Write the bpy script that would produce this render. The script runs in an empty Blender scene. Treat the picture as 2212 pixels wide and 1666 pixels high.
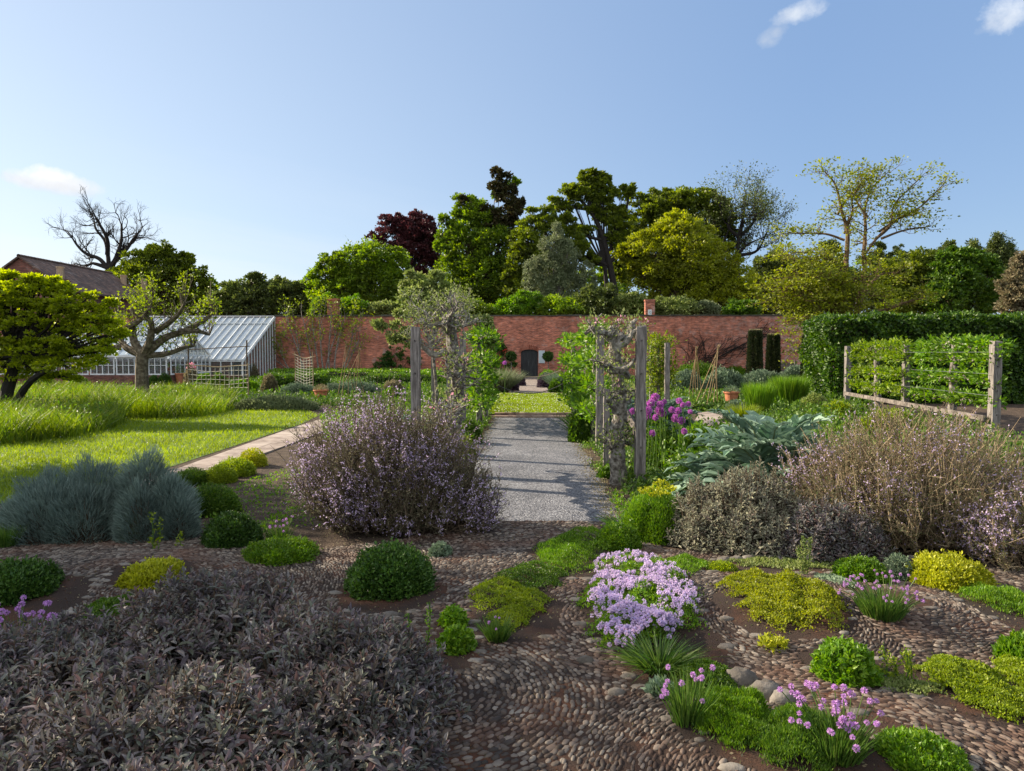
import bpy, math, random
import numpy as np
from mathutils import Vector
R = math.radians
sc = bpy.context.scene
# ------------------------------------------------------------------ camera, sky, sun, exposure
FPX, CPX, CPY, EYE = 1537.0, 1106.0, 833.0, 1.83      # photo measured at 2212 x 1666
PITCH, YAW = math.atan(70 / FPX), math.atan(37 / FPX)
cam = bpy.data.cameras.new('camera'); co = bpy.data.objects.new('camera', cam)
sc.collection.objects.link(co); sc.camera = co
cam.sensor_width = 36; cam.lens = FPX / 2212 * 36; cam.clip_end = 3000; cam.clip_start = .05
co.location = (0, 0, EYE); co.rotation_euler = (R(90) - PITCH, 0, YAW)
SKY_G0, SKY_MIX, FILL_CLOUD = .0, .18, .85
SKY_TOP, SKY_LOW, SKY_GLOW = (.092, .148, .255), (.125, .180, .262), (.300, .328, .345)
SUN_EL, SUN_DIR2 = R(29), Vector((-.93, .33)).normalized()
w = bpy.data.worlds.new('World'); sc.world = w; w.use_nodes = True
nt = w.node_tree; N = nt.nodes; LK = nt.links; N.clear()
def wn(t, **k):
    n = N.new(t)
    for a, b in k.items(): setattr(n, a, b)
    return n
sky = wn('ShaderNodeTexSky', sky_type='NISHITA', sun_disc=False, sun_elevation=SUN_EL,
         sun_rotation=math.atan2(SUN_DIR2.x, SUN_DIR2.y), air_density=1.0, dust_density=.6, ozone_density=1.6, altitude=60)
bg = wn('ShaderNodeBackground'); bg.inputs['Strength'].default_value = .14
wo = wn('ShaderNodeOutputWorld'); tc = wn('ShaderNodeTexCoord')
def ray(px, py):
    v = Vector(((px - CPX) / FPX, (CPY - py) / FPX, -1)); v.rotate(co.rotation_euler); return v
cur = sky.outputs[0]
def wmath(op, a, b=None, c=None, clamp=False):
    n = wn('ShaderNodeMath', operation=op, use_clamp=clamp)
    for i, x in enumerate((a, b, c)):
        if x is None: continue
        if hasattr(x, 'default_value'): LK.new(x, n.inputs[i])
        else: n.inputs[i].default_value = x
    return n.outputs[0]
def cloud(px, py, rw, rh, amount, ns, col=(8.6, 8.7, 9.0), tilt=0., soft=.5, iso=True, namp=2.6):
    d = ray(px, py).normalized(); right = Vector((d.y, -d.x, 0)).normalized(); up = right.cross(d)
    r2 = right * math.cos(tilt) + up * math.sin(tilt); u2 = up * math.cos(tilt) - right * math.sin(tilt)
    def dot(v, s):
        n = wn('ShaderNodeVectorMath', operation='DOT_PRODUCT'); LK.new(tc.outputs['Generated'], n.inputs[0]); n.inputs[1].default_value = v * s
        return n.outputs['Value']
    u = dot(r2, FPX / rw); v = dot(u2, FPX / rh); f = dot(d, 1)
    cmb = wn('ShaderNodeCombineXYZ'); LK.new(wmath('MULTIPLY', u, rw / 45 if iso else 1.), cmb.inputs[0]); LK.new(wmath('MULTIPLY', v, rh / 45 if iso else 1.), cmb.inputs[1]); cmb.inputs[2].default_value = px * .01
    nz = wn('ShaderNodeTexNoise'); nz.inputs['Scale'].default_value = ns; nz.inputs['Detail'].default_value = 8; nz.inputs['Roughness'].default_value = .62
    LK.new(cmb.outputs[0], nz.inputs['Vector'])
    e = wmath('ADD', wmath('MULTIPLY', u, u), wmath('MULTIPLY', v, v))
    m = wmath('SUBTRACT', 1.0, e)
    m = wmath('ADD', m, wmath('MULTIPLY', wmath('SUBTRACT', nz.outputs[0], .5), namp))
    m = wmath('MULTIPLY', m, soft, clamp=True)
    m = wmath('MULTIPLY', m, wmath('GREATER_THAN', f, .3))
    m = wmath('MULTIPLY', m, wmath('MULTIPLY', wmath('SUBTRACT', 3.2, e), .6, clamp=True))
    m = wmath('MULTIPLY', m, amount)
    mx = wn('ShaderNodeMix', data_type='RGBA'); LK.new(m, mx.inputs[0]); LK.new(CUR[0], mx.inputs[6]); mx.inputs[7].default_value = (*col, 1)
    CUR[0] = mx.outputs[2]
def vdot(v, s=1.0):
    n = wn('ShaderNodeVectorMath', operation='DOT_PRODUCT'); LK.new(tc.outputs['Generated'], n.inputs[0]); n.inputs[1].default_value = Vector(v) * s; return n.outputs['Value']
# the open sky: blue overhead and to the right, paling toward the sun's side and the horizon, over a share of the physical sky
zz = wmath('MAXIMUM', vdot((0, 0, 1)), 0.0); sd_ = vdot(Vector((SUN_DIR2.x, SUN_DIR2.y, .12)).normalized())
glow = wmath('POWER', wmath('MULTIPLY', wmath('SUBTRACT', sd_, SKY_G0), 1 / (1 - SKY_G0), clamp=True), 1.25)
glow = wmath('MULTIPLY', glow, wmath('SUBTRACT', 1.0, wmath('MULTIPLY', zz, .75)), clamp=True)
low = wmath('POWER', wmath('SUBTRACT', 1.0, zz, clamp=True), 5.0)
def cmix(f, a, b):
    mx = wn('ShaderNodeMix', data_type='RGBA'); 
    if hasattr(f, 'default_value'): LK.new(f, mx.inputs[0])
    else: mx.inputs[0].default_value = f
    for i, x in ((6, a), (7, b)):
        if hasattr(x, 'default_value'): LK.new(x, mx.inputs[i])
        else: mx.inputs[i].default_value = (*[q / .14 for q in x], 1)
    return mx.outputs[2]
grad = cmix(low, SKY_TOP, SKY_LOW); grad = cmix(glow, grad, SKY_GLOW)
# unseen broken white cloud added overhead and behind the viewpoint as neutral front fill
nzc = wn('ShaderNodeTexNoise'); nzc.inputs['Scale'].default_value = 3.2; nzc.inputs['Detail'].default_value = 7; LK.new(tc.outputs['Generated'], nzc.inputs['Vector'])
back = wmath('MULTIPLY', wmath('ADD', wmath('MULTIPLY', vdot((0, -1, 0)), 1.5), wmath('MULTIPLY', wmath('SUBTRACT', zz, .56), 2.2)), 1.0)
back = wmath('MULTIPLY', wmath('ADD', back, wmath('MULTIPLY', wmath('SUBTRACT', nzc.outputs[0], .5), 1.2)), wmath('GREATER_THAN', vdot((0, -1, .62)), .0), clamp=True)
grad = cmix(wmath('MULTIPLY', back, FILL_CLOUD), grad, (.74, .73, .70))
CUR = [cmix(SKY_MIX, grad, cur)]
# pale veil low on the left, then the clouds themselves
cloud(300, 620, 900, 150, .5, 1.2, (2.6, 2.75, 2.95), -.08, .35, False)
cloud(560, 520, 420, 40, .22, 1.6, (2.7, 2.8, 3.0), -.12, .5, False)
for q in ((60, 388, 42, 17, .8, 2.95), (96, 381, 34, 22, .95, 3.2), (132, 392, 46, 22, .95, 3.1), (176, 402, 42, 15, .8, 2.8), (105, 402, 80, 14, .6, 2.5)):
    cloud(*q[:4], q[4], 2.6, (q[5] * .98, q[5], q[5] * 1.04), -.12, 1.0, True, 1.7)
for q in ((1735, 24, 44, 20, .75, 2.7), (1700, 34, 34, 14, .55, 2.5), (1662, 82, 26, 18, .4, 2.3), (1680, 62, 22, 14, .25, 2.2), (2190, 20, 50, 34, .8, 2.8), (2160, 48, 36, 18, .45, 2.4)):
    cloud(*q[:4], q[4], 2.4, (q[5] * .93, q[5], q[5] * 1.1), .15, .8, True, 1.9)
cloud(700, 430, 520, 60, .10, 1.4, (2.5, 2.7, 3.0), -.15, .6, False)
cloud(200, 560, 520, 34, .28, 2.2, (2.9, 3.0, 3.1), -.05, .6, False)
hs = wn('ShaderNodeHueSaturation'); hs.inputs['Saturation'].default_value = 1.0; hs.inputs['Value'].default_value = 1.0
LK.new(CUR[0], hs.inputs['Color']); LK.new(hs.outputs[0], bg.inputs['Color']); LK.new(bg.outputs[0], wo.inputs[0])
sl = bpy.data.lights.new('sun', 'SUN'); sl.energy = 5.0; sl.angle = R(.55); sl.color = (1, .86, .66)
so = bpy.data.objects.new('sun', sl); sc.collection.objects.link(so)
TOSUN = Vector((SUN_DIR2.x * math.cos(SUN_EL), SUN_DIR2.y * math.cos(SUN_EL), math.sin(SUN_EL)))
so.rotation_euler = (-TOSUN).to_track_quat('-Z', 'Y').to_euler()
sc.view_settings.view_transform = 'Standard'; sc.view_settings.look = 'None'
sc.view_settings.exposure = 1.28; sc.view_settings.gamma = 1
sc.cycles.max_bounces = 6; sc.cycles.transparent_max_bounces = 16; sc.cycles.caustics_reflective = False; sc.cycles.caustics_refractive = False

# ------------------------------------------------------------------ helpers
rng = np.random.default_rng(7); rnd = random.Random(5)
def gp(px, py, z=0.):
    d = ray(px, py); t = (z - EYE) / d.z; return np.array((d.x * t, d.y * t, z))
def at(px, py, Y):
    d = ray(px, py); t = Y / d.y; return np.array((d.x * t, Y, EYE + d.z * t))
def S(Y): return FPX / Y            # photo pixels per metre at distance Y
def nrm(a): return a / np.maximum(np.linalg.norm(a, axis=-1, keepdims=True), 1e-9)
def rdir(n): return nrm(rng.normal(size=(n, 3)))
BUMPS = [(gp(1660, 1330), 1.0, .7, .13), (gp(1980, 1370), 1.0, .8, .10), (gp(250, 1250), .9, .7, .10), (gp(1180, 1230), .6, .6, .05), (gp(1850, 1580), .8, .6, .08)]
def gh(x, y):
    z = 0 * x
    for c, a, b, h in BUMPS: z = z + h * np.exp(-((x - c[0]) / a) ** 2 - ((y - c[1]) / b) ** 2)
    return z * np.clip((7.3 - y) / 1.0, 0, 1)
class M:
    """collects vertices and faces with a material slot, then links ONE mesh object"""
    def __init__(s): s.V = []; s.F = []; s.n = 0
    def add(s, V, F, slot=0):
        V = np.asarray(V, float).reshape(-1, 3); F = np.asarray(F, int)
        s.V.append(V); s.F.append((F + s.n, slot)); s.n += len(V); return s
    def data(s, name, mats, smooth=False):
        me = bpy.data.meshes.new(name); V = np.concatenate(s.V) if s.V else np.zeros((0, 3))
        me.vertices.add(len(V)); me.vertices.foreach_set('co', V.ravel())
        li = np.concatenate([f.ravel() for f, _ in s.F]); tot = np.concatenate([np.full(len(f), f.shape[1]) for f, _ in s.F])
        mi = np.concatenate([np.full(len(f), k) for f, k in s.F])
        me.loops.add(len(li)); me.loops.foreach_set('vertex_index', li.astype(np.int32))
        me.polygons.add(len(tot)); me.polygons.foreach_set('loop_start', np.concatenate([[0], np.cumsum(tot)[:-1]]).astype(np.int32))
        me.polygons.foreach_set('material_index', mi.astype(np.int32))
        me.polygons.foreach_set('use_smooth', np.full(len(tot), smooth))
        me.update(calc_edges=True)
        for m in (mats if isinstance(mats, (list, tuple)) else [mats]): me.materials.append(m)
        return me
    def obj(s, name, mats, parent=None, smooth=False):
        o = bpy.data.objects.new(name, s.data(name, mats, smooth)); sc.collection.objects.link(o)
        if parent is not None:
            o.parent = parent; o.location = tuple(-np.array(parent.location))
        return o
def tag(o, label=None, cat=None, group=None, kind=None):
    for k, v in (('label', label), ('category', cat), ('group', group), ('kind', kind)):
        if v: o[k] = v
    return o
def thing(name, label, cat, loc=(0, 0, 0), group=None):
    o = bpy.data.objects.new(name, None); sc.collection.objects.link(o); o.location = tuple(loc); o.empty_display_size = .1
    return tag(o, label, cat, group)
def child(o, name, me, loc, rz=0, s=1):      # an instance of shared mesh data as a child (world loc; parent unrotated)
    c = bpy.data.objects.new(name, me); sc.collection.objects.link(c); c.parent = o
    c.location = tuple(np.array(loc) - np.array(o.location)); c.rotation_euler = (0, 0, rz); c.scale = (s, s, s); return c
def box(m, a, b, slot=0, rz=0., piv=None):
    x0, y0, z0 = a; x1, y1, z1 = b
    V = np.array([(x0, y0, z0), (x1, y0, z0), (x1, y1, z0), (x0, y1, z0), (x0, y0, z1), (x1, y0, z1), (x1, y1, z1), (x0, y1, z1)], float)
    if rz:
        c = np.array(piv if piv is not None else ((x0 + x1) / 2, (y0 + y1) / 2, 0)); q = V - c
        V = np.stack([q[:, 0] * math.cos(rz) - q[:, 1] * math.sin(rz), q[:, 0] * math.sin(rz) + q[:, 1] * math.cos(rz), q[:, 2]], 1) + c
    m.add(V, [(0, 3, 2, 1), (4, 5, 6, 7), (0, 1, 5, 4), (1, 2, 6, 5), (2, 3, 7, 6), (3, 0, 4, 7)], slot)
def poly(m, P, z=None, slot=0):
    P = np.array(P, float)
    if P.shape[1] == 2: P = np.c_[P, np.full(len(P), z)]
    m.add(P, [tuple(range(len(P)))], slot)
def prism(m, P, d, slot=0):                   # planar polygon extruded by vector d
    P = np.array(P, float); n = len(P); Q = P + np.array(d)
    m.add(np.r_[P, Q], [(i, (i + 1) % n, (i + 1) % n + n, i + n) for i in range(n)], slot)
    m.add(P[::-1], [tuple(range(n))], slot); m.add(Q, [tuple(range(n))], slot)
def segs(m, A, B, ra, rb, n=6, slot=0):       # many tapered tubes at once
    A = np.asarray(A, float).reshape(-1, 3); B = np.asarray(B, float).reshape(-1, 3); k = len(A)
    ra = np.broadcast_to(ra, k); rb = np.broadcast_to(rb, k)
    d = nrm(B - A); h = np.where(np.abs(d[:, 2:3]) < .9, np.array([[0, 0, 1.]]), np.array([[1., 0, 0]]))
    u = nrm(np.cross(d, h)); v = np.cross(d, u); t = np.arange(n) * 2 * np.pi / n
    ring = u[:, None] * np.cos(t)[None, :, None] + v[:, None] * np.sin(t)[None, :, None]
    V = np.concatenate([A[:, None] + ring * ra[:, None, None], B[:, None] + ring * rb[:, None, None]], 1).reshape(-1, 3)
    i = np.arange(n); q = np.stack([i, (i + 1) % n, (i + 1) % n + n, i + n], 1)
    m.add(V, (q[None] + (np.arange(k) * 2 * n)[:, None, None]).reshape(-1, 4), slot)
def tube(m, P, r, n=7, slot=0, cap=True):     # one continuous tube through points
    P = np.array(P, float); k = len(P); r = np.broadcast_to(r, k)
    T = np.gradient(P, axis=0); T = nrm(T); V = []
    ref = np.array((.3, .2, 1.)) if abs(T[0][2]) < .9 else np.array((1., .1, 0))
    for p, t, rr in zip(P, T, r):
        u = nrm(np.cross(t, ref)); v = np.cross(t, u); a = np.arange(n) * 2 * np.pi / n
        V.append(p + rr * (u * np.cos(a)[:, None] + v * np.sin(a)[:, None]))
    F = [(j * n + i, j * n + (i + 1) % n, (j + 1) * n + (i + 1) % n, (j + 1) * n + i) for j in range(k - 1) for i in range(n)]
    V = np.concatenate(V); m.add(V, F, slot)
    if cap: m.add(V[-n:], [tuple(range(n))], slot)
def curve(P, k):                              # Catmull-Rom resample
    P = np.array(P, float); n = len(P)
    if n < 3: return P[0] + (P[-1] - P[0]) * np.linspace(0, 1, k)[:, None]
    Q = np.r_[[2 * P[0] - P[1]], P, [2 * P[-1] - P[-2]]]; out = []
    for t in np.linspace(0, n - 1 - 1e-6, k):
        i = int(t); f = t - i; a, b, c, d = Q[i:i + 4]
        out.append(.5 * (2 * b + (c - a) * f + (2 * a - 5 * b + 4 * c - d) * f * f + (3 * b - a - 3 * c + d) * f ** 3))
    return np.array(out)
def leaves(m, P, D, L, W, kind='d', fold=.25, slot=0, side=None, mid=.45):
    """leaf faces: 'd' diamond (1 quad), 'f' folded along its vein (2 quads), 'o' oval folded leaf (4 quads)"""
    n = len(P); L = np.broadcast_to(L, n)[:, None]; W = np.broadcast_to(W, n)[:, None]
    Sd = nrm(np.cross(D, rdir(n) if side is None else side)); Nn = np.cross(Sd, D); k = np.arange(n)[:, None]
    if kind == 'd':
        V = np.stack([P, P + D * L * mid + Sd * W / 2, P + D * L, P + D * L * mid - Sd * W / 2], 1)
        m.add(V, np.array([[0, 1, 2, 3]]) + k * 4, slot)
    elif kind == 'f':
        V = np.stack([P, P + D * L * mid + Sd * W / 2 + Nn * W * fold, P + D * L - Nn * L * .12, P + D * L * mid - Sd * W / 2 + Nn * W * fold, P + D * L * mid], 1)
        m.add(V, (np.array([[0, 1, 2, 4], [0, 4, 2, 3]])[None] + (k * 5)[:, :, None]).reshape(-1, 4), slot)
    else:
        a = P + D * L * .3; b = P + D * L * .7 - Nn * L * .05; t = P + D * L - Nn * L * .16; w1 = Sd * W * .46; w2 = Sd * W * .40; f = Nn * W * fold
        V = np.stack([P, a + w1 + f, b + w2 + f, t, b - w2 + f, a - w1 + f, a, b], 1)
        q = np.array([[0, 1, 6, 6], [0, 6, 5, 5], [1, 2, 7, 6], [6, 7, 4, 5], [2, 3, 7, 7], [7, 3, 4, 4]])
        m.add(V, (q[[2, 3]][None] + (k * 8)[:, :, None]).reshape(-1, 4), slot)
        m.F.append((((np.array([[0, 1, 6], [0, 6, 5], [2, 3, 7], [7, 3, 4]])[None] + (k * 8)[:, :, None]).reshape(-1, 3)) + m.n - n * 8, slot))
def blades(m, P, D, L, W, bend, ns=3, slot=0, taper=1.):
    """grass-like strips, D the start direction, bend a vector added as t^2"""
    n = len(P); L = np.broadcast_to(L, n)[:, None]; W = np.broadcast_to(W, n)[:, None]
    Sd = nrm(np.cross(D, rdir(n))); rows = []
    for i in range(ns):
        t = i / ns; c = P + D * L * t + bend * t * t; wd = W / 2 * (1 - taper * t * t * .8)
        rows += [c - Sd * wd, c + Sd * wd]
    rows.append(P + D * L + bend); V = np.stack(rows, 1); nv = 2 * ns + 1; k = np.arange(n)[:, None]
    q = np.array([[2 * i, 2 * i + 1, 2 * i + 3, 2 * i + 2] for i in range(ns - 1)])
    if len(q): m.add(V, (q[None] + (k * nv)[:, :, None]).reshape(-1, 4), slot); base = m.n - n * nv
    else: m.add(V, np.zeros((0, 4), int), slot); base = m.n - n * nv
    m.F.append((np.array([[2 * ns - 2, 2 * ns - 1, 2 * ns]]) + k * nv + base, slot))
def inpoly(x, y, P):
    P = np.array(P)[:, :2]; c = np.zeros(len(x), bool); j = len(P) - 1
    for i in range(len(P)):
        a, b = P[i], P[j]
        c ^= ((a[1] > y) != (b[1] > y)) & (x < (b[0] - a[0]) * (y - a[1]) / (b[1] - a[1] + 1e-12) + a[0]); j = i
    return c
def scatter(P, n, near=0.):                   # n points in polygon; near>0 thins with distance
    P = np.array(P)[:, :2]; lo, hi = P.min(0), P.max(0); out = []
    tot = 0
    for _ in range(400):
        q = lo + (hi - lo) * rng.random((n, 2)); k = inpoly(q[:, 0], q[:, 1], P)
        if near: k &= rng.random(n) < (max(lo[1], 1.) / q[:, 1]) ** near
        out.append(q[k]); tot += k.sum()
        if tot >= n: break
    return np.concatenate(out)[:n]

# ------------------------------------------------------------------ materials
def mat(name):
    m = bpy.data.materials.new(name); m.use_nodes = True; return m, m.node_tree, m.node_tree.nodes['Principled BSDF'], m.node_tree.nodes['Material Output']
def ramp(t, cols, pos=None):
    r = t.nodes.new('ShaderNodeValToRGB'); e = r.color_ramp.elements; k = len(cols)
    while len(e) < k: e.new(.5)
    for i, c in enumerate(cols): e[i].position = (i / (k - 1) if pos is None else pos[i]) if k > 1 else 0; e[i].color = (*c, 1)
    return r
def leafm(name, cols, trans=.35, rough=.5, var=.35, vs=1.2, spec=.35, tcol=1.25):
    m, t, b, out = mat(name); g = t.nodes.new('ShaderNodeNewGeometry'); r = ramp(t, cols); t.links.new(g.outputs['Random Per Island'], r.inputs[0])
    tcx = t.nodes.new('ShaderNodeTexCoord'); nz = t.nodes.new('ShaderNodeTexNoise'); nz.inputs['Scale'].default_value = vs; nz.inputs['Detail'].default_value = 3
    t.links.new(tcx.outputs['Object'], nz.inputs['Vector'])
    mr = t.nodes.new('ShaderNodeMapRange'); mr.inputs[1].default_value = .3; mr.inputs[2].default_value = .7; mr.inputs[3].default_value = 1 - var; mr.inputs[4].default_value = 1 + var
    t.links.new(nz.outputs[0], mr.inputs[0]); h = t.nodes.new('ShaderNodeHueSaturation'); t.links.new(r.outputs[0], h.inputs['Color']); t.links.new(mr.outputs[0], h.inputs['Value'])
    t.links.new(h.outputs[0], b.inputs['Base Color']); b.inputs['Roughness'].default_value = rough; b.inputs['Specular IOR Level'].default_value = spec
    if trans > 0:
        tr = t.nodes.new('ShaderNodeBsdfTranslucent'); h2 = t.nodes.new('ShaderNodeHueSaturation'); h2.inputs['Value'].default_value = tcol; h2.inputs['Saturation'].default_value = 1.1
        t.links.new(h.outputs[0], h2.inputs['Color']); t.links.new(h2.outputs[0], tr.inputs[0])
        mx = t.nodes.new('ShaderNodeMixShader'); mx.inputs[0].default_value = trans
        t.links.new(b.outputs[0], mx.inputs[1]); t.links.new(tr.outputs[0], mx.inputs[2]); t.links.new(mx.outputs[0], out.inputs[0])
    return m
def noisem(name, cols, scale=5., rough=.8, bump=.3, stretch=(1, 1, 1), detail=8, pos=None, island=0., bscale=None, bdist=.02, spec=.3, metallic=0.):
    m, t, b, out = mat(name); tcx = t.nodes.new('ShaderNodeTexCoord'); mp = t.nodes.new('ShaderNodeMapping'); mp.inputs['Scale'].default_value = stretch
    t.links.new(tcx.outputs['Object'], mp.inputs[0]); nz = t.nodes.new('ShaderNodeTexNoise'); nz.inputs['Scale'].default_value = scale; nz.inputs['Detail'].default_value = detail; nz.inputs['Roughness'].default_value = .62
    t.links.new(mp.outputs[0], nz.inputs['Vector']); r = ramp(t, cols, pos if pos else list(np.linspace(.3, .7, len(cols))))
    src = nz.outputs[0]
    if island:
        g = t.nodes.new('ShaderNodeNewGeometry'); a = t.nodes.new('ShaderNodeMath'); a.operation = 'MULTIPLY_ADD'; t.links.new(g.outputs['Random Per Island'], a.inputs[0]); a.inputs[1].default_value = island; 
        s = t.nodes.new('ShaderNodeMath'); s.operation = 'SUBTRACT'; t.links.new(nz.outputs[0], s.inputs[0]); s.inputs[1].default_value = island / 2; t.links.new(s.outputs[0], a.inputs[2]); src = a.outputs[0]
    t.links.new(src, r.inputs[0]); t.links.new(r.outputs[0], b.inputs['Base Color'])
    b.inputs['Roughness'].default_value = rough; b.inputs['Specular IOR Level'].default_value = spec; b.inputs['Metallic'].default_value = metallic
    if bump:
        nb = t.nodes.new('ShaderNodeTexNoise'); nb.inputs['Scale'].default_value = bscale or scale * 3; nb.inputs['Detail'].default_value = 6; t.links.new(mp.outputs[0], nb.inputs['Vector'])
        bm = t.nodes.new('ShaderNodeBump'); bm.inputs['Strength'].default_value = bump; bm.inputs['Distance'].default_value = bdist; t.links.new(nb.outputs[0], bm.inputs['Height']); t.links.new(bm.outputs[0], b.inputs['Normal'])
    return m
def brickm(name, c1, c2, mortar, sc_=1., horizontal='x', pale=.0, bw=.225, bh=.075):
    m, t, b, out = mat(name); tcx = t.nodes.new('ShaderNodeTexCoord'); sp = t.nodes.new('ShaderNodeSeparateXYZ'); t.links.new(tcx.outputs['Object'], sp.inputs[0])
    cb = t.nodes.new('ShaderNodeCombineXYZ')
    if horizontal == 'x': t.links.new(sp.outputs[0], cb.inputs[0])
    elif horizontal == 'y': t.links.new(sp.outputs[1], cb.inputs[0])
    else:
        a = t.nodes.new('ShaderNodeMath'); a.operation = 'ADD'; t.links.new(sp.outputs[0], a.inputs[0]); t.links.new(sp.outputs[1], a.inputs[1]); t.links.new(a.outputs[0], cb.inputs[0])
    t.links.new(sp.outputs[2], cb.inputs[1]); br = t.nodes.new('ShaderNodeTexBrick'); br.inputs['Scale'].default_value = 1 / sc_
    br.inputs['Brick Width'].default_value = bw; br.inputs['Row Height'].default_value = bh; br.inputs['Mortar Size'].default_value = .008; br.inputs['Mortar Smooth'].default_value = .3
    br.inputs['Color1'].default_value = (*c1, 1); br.inputs['Color2'].default_value = (*c2, 1); br.inputs['Mortar'].default_value = (*mortar, 1); br.inputs['Bias'].default_value = -.1
    t.links.new(cb.outputs[0], br.inputs[0])
    def nz(scale, detail, lo, hi, a, bb):
        n = t.nodes.new('ShaderNodeTexNoise'); n.inputs['Scale'].default_value = scale; n.inputs['Detail'].default_value = detail; n.inputs['Roughness'].default_value = .65; t.links.new(cb.outputs[0], n.inputs['Vector'])
        r = t.nodes.new('ShaderNodeMapRange'); r.inputs[1].default_value = lo; r.inputs[2].default_value = hi; r.inputs[3].default_value = a; r.inputs[4].default_value = bb; t.links.new(n.outputs[0], r.inputs[0]); return r.outputs[0]
    h = t.nodes.new('ShaderNodeHueSaturation'); t.links.new(br.outputs[0], h.inputs['Color']); 
    c2_ = t.nodes.new('ShaderNodeMapping'); c2_.inputs['Scale'].default_value = (2.6, 9, 1); t.links.new(cb.outputs[0], c2_.inputs[0]); n2 = t.nodes.new('ShaderNodeTexNoise'); n2.inputs['Scale'].default_value = 1.; n2.inputs['Detail'].default_value = 2; t.links.new(c2_.outputs[0], n2.inputs['Vector'])
    r2 = t.nodes.new('ShaderNodeMapRange'); r2.inputs[1].default_value = .33; r2.inputs[2].default_value = .67; r2.inputs[3].default_value = .62; r2.inputs[4].default_value = 1.4; t.links.new(n2.outputs[0], r2.inputs[0])
    m2 = t.nodes.new('ShaderNodeMath'); m2.operation = 'MULTIPLY'; t.links.new(r2.outputs[0], m2.inputs[0]); t.links.new(nz(.9, 9, .32, .68, .62, 1.4), m2.inputs[1]); t.links.new(m2.outputs[0], h.inputs['Value'])
    mx = t.nodes.new('ShaderNodeMix'); mx.data_type = 'RGBA'; t.links.new(h.outputs[0], mx.inputs[6]); mx.inputs[7].default_value = (.42, .36, .33, 1)
    fac = nz(1.3, 12, .56, .70, 0, .5)
    if pale:       # lime bloom grows stronger towards one end of the wall
        a = t.nodes.new('ShaderNodeMapRange'); a.inputs[1].default_value = 12; a.inputs[2].default_value = 22; a.inputs[3].default_value = 0; a.inputs[4].default_value = pale; t.links.new(sp.outputs[0], a.inputs[0])
        mu = t.nodes.new('ShaderNodeMath'); mu.operation = 'MULTIPLY'; t.links.new(a.outputs[0], mu.inputs[0]); t.links.new(nz(2.6, 10, .44, .6, 0, 1), mu.inputs[1])
        ad = t.nodes.new('ShaderNodeMath'); ad.operation = 'MAXIMUM'; t.links.new(mu.outputs[0], ad.inputs[0]); t.links.new(fac, ad.inputs[1]); fac = ad.outputs[0]
    t.links.new(fac, mx.inputs[0]); t.links.new(mx.outputs[2], b.inputs['Base Color']); b.inputs['Roughness'].default_value = .9
    bm = t.nodes.new('ShaderNodeBump'); bm.inputs['Strength'].default_value = .5; bm.inputs['Distance'].default_value = .01; t.links.new(br.outputs['Fac'], bm.inputs['Height']); bm.invert = True; t.links.new(bm.outputs[0], b.inputs['Normal'])
    return m
def mossover(m, col, scale=1.4, lo=.52, hi=.66, amt=.8):
    t = m.node_tree; b = t.nodes['Principled BSDF']; src = b.inputs['Base Color'].links[0].from_socket; tcx = t.nodes.new('ShaderNodeTexCoord'); n = t.nodes.new('ShaderNodeTexNoise'); n.inputs['Scale'].default_value = scale; n.inputs['Detail'].default_value = 9; n.inputs['Roughness'].default_value = .7
    t.links.new(tcx.outputs['Object'], n.inputs['Vector']); r = t.nodes.new('ShaderNodeMapRange'); r.inputs[1].default_value = lo; r.inputs[2].default_value = hi; r.inputs[4].default_value = amt; t.links.new(n.outputs[0], r.inputs[0])
    mx = t.nodes.new('ShaderNodeMix'); mx.data_type = 'RGBA'; t.links.new(r.outputs[0], mx.inputs[0]); t.links.new(src, mx.inputs[6]); mx.inputs[7].default_value = (*col, 1); t.links.new(mx.outputs[2], b.inputs['Base Color']); return m
def flat(name, c, rough=.6, metallic=0., spec=.4):
    m, t, b, out = mat(name); b.inputs['Base Color'].default_value = (*c, 1); b.inputs['Roughness'].default_value = rough; b.inputs['Metallic'].default_value = metallic; b.inputs['Specular IOR Level'].default_value = spec; return m
def gravelm(name, cols, sc_=70, rough=.85):
    m, t, b, out = mat(name); tcx = t.nodes.new('ShaderNodeTexCoord'); v = t.nodes.new('ShaderNodeTexVoronoi'); v.inputs['Scale'].default_value = sc_; t.links.new(tcx.outputs['Object'], v.inputs['Vector'])
    sp = t.nodes.new('ShaderNodeSeparateColor'); t.links.new(v.outputs['Color'], sp.inputs[0]); r = ramp(t, cols); 
    nz = t.nodes.new('ShaderNodeTexNoise'); nz.inputs['Scale'].default_value = 1.6; nz.inputs['Detail'].default_value = 6; t.links.new(tcx.outputs['Object'], nz.inputs['Vector'])
    a = t.nodes.new('ShaderNodeMath'); a.operation = 'MULTIPLY_ADD'; t.links.new(nz.outputs[0], a.inputs[0]); a.inputs[1].default_value = .7; s = t.nodes.new('ShaderNodeMath'); s.operation = 'SUBTRACT'; t.links.new(sp.outputs[0], s.inputs[0]); s.inputs[1].default_value = .35
    t.links.new(s.outputs[0], a.inputs[2]); t.links.new(a.outputs[0], r.inputs[0]); t.links.new(r.outputs[0], b.inputs['Base Color']); b.inputs['Roughness'].default_value = rough
    bm = t.nodes.new('ShaderNodeBump'); bm.inputs['Strength'].default_value = .9; bm.inputs['Distance'].default_value = .012; bm.invert = True; t.links.new(v.outputs['Distance'], bm.inputs['Height']); t.links.new(bm.outputs[0], b.inputs['Normal'])
    return m
MT = {}
MT['soil'] = noisem('soil', [(.022, .014, .009), (.055, .036, .024), (.10, .072, .05)], 6, .95, .9, bscale=45, bdist=.03)
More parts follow.
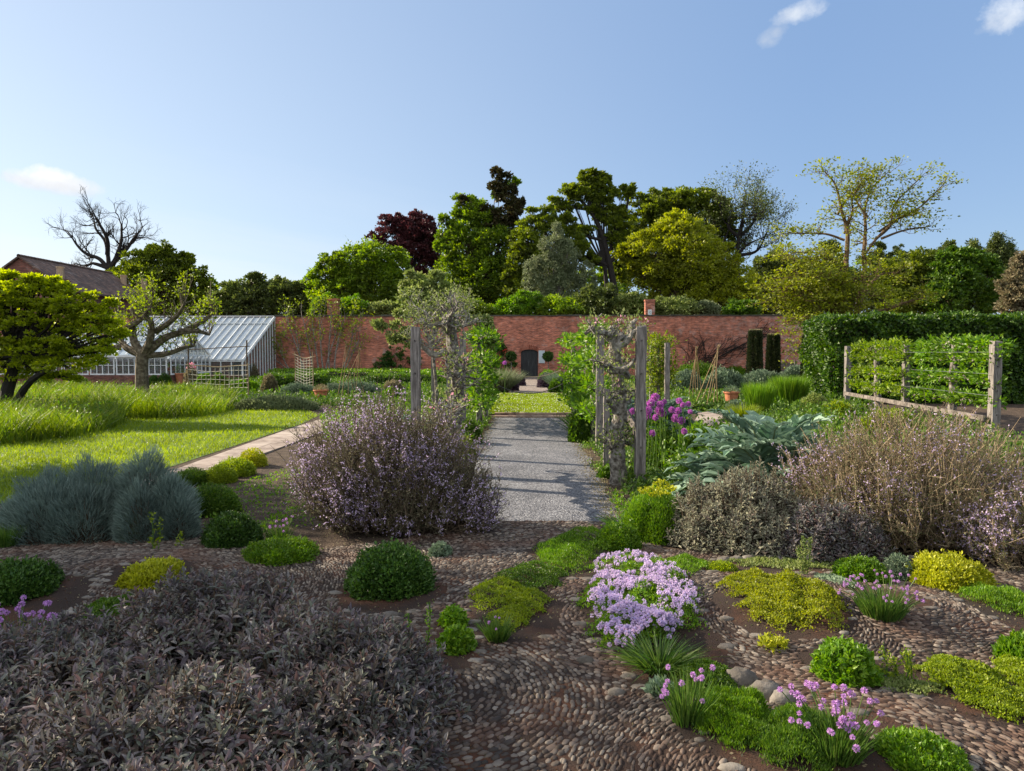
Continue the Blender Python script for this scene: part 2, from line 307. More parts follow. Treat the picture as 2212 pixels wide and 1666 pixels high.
MT['moss'] = noisem('moss_joints', [(.014, .009, .007), (.028, .016, .011), (.06, .024, .012), (.13, .05, .02)], 2.2, .95, .8, pos=[.3, .5, .64, .76], bscale=90, bdist=.01)
MT['cobble'] = noisem('cobble_stone', [(.026, .020, .016), (.062, .048, .038), (.105, .083, .067), (.21, .185, .155)], 9, .7, .4, island=.75, bscale=60, bdist=.004, pos=[.18, .42, .64, .95])
mossover(MT['cobble'], (.105, .048, .027), lo=.46, hi=.64, amt=.6); MT['gravel'] = gravelm('grey_gravel', [(.018, .019, .025), (.062, .064, .076), (.125, .128, .145), (.26, .26, .275)])
MT['fargravel'] = gravelm('brown_gravel', [(.07, .055, .045), (.18, .14, .12), (.30, .25, .21)], 30)
MT['flag'] = noisem('flagstone', [(.15, .115, .095), (.26, .21, .18), (.34, .29, .25)], 3.5, .8, .3, island=.25, bscale=40, bdist=.004)
MT['turf'] = noisem('turf', [(.035, .06, .008), (.07, .12, .014), (.11, .17, .02)], 7, .9, .5, bscale=60)
MT['wood'] = noisem('weathered_oak', [(.05, .042, .04), (.13, .115, .105), (.24, .215, .20), (.36, .34, .32)], 7, .85, .7, stretch=(6, 6, .45), bscale=14, bdist=.006, pos=[.28, .45, .6, .78])
MT['rail'] = noisem('weathered_rail', [(.05, .042, .04), (.14, .12, .105), (.25, .22, .20)], 7, .85, .6, bscale=14, bdist=.006)
MT['bark'] = noisem('grey_bark', [(.03, .026, .02), (.10, .085, .07), (.24, .22, .19), (.40, .38, .34)], 16, .9, .8, bscale=30, bdist=.01, pos=[.3, .45, .58, .72])
MT['barkbrown'] = noisem('brown_bark', [(.03, .022, .016), (.085, .06, .04), (.16, .12, .085)], 8, .9, .8, bscale=20, bdist=.02)
MT['applebark'] = noisem('apple_bark', [(.03, .022, .014), (.09, .07, .045), (.17, .14, .10), (.28, .26, .20)], 9, .9, .8, bscale=20, bdist=.02, pos=[.3, .48, .62, .75])
MT['palebark'] = noisem('pale_lichen_bark', [(.09, .08, .065), (.24, .225, .19), (.38, .36, .32)], 14, .9, .8, bscale=30, bdist=.01)
MT['barkdark'] = noisem('dark_bark', [(.012, .010, .009), (.03, .025, .022)], 6, .9, .3)
MT['barkwarm'] = noisem('ochre_bark', [(.05, .032, .018), (.12, .078, .038), (.19, .13, .065)], 5, .9, .6, bscale=12, bdist=.02)
MT['stem'] = noisem('woody_stem', [(.05, .035, .022), (.14, .10, .065)], 20, .9, 0)
MT['straw'] = noisem('dry_stem', [(.16, .11, .065), (.34, .26, .16)], 20, .9, 0, island=.5)
MT['cane'] = noisem('hazel_cane', [(.16, .11, .06), (.32, .24, .14)], 20, .8, 0, island=.3)
MT['brick'] = brickm('red_brick', (.44, .128, .068), (.24, .066, .042), (.34, .23, .18), pale=.85)
MT['brickhouse'] = brickm('house_brick', (.17, .055, .035), (.11, .04, .028), (.14, .10, .085), horizontal='xy')
MT['brickedge'] = noisem('brick_trim', [(.13, .04, .025), (.24, .075, .045), (.30, .12, .08)], 14, .9, .3, island=.4)
MT['coping'] = noisem('coping_stone', [(.03, .03, .025), (.07, .065, .05), (.10, .09, .07)], 3, .9, .3)
MT['edging'] = noisem('edging_stone', [(.16, .09, .07), (.30, .20, .16), (.40, .30, .25)], 6, .85, .3, island=.3)
MT['rooftile'] = brickm('roof_tiles', (.12, .07, .05), (.07, .045, .036), (.03, .02, .017), horizontal='y', bw=.28, bh=.16)
MT['clay'] = noisem('chimney_clay', [(.28, .19, .12), (.40, .30, .20)], 6, .8, .2)
MT['terracotta'] = noisem('terracotta', [(.32, .11, .055), (.46, .18, .09)], 8, .75, .1)
MT['door'] = noisem('dark_door_boards', [(.010, .011, .013), (.025, .027, .03), (.10, .10, .11)], 6, .6, .3, stretch=(5, 1, .25), pos=[.3, .55, .8])
MT['white'] = noisem('white_paint', [(.50, .52, .52), (.74, .76, .76)], 3, .5, 0)
MT['iron'] = flat('black_iron', (.02, .02, .022), .5)
MT['rope'] = noisem('rope', [(.20, .16, .10), (.32, .26, .18)], 30, .9, 0)
MT['net'] = flat('pale_string', (.50, .47, .38), .9)
MT['rock'] = noisem('boulder', [(.05, .042, .033), (.12, .105, .09), (.22, .20, .175)], 6, .85, .6, bscale=25, bdist=.02)
gm, gt_, gb, go_ = mat('greenhouse_glass')
gb.inputs['Base Color'].default_value = (.46, .53, .57, 1); gb.inputs['Roughness'].default_value = .16; gb.inputs['Specular IOR Level'].default_value = .9; gb.inputs['Metallic'].default_value = .35
tr_ = gt_.nodes.new('ShaderNodeBsdfTransparent'); tr_.inputs[0].default_value = (.85, .92, .92, 1); mx_ = gt_.nodes.new('ShaderNodeMixShader'); mx_.inputs[0].default_value = .30
gt_.links.new(gb.outputs[0], mx_.inputs[1]); gt_.links.new(tr_.outputs[0], mx_.inputs[2]); gt_.links.new(mx_.outputs[0], go_.inputs[0]); MT['glass'] = gm
wg, wt_, wb, wo_ = mat('window_glass'); wb.inputs['Base Color'].default_value = (.10, .12, .12, 1); wb.inputs['Roughness'].default_value = .1
tr2 = wt_.nodes.new('ShaderNodeBsdfTransparent'); mx2 = wt_.nodes.new('ShaderNodeMixShader'); mx2.inputs[0].default_value = .6
wt_.links.new(wb.outputs[0], mx2.inputs[1]); wt_.links.new(tr2.outputs[0], mx2.inputs[2]); wt_.links.new(mx2.outputs[0], wo_.inputs[0]); MT['pane'] = wg
LM = dict(
 grass=leafm('lawn_blades', [(.12, .18, .008), (.20, .27, .012), (.29, .35, .02)], .5, .5, .25, .8),
 tall=leafm('long_grass', [(.05, .10, .008), (.13, .20, .012), (.26, .32, .03)], .5, .5, .4, .6),
 lime=leafm('lime_leaf', [(.15, .21, .012), (.26, .32, .02), (.09, .15, .012)], .45, .5, .3, .7),
 gold=leafm('gold_leaf', [(.30, .32, .015), (.42, .42, .02), (.22, .26, .015)], .35, .5, .2, 3),
 bright=leafm('bright_leaf', [(.06, .14, .010), (.11, .22, .014), (.19, .30, .022)], .4, .45, .3, 1.5),
 horn=leafm('hornbeam_leaf', [(.02, .055, .008), (.045, .10, .010), (.11, .19, .016)], .35, .45, .3, 1.0),
 limel=leafm('lime_tree_leaf', [(.23, .29, .014), (.37, .42, .02), (.15, .21, .012)], .6, .5, .3, .7),
 mid=leafm('mid_leaf', [(.035, .085, .010), (.07, .14, .014), (.13, .21, .02)], .35, .5, .35, 1.0),
 dark=leafm('dark_leaf', [(.025, .065, .012), (.045, .10, .016), (.085, .16, .024)], .3, .45, .3, 1.5),
 silver=leafm('silver_leaf', [(.12, .17, .11), (.19, .25, .16), (.07, .12, .06)], .15, .8, .25, 1.5),
 sage=leafm('purple_sage_leaf', [(.070, .055, .062), (.135, .11, .125), (.20, .19, .185), (.10, .11, .08), (.13, .075, .072), (.13, .15, .12), (.17, .145, .165)], .15, .75, .3, 1.5, .2),
 sage2=leafm('olive_sage_leaf', [(.20, .185, .13), (.30, .30, .20), (.12, .09, .08), (.36, .36, .25)], .15, .75, .3, 1.5, .2),
 rosem=leafm('rosemary_leaf', [(.07, .075, .035), (.15, .14, .075), (.24, .21, .13)], .3, .6, .3, 2),
 drose=leafm('dry_rosemary_leaf', [(.17, .135, .075), (.27, .22, .13), (.12, .14, .05), (.08, .11, .03)], .2, .7, .3, 1.5),
 lilac=leafm('lilac_petal', [(.40, .32, .52), (.56, .44, .64), (.66, .54, .70)], .35, .6, .2, 3),
 lilacb=leafm('blue_lilac_petal', [(.42, .38, .62), (.60, .48, .68), (.70, .52, .70)], .35, .6, .15, 1.5),
 magenta=leafm('magenta_petal', [(.42, .12, .42), (.58, .22, .56), (.34, .09, .38)], .35, .6, .2, 6),
 chive=leafm('chive_petal', [(.42, .20, .50), (.56, .30, .62), (.64, .40, .66)], .35, .6, .2, 8),
 blade=leafm('strap_leaf', [(.04, .10, .015), (.08, .16, .025), (.14, .20, .04)], .4, .45, .25, 2),
 artich=leafm('cardoon_leaf', [(.14, .22, .15), (.23, .32, .24), (.08, .16, .09)], .18, .7, .2, 1.5),
 olive=leafm('olive_crown', [(.10, .14, .03), (.18, .23, .06), (.26, .29, .10)], .35, .6, .3, .5),
 purple=leafm('purple_crown', [(.045, .014, .018), (.075, .022, .028), (.12, .045, .045)], .3, .4, .35, .5),
 oak=leafm('oak_crown', [(.065, .095, .012), (.12, .165, .016), (.21, .25, .025)], .45, .5, .35, .35),
 lush=leafm('lush_crown', [(.07, .13, .012), (.14, .22, .018), (.24, .32, .028)], .48, .5, .4, .35),
 gcrown=leafm('golden_crown', [(.20, .23, .016), (.32, .34, .025), (.11, .15, .014)], .48, .5, .3, .3),
 ivy=leafm('ivy_clumps', [(.035, .035, .012), (.06, .06, .018), (.05, .028, .014)], .2, .5, .35, .6),
 dkcrown=leafm('dark_crown', [(.045, .065, .018), (.08, .11, .026), (.15, .18, .04)], .38, .5, .35, .4),
 birch=leafm('birch_crown', [(.14, .17, .08), (.20, .23, .12), (.09, .12, .05)], .35, .6, .25, .5),
 robin=leafm('robinia_crown', [(.16, .20, .015), (.27, .30, .025), (.10, .14, .012)], .48, .5, .25, .4),
 yew=leafm('yew_needles', [(.012, .022, .008), (.03, .045, .014), (.06, .07, .02)], .1, .6, .3, 3),
 buff=leafm('buff_leaf', [(.16, .13, .07), (.24, .20, .12), (.10, .11, .05)], .3, .6, .3, 2),
 white=leafm('white_petal', [(.7, .7, .66), (.8, .8, .78)], .3, .6, .05, 2),
 red=leafm('red_petal', [(.55, .03, .02), (.45, .05, .03)], .2, .6, .1, 2),
 pink=leafm('pink_petal', [(.62, .25, .35), (.72, .42, .48)], .3, .6, .1, 2),
 yellow=leafm('yellow_petal', [(.62, .58, .02), (.75, .68, .04)], .3, .6, .1, 2),
 purp2=leafm('dark_purple_leaf', [(.05, .03, .05), (.09, .06, .085), (.13, .10, .12)], .2, .6, .3, 2),
)
# ------------------------------------------------------------------ plant builders
def ell(n, c, r, lo=.75, hi=1.04, up=True, lump=.1, seed=None):
    """points and outward directions on a lumpy ellipsoid (upper half when up)"""
    u = rdir(n)
    if up: u[:, 2] = np.abs(u[:, 2])
    ph = rng.random(3) * 6; k = 1 + lump * (np.sin(u[:, 0] * 7 + ph[0]) * np.sin(u[:, 1] * 8 + ph[1]) + .5 * np.sin(u[:, 2] * 11 + u[:, 0] * 6 + ph[2]))
    f = lo + (hi - lo) * np.sqrt(rng.random(n)); P = np.asarray(c) + u * np.asarray(r) * (f * k)[:, None]
    return P, nrm(u / np.asarray(r))
def ground_at(x, y): return float(gh(np.array(x), np.array(y)))
def mpx(x0, x1, yt, yb, depth=1.):
    """mound from its photo box: returns centre on the ground and radii; depth = y radius as share of x radius"""
    zb = 0.
    for _ in range(2):
        g = gp((x0 + x1) / 2, yb, zb); zb = ground_at(g[0], g[1])
    d0 = g[1]; hw = (x1 - x0) / 2 / FPX
    ry = depth * hw * d0 / max(1 - hw * depth, .3); Y = d0 + ry * .92; rx = hw * Y
    c = at((x0 + x1) / 2, yb, Y); top = at((x0 + x1) / 2, yt, Y)[2]
    z = ground_at(c[0], Y); return np.array((c[0], Y, z)), np.array((rx, ry, max(top - z, .04)))
def mound(name, label, cat, x0, x1, yt, yb, lm, leaf=.03, n=4000, kind='f', group=None, depth=1., lump=.08, fl=None, flw=0, flm=None, flz=.45, upward=.3, wl=.55, stems=True, thing_kind=None, jitter=.7, lobes=None):
    c, r = mpx(x0, x1, yt, yb, depth); t = thing(name, label, cat, c, group); m = M()
    L = lobes or [(0, 0, .88, .93)] + [(.62 * math.cos(q * .9 + a0) , .62 * math.sin(q * .9 + a0), rnd.uniform(.28, .42), rnd.uniform(.45, .95)) for a0 in (rnd.random() * 6,) for q in range(7)]; tot = sum(q[2] ** 2 for q in L)
    for (ox, oy, s, hz) in L:
        k = int(n * s * s / tot); cc = c + np.array((ox * r[0], oy * r[1], 0)); rr = r * np.array((s, s, hz * (1 if s > .8 else .9)))
        P, U = ell(k, cc, rr, .78, 1.02, lump=lump); P = P + U * ((rng.random(k) < .14) * rng.random(k) * .16 * rr[0])[:, None]
        D = nrm(U + rdir(k) * jitter + np.array((0, 0, upward)))
        lf = leaf * (.7 + .6 * rng.random(k)); leaves(m, P, D, lf, lf * wl, kind, side=nrm(U + rdir(k) * .5) if kind != 'd' else None)
        P, U = ell(k // 3, cc, rr, .3, .8, lump=lump); D = nrm(U + rdir(k // 3)); leaves(m, P, D, leaf * 1.6, leaf * 1.2, 'd')
    m.obj('foliage', LM[lm], t)
    if stems:
        k = 26; a = rng.random(k) * 6.283; U = nrm(np.stack([np.cos(a), np.sin(a), .3 + rng.random(k) * 1.5], 1)); s = M()
        segs(s, c + U * .01 + np.zeros((k, 3)), c + U * r * .85, .006, .002, 4); s.obj('stems', MT['stem'], t)
    if fl:
        f = M(); P, U = ell(flw, c, r, 1.0, 1.08, lump=lump); P = P[U[:, 2] > flz][:flw]
        for _ in range(5):
            D = nrm(np.array((0, 0, 1.)) + rdir(len(P)) * 1.2); leaves(f, P + rdir(len(P)) * leaf * .3, D, fl, fl * .8, 'd')
        o = f.obj('flowers', LM[flm], t); o['kind'] = 'stuff'
    return t, c, r
def far_crown(Y, lobes, leaf, n, depth=.8, dens=1., flat_=.55, clump=.6, up=.25, cr=(.35, .75), lo=.5, sat=True):
    if sat:
        ex = []
        for q in lobes:
            rx = q[2]; ry = q[3] if len(q) > 3 else rx
            for _ in range(3 if rx > 24 else 1):
                a_ = rnd.uniform(-.6, 3.7); f_ = rnd.uniform(.75, 1.08); k_ = rnd.uniform(.26, .42); ex.append((q[0] + rx * f_ * math.cos(a_), q[1] - ry * f_ * math.sin(a_), rx * k_, ry * k_ * .8))
        lobes = [(q[0], q[1], q[2] * .92, (q[3] if len(q) > 3 else q[2]) * .92) for q in lobes] + ex
    m = M(); cl = []; tot = sum((q[2] * (q[3] if len(q) > 3 else q[2])) for q in lobes); tips = []
    for q in lobes:
        px, py, rx = q[:3]; ry = q[3] if len(q) > 3 else rx
        s = S(Y); c = at(px, py, Y + rnd.uniform(-.35, .35) * rx / s); r = np.array((rx, rx * depth, ry)) / s
        nn = 42; k = max(6, int(n * rx * ry / tot / nn)); u = rdir(k); leaf_ = 0; f = lo + (1 - lo) * rng.random(k) ** .5 + (rng.random(k) < .22) * rng.random(k) * .34
        C = c + u * r * f[:, None]; tips.append((c, C[: max(3, k // 6)]))
        size = (cr[0] + (cr[1] - cr[0]) * rng.random(k) ** 1.5) * np.clip(r[0] / 2.2, .45, 1.2) * .86
        G = rng.normal(size=(k, nn, 3)) * .5; G[:, :, 2] *= flat_
        P = (C[:, None] + G * size[:, None, None]).reshape(-1, 3); D = nrm(nrm(G.reshape(-1, 3)) * .8 + rdir(k * nn) * .7 + np.repeat(u, nn, 0) * .4 + np.array((0, 0, up)))
        lf = leaf * (.7 + .6 * rng.random(k * nn)); leaves(m, P, D, lf, lf * .62, 'd')
    return m, tips
def far_tree(name, label, Y, base, lobes, lm, leaf=.26, n=16000, fine=1., tr=.3, group='trees beyond the garden wall', bark='barkbrown', cat='tree', fork=.45, limbs=True, twig=.4, **kw):
    b = at(base[0], 763, Y); b[2] = 0; t = thing(name, label, cat, b, group)
    m, tips = far_crown(Y, lobes, leaf * (.8 if Y > 50 else 1), int(n * (1.35 if Y > 50 else 1)), **kw); m.obj('crown', LM[lm], t)
    zt = min(c[2] for c, _ in tips) * .6 + np.mean([c[2] for c, _ in tips]) * .4
    lean = np.mean([c[0] for c, _ in tips]) * .4 + b[0] * .6; top = np.array((lean, Y, max(zt * .8, 1.)))
    w_ = M(); tube(w_, curve([b - (0, 0, .2), b * .6 + top * .4 + (.1, 0, 0), top], 7), np.linspace(tr, tr * .7, 7), 8)
    for c, C in tips:
        mid = top * .5 + c * .5 + np.array((0, 0, -.06 * np.linalg.norm(c - top)))
        P = curve([top, mid, c], 6); tube(w_, P, np.linspace(tr * .34, tr * .08, 6), 5)
        if limbs: segs(w_, np.repeat(c[None], len(C), 0), C, tr * .12, tr * .03, 4)
    w_.obj('trunk', MT[bark], t); return t
def grow(A, tips, p, d, L, r, depth, spread=.6, up=.15, nk=4, wob=.22, kids=(2, 3), shrink=.74, rs=.66):
    for k in range(nk):
        d = nrm(d + rng.normal(size=3) * wob + np.array((0, 0, up * .3))); q = p + d * L / nk; A.append((p, q, r, r * .93)); p = q; r *= .93
        if depth > 0 and rnd.random() < .35: grow(A, tips, p, nrm(d + rdir(1)[0] * spread * 1.2), L * shrink * .7, r * .5, depth - 1, spread, up, nk, wob, kids, shrink, rs)
    if depth <= 0: tips.append((p, d)); return
    for _ in range(rnd.randint(*kids)):
        grow(A, tips, p, nrm(d + rdir(1)[0] * spread + np.array((0, 0, up))), L * shrink * rnd.uniform(.8, 1.15), r * rs, depth - 1, spread, up, nk, wob, kids, shrink, rs)
def addsegs(m, A, n=5, slot=0): segs(m, [a[0] for a in A], [a[1] for a in A], np.array([a[2] for a in A]), np.array([a[3] for a in A]), n, slot)
def leafcluster(m, C, k, rad, leaf, wl=.6, kind='d', up=.3, flat_=1., slot=0):
    C = np.asarray(C); n = len(C) * k; G = rng.normal(size=(len(C), k, 3)) * rad; G[:, :, 2] *= flat_
    P = (C[:, None] + G).reshape(-1, 3); D = nrm(nrm(G.reshape(-1, 3)) + rdir(n) * .7 + np.array((0, 0, up))); lf = leaf * (.7 + .6 * rng.random(n)); leaves(m, P, D, lf, lf * wl, kind, slot=slot)

# ------------------------------------------------------------------ ground, paths, lawns
def sheet(name, P, z, m, sub=None):
    k = M(); poly(k, P, z); o = k.obj(name, m); o['kind'] = 'structure'; return o
sheet('ground', [(-900, -60), (900, -60), (900, 1500), (-900, 1500)], 0, MT['soil'])
def pg(L, z=0.): return [tuple(gp(*p, z)[:2]) for p in L]
LAWN = pg([(-260, 1150), (0, 1090), (200, 1052), (355, 1014), (500, 966), (650, 917), (690, 898), (640, 880), (500, 868), (300, 855), (-100, 850), (-700, 870), (-900, 1000)])
TALLA = pg([(-500, 968), (0, 964), (130, 952), (235, 930), (268, 916), (262, 905), (350, 908), (450, 900), (505, 888), (500, 872), (420, 862), (200, 856), (-300, 856)])
MIDLAWN = [(-1.75, 21), (1.72, 21), (1.9, 31.5), (-1.9, 31.5)]
sheet('lawn', LAWN, .006, MT['turf']); sheet('lawn', MIDLAWN, .03, MT['turf'])
def wob(x, y0, y1, s=.05): ys = np.linspace(y0, y1, 60); return [(x + s * (math.sin(y * 3.1 + x) * .6 + math.sin(y * 7.7 + 2 * x) * .5 + rnd.uniform(-.4, .4)), y) for y in ys]
sheet('gravel_path', [(-1.08, 7.62), (1.08, 7.62)] + wob(1.04, 7.8, 19.9) + [(1.0, 20), (-1.0, 20)] + wob(-1.0, 19.9, 11.9), .010, MT['gravel'])
sheet('gravel_path', [(-1.05, 7.62), (-1.05, 12), (-2.2, 12.4), (-3.4, 11.6), (-3.4, 10.6), (-2, 10.2), (-1.4, 9)], .006, MT['gravel'])
sheet('brick_path', [(-.95, 31.5), (.95, 31.5), (.9, 51.6), (-.75, 51.6)], .010, MT['fargravel'])
k = M()                                             # two brick edging courses between gravel and lawn, with a shallow step
for y0, z in ((20.02, .05), (20.62, .09)):
    x = -1.0
    while x < .98:
        L = .5 + rnd.random() * .2; box(k, (x, y0, 0), (x + L, y0 + .16, z + rnd.uniform(0, .006))); x += L + .008
k.obj('edging_bricks', MT['edging'])['kind'] = 'structure'
sheet('brick_path', [(-1.0, 20.15), (1.0, 20.15), (1.0, 20.62), (-1.0, 20.62)], .02, MT['fargravel'])
sheet('gravel_path', pg([(500, 823), (565, 821), (575, 829), (495, 831)]), .012, MT['gravel'])
def flag_path(C, W, name='stone_path'):             # flagstones following a centre line
    C = curve(np.c_[np.array(C), np.zeros(len(C))], 60)[:, :2]; T = nrm(np.gradient(C, axis=0)); Nn = np.c_[-T[:, 1], T[:, 0]]; W = np.interp(np.linspace(0, 1, 60), np.linspace(0, 1, len(W)), W)
    m = M(); sgs = [0]; acc = 0
    for i in range(1, 60):
        acc += np.linalg.norm(C[i] - C[i - 1])
        if acc > rnd.uniform(.5, .95): sgs.append(i); acc = 0
    for a, b in zip(sgs[:-1], sgs[1:]):
        cuts = sorted([-1, 1] + [rnd.uniform(-.35, .35)])
        for u, v in zip(cuts[:-1], cuts[1:]):
            g = .012; pa = [C[a] + Nn[a] * W[a] * (u + g) + T[a] * g, C[a] + Nn[a] * W[a] * (v - g) + T[a] * g, C[b] + Nn[b] * W[b] * (v - g) - T[b] * g, C[b] + Nn[b] * W[b] * (u + g) - T[b] * g]
            z = .022 + rnd.uniform(0, .006); prism(m, [(*q, 0) for q in pa][::-1], (0, 0, z))
    o = m.obj(name, MT['flag']); o['kind'] = 'structure'
    return o
lc = [((a[0] + b[0]) / 2, (a[1] + b[1]) / 2) for a, b in zip(pg([(-250, 1170), (0, 1103), (200, 1058), (360, 1018), (500, 971), (650, 921), (720, 901), (800, 878)]), pg([(-250, 1260), (0, 1152), (200, 1100), (395, 1052), (540, 998), (690, 938), (770, 912), (850, 888)]))]
lw = [.42, .40, .36, .33, .40, .5, .6, .7]
flag_path(lc, lw)
flag_path([(5.9, 6.2), (5.0, 8.6), (4.75, 10.2), (4.45, 12.5), (4.35, 15.5), (4.75, 18.5), (5.6, 21.5), (5.7, 24.5), (4.2, 28)], [.42] * 5 + [.5, .55, .5])
flag_path([(-9.5, 26.5), (-6.2, 27.5), (-3.5, 26), (-2.2, 24)], [.45, .45, .45, .4])

# cobbled garden: a gently mounded moss-jointed sheet with real stones set in fans round the beds
def bell(px, py, rx, ry):
    c = gp(px, py); a = gp(px, py + ry)[1]; b = gp(px, py - ry)[1]; return (c[0], (a + b) / 2, rx / S(c[1]), (b - a) / 2)
BEDS = [bell(*q) for q in [(1380, 1345, 128, 100), (1460, 1440, 120, 95), (1690, 1362, 135, 62), (1925, 1340, 90, 26), (2040, 1262, 100, 28), (1640, 1232, 200, 20), (1260, 1215, 120, 50), (1110, 1330, 105, 70),
     (1830, 1470, 90, 40), (1960, 1500, 90, 40), (2110, 1540, 110, 55), (2190, 1350, 85, 70), (330, 1262, 90, 32), (55, 1330, 100, 60), (1760, 1640, 240, 70), (1540, 1560, 100, 70), (1990, 1660, 110, 30), (840, 1290, 120, 40), (985, 1400, 55, 60), (1800, 1200, 160, 22)]]
nx, ny = 240, 200; gx, gy = np.meshgrid(np.linspace(-6.2, 6.6, nx), np.linspace(.6, 7.64, ny)); Z = gh(gx, gy) + .012
k = M(); ii, jj = np.meshgrid(np.arange(nx - 1), np.arange(ny - 1)); a = (jj * nx + ii).ravel()
cxm = (gx[:-1, :-1] + gx[1:, 1:]).ravel() / 2; cym = (gy[:-1, :-1] + gy[1:, 1:]).ravel() / 2
cobreg = [(-6.2, .6), (6.6, .6), (6.6, 6.1), (3.4, 6.25), (1.25, 6.55), (1.1, 7.64), (-1.08, 7.64), (-1.2, 6.9), (-2.2, 6.3), (-3.0, 6.9), (-4.4, 6.6), (-6.2, 6.4)]
ok = inpoly(cxm, cym, cobreg); F4 = np.stack([a, a + 1, a + nx + 1, a + nx], 1)[ok]
k.add(np.stack([gx.ravel(), gy.ravel(), Z.ravel()], 1), F4); k.obj('cobble_path', MT['moss'], smooth=True)['kind'] = 'structure'
def in_beds(x, y):
    r = np.zeros(len(x), bool)
    for cx, cy, rx, ry in BEDS: r |= ((x - cx) / rx) ** 2 + ((y - cy) / ry) ** 2 < 1 + .12 * np.sin(np.arctan2(y - cy, x - cx) * 5)
    return r
CC = [gp(1380, 1345), gp(1690, 1380), gp(1960, 1340), gp(1150, 1060), gp(330, 1290), gp(1900, 1780), gp(900, 1500), gp(1150, 1900) + (0, -.6, 0), gp(2190, 1350)]
sx, sy, sa, sl_ = [], [], [], []; FINE = (1, 2, 5, 8, 4)
for q, c in enumerate(CC):
    r = .12
    while r < 4.5:
        n = max(6, int(2 * math.pi * r / .048)); a0 = np.cumsum(rng.uniform(.7, 1.3, n)); a0 = a0 / a0[-1] * 2 * math.pi + rnd.random() * 6
        rr = r + .012 * np.sin(a0 * 3 + r * 4) + rng.normal(size=n) * .004; ca, sb = np.cos(a0), np.sin(a0)
        sx.append(c[0] + rr * ca); sy.append(c[1] + rr * sb); sa.append(a0 + math.pi / 2 + rng.normal(size=n) * .18); sl_.append(np.full(n, q)); r += rnd.uniform(.0265, .037) * (.72 if q in FINE else 1)
sx, sy, sa, sl_ = map(np.concatenate, (sx, sy, sa, sl_)); dd = np.stack([np.hypot(sx - c[0], sy - c[1]) - .15 * (q % 3) for q, c in enumerate(CC)], 1)
keep = (dd.argmin(1) == sl_) & inpoly(sx, sy, cobreg) & (sy > 2.6) & (np.abs(sx) < .78 * sy + .5) & ~in_beds(sx, sy) & (rng.random(len(sx)) > .05)
fine_ = np.isin(sl_[keep], FINE); sx, sy, sa = sx[keep], sy[keep], sa[keep]; n = len(sx)
big = rng.random(n) < .05; la = rng.uniform(.018, .030, n) * np.where(big, 1.5, 1); wa = rng.uniform(.0105, .0162, n) * np.where(big, 1.6, 1); ha = rng.uniform(.003, .010, n); wa = np.where(fine_, wa * .66, wa)
th = np.arange(8) * math.pi / 4; V = []
for fr, hz in ((1., -.25), (.9, .45), (.55, .95)):
    jit = 1 + rng.normal(size=(n, 8)) * .09; c8 = np.sign(np.cos(th)) * np.abs(np.cos(th)) ** .8; s8 = np.sign(np.sin(th)) * np.abs(np.sin(th)) ** .8
    ux = la[:, None] * fr * c8 * jit; uy = wa[:, None] * fr * s8 * jit
    V.append(np.stack([sx[:, None] + ux * np.cos(sa)[:, None] - uy * np.sin(sa)[:, None], sy[:, None] + ux * np.sin(sa)[:, None] + uy * np.cos(sa)[:, None], gh(sx, sy)[:, None] + .012 + ha[:, None] * hz + rng.normal(size=(n, 8)) * .0012], 2))
V.append(np.stack([sx, sy, gh(sx, sy) + .012 + ha * 1.05], 1)[:, None]); V = np.concatenate(V, 1); kk = np.arange(n)[:, None, None]
i8 = np.arange(8); j8 = (i8 + 1) % 8; q4 = np.concatenate([np.stack([i8 + o, j8 + o, j8 + o + 8, i8 + o + 8], 1) for o in (0, 8)]); t3 = np.stack([i8 + 16, j8 + 16, np.full(8, 24)], 1)
k = M(); k.add(V, (q4[None] + kk * 25).reshape(-1, 4)); k.F.append(((t3[None] + kk * 25).reshape(-1, 3), 0)); k.obj('cobblestones', MT['cobble'], smooth=True)['kind'] = 'structure'
# kerb of larger set stones along bed edges (part of the paving)
k = M(); 
def stone(m, c, r, seed=0, slot=0):
    a = np.linspace(0, 2 * math.pi, 9)[:-1]; rows = []
    for f, h in ((1, -.3), (1.0, .35), (.75, .85), (.35, 1.0)):
        j = 1 + rng.normal(size=8) * .08; rows.append(np.stack([c[0] + r[0] * f * np.cos(a) * j, c[1] + r[1] * f * np.sin(a) * j, np.full(8, c[2] + r[2] * h) + rng.normal(size=8) * r[2] * .08], 1))
    V = np.concatenate(rows); F = [(8 * q + i, 8 * q + (i + 1) % 8, 8 * (q + 1) + (i + 1) % 8, 8 * (q + 1) + i) for q in range(3) for i in range(8)]
    m.add(V, F, slot); m.add(V[-8:], [tuple(range(8))], slot)
for cx, cy, rx, ry in BEDS:
    a = rnd.random(); 
    while a < 6.28:
        x, y = cx + rx * math.cos(a) * 1.03, cy + ry * math.sin(a) * 1.03; L = rnd.uniform(.03, .065)
        if rnd.random() < .42 and y < 6.6: stone(k, (x, y, ground_at(x, y) + .008), (L, L * .6, rnd.uniform(.008, .018)))
        a += (L * 2.4) / max(math.hypot(rx * math.sin(a), ry * math.cos(a)), .15)
k.obj('kerb_stones', MT['rock'], smooth=True)['kind'] = 'structure'

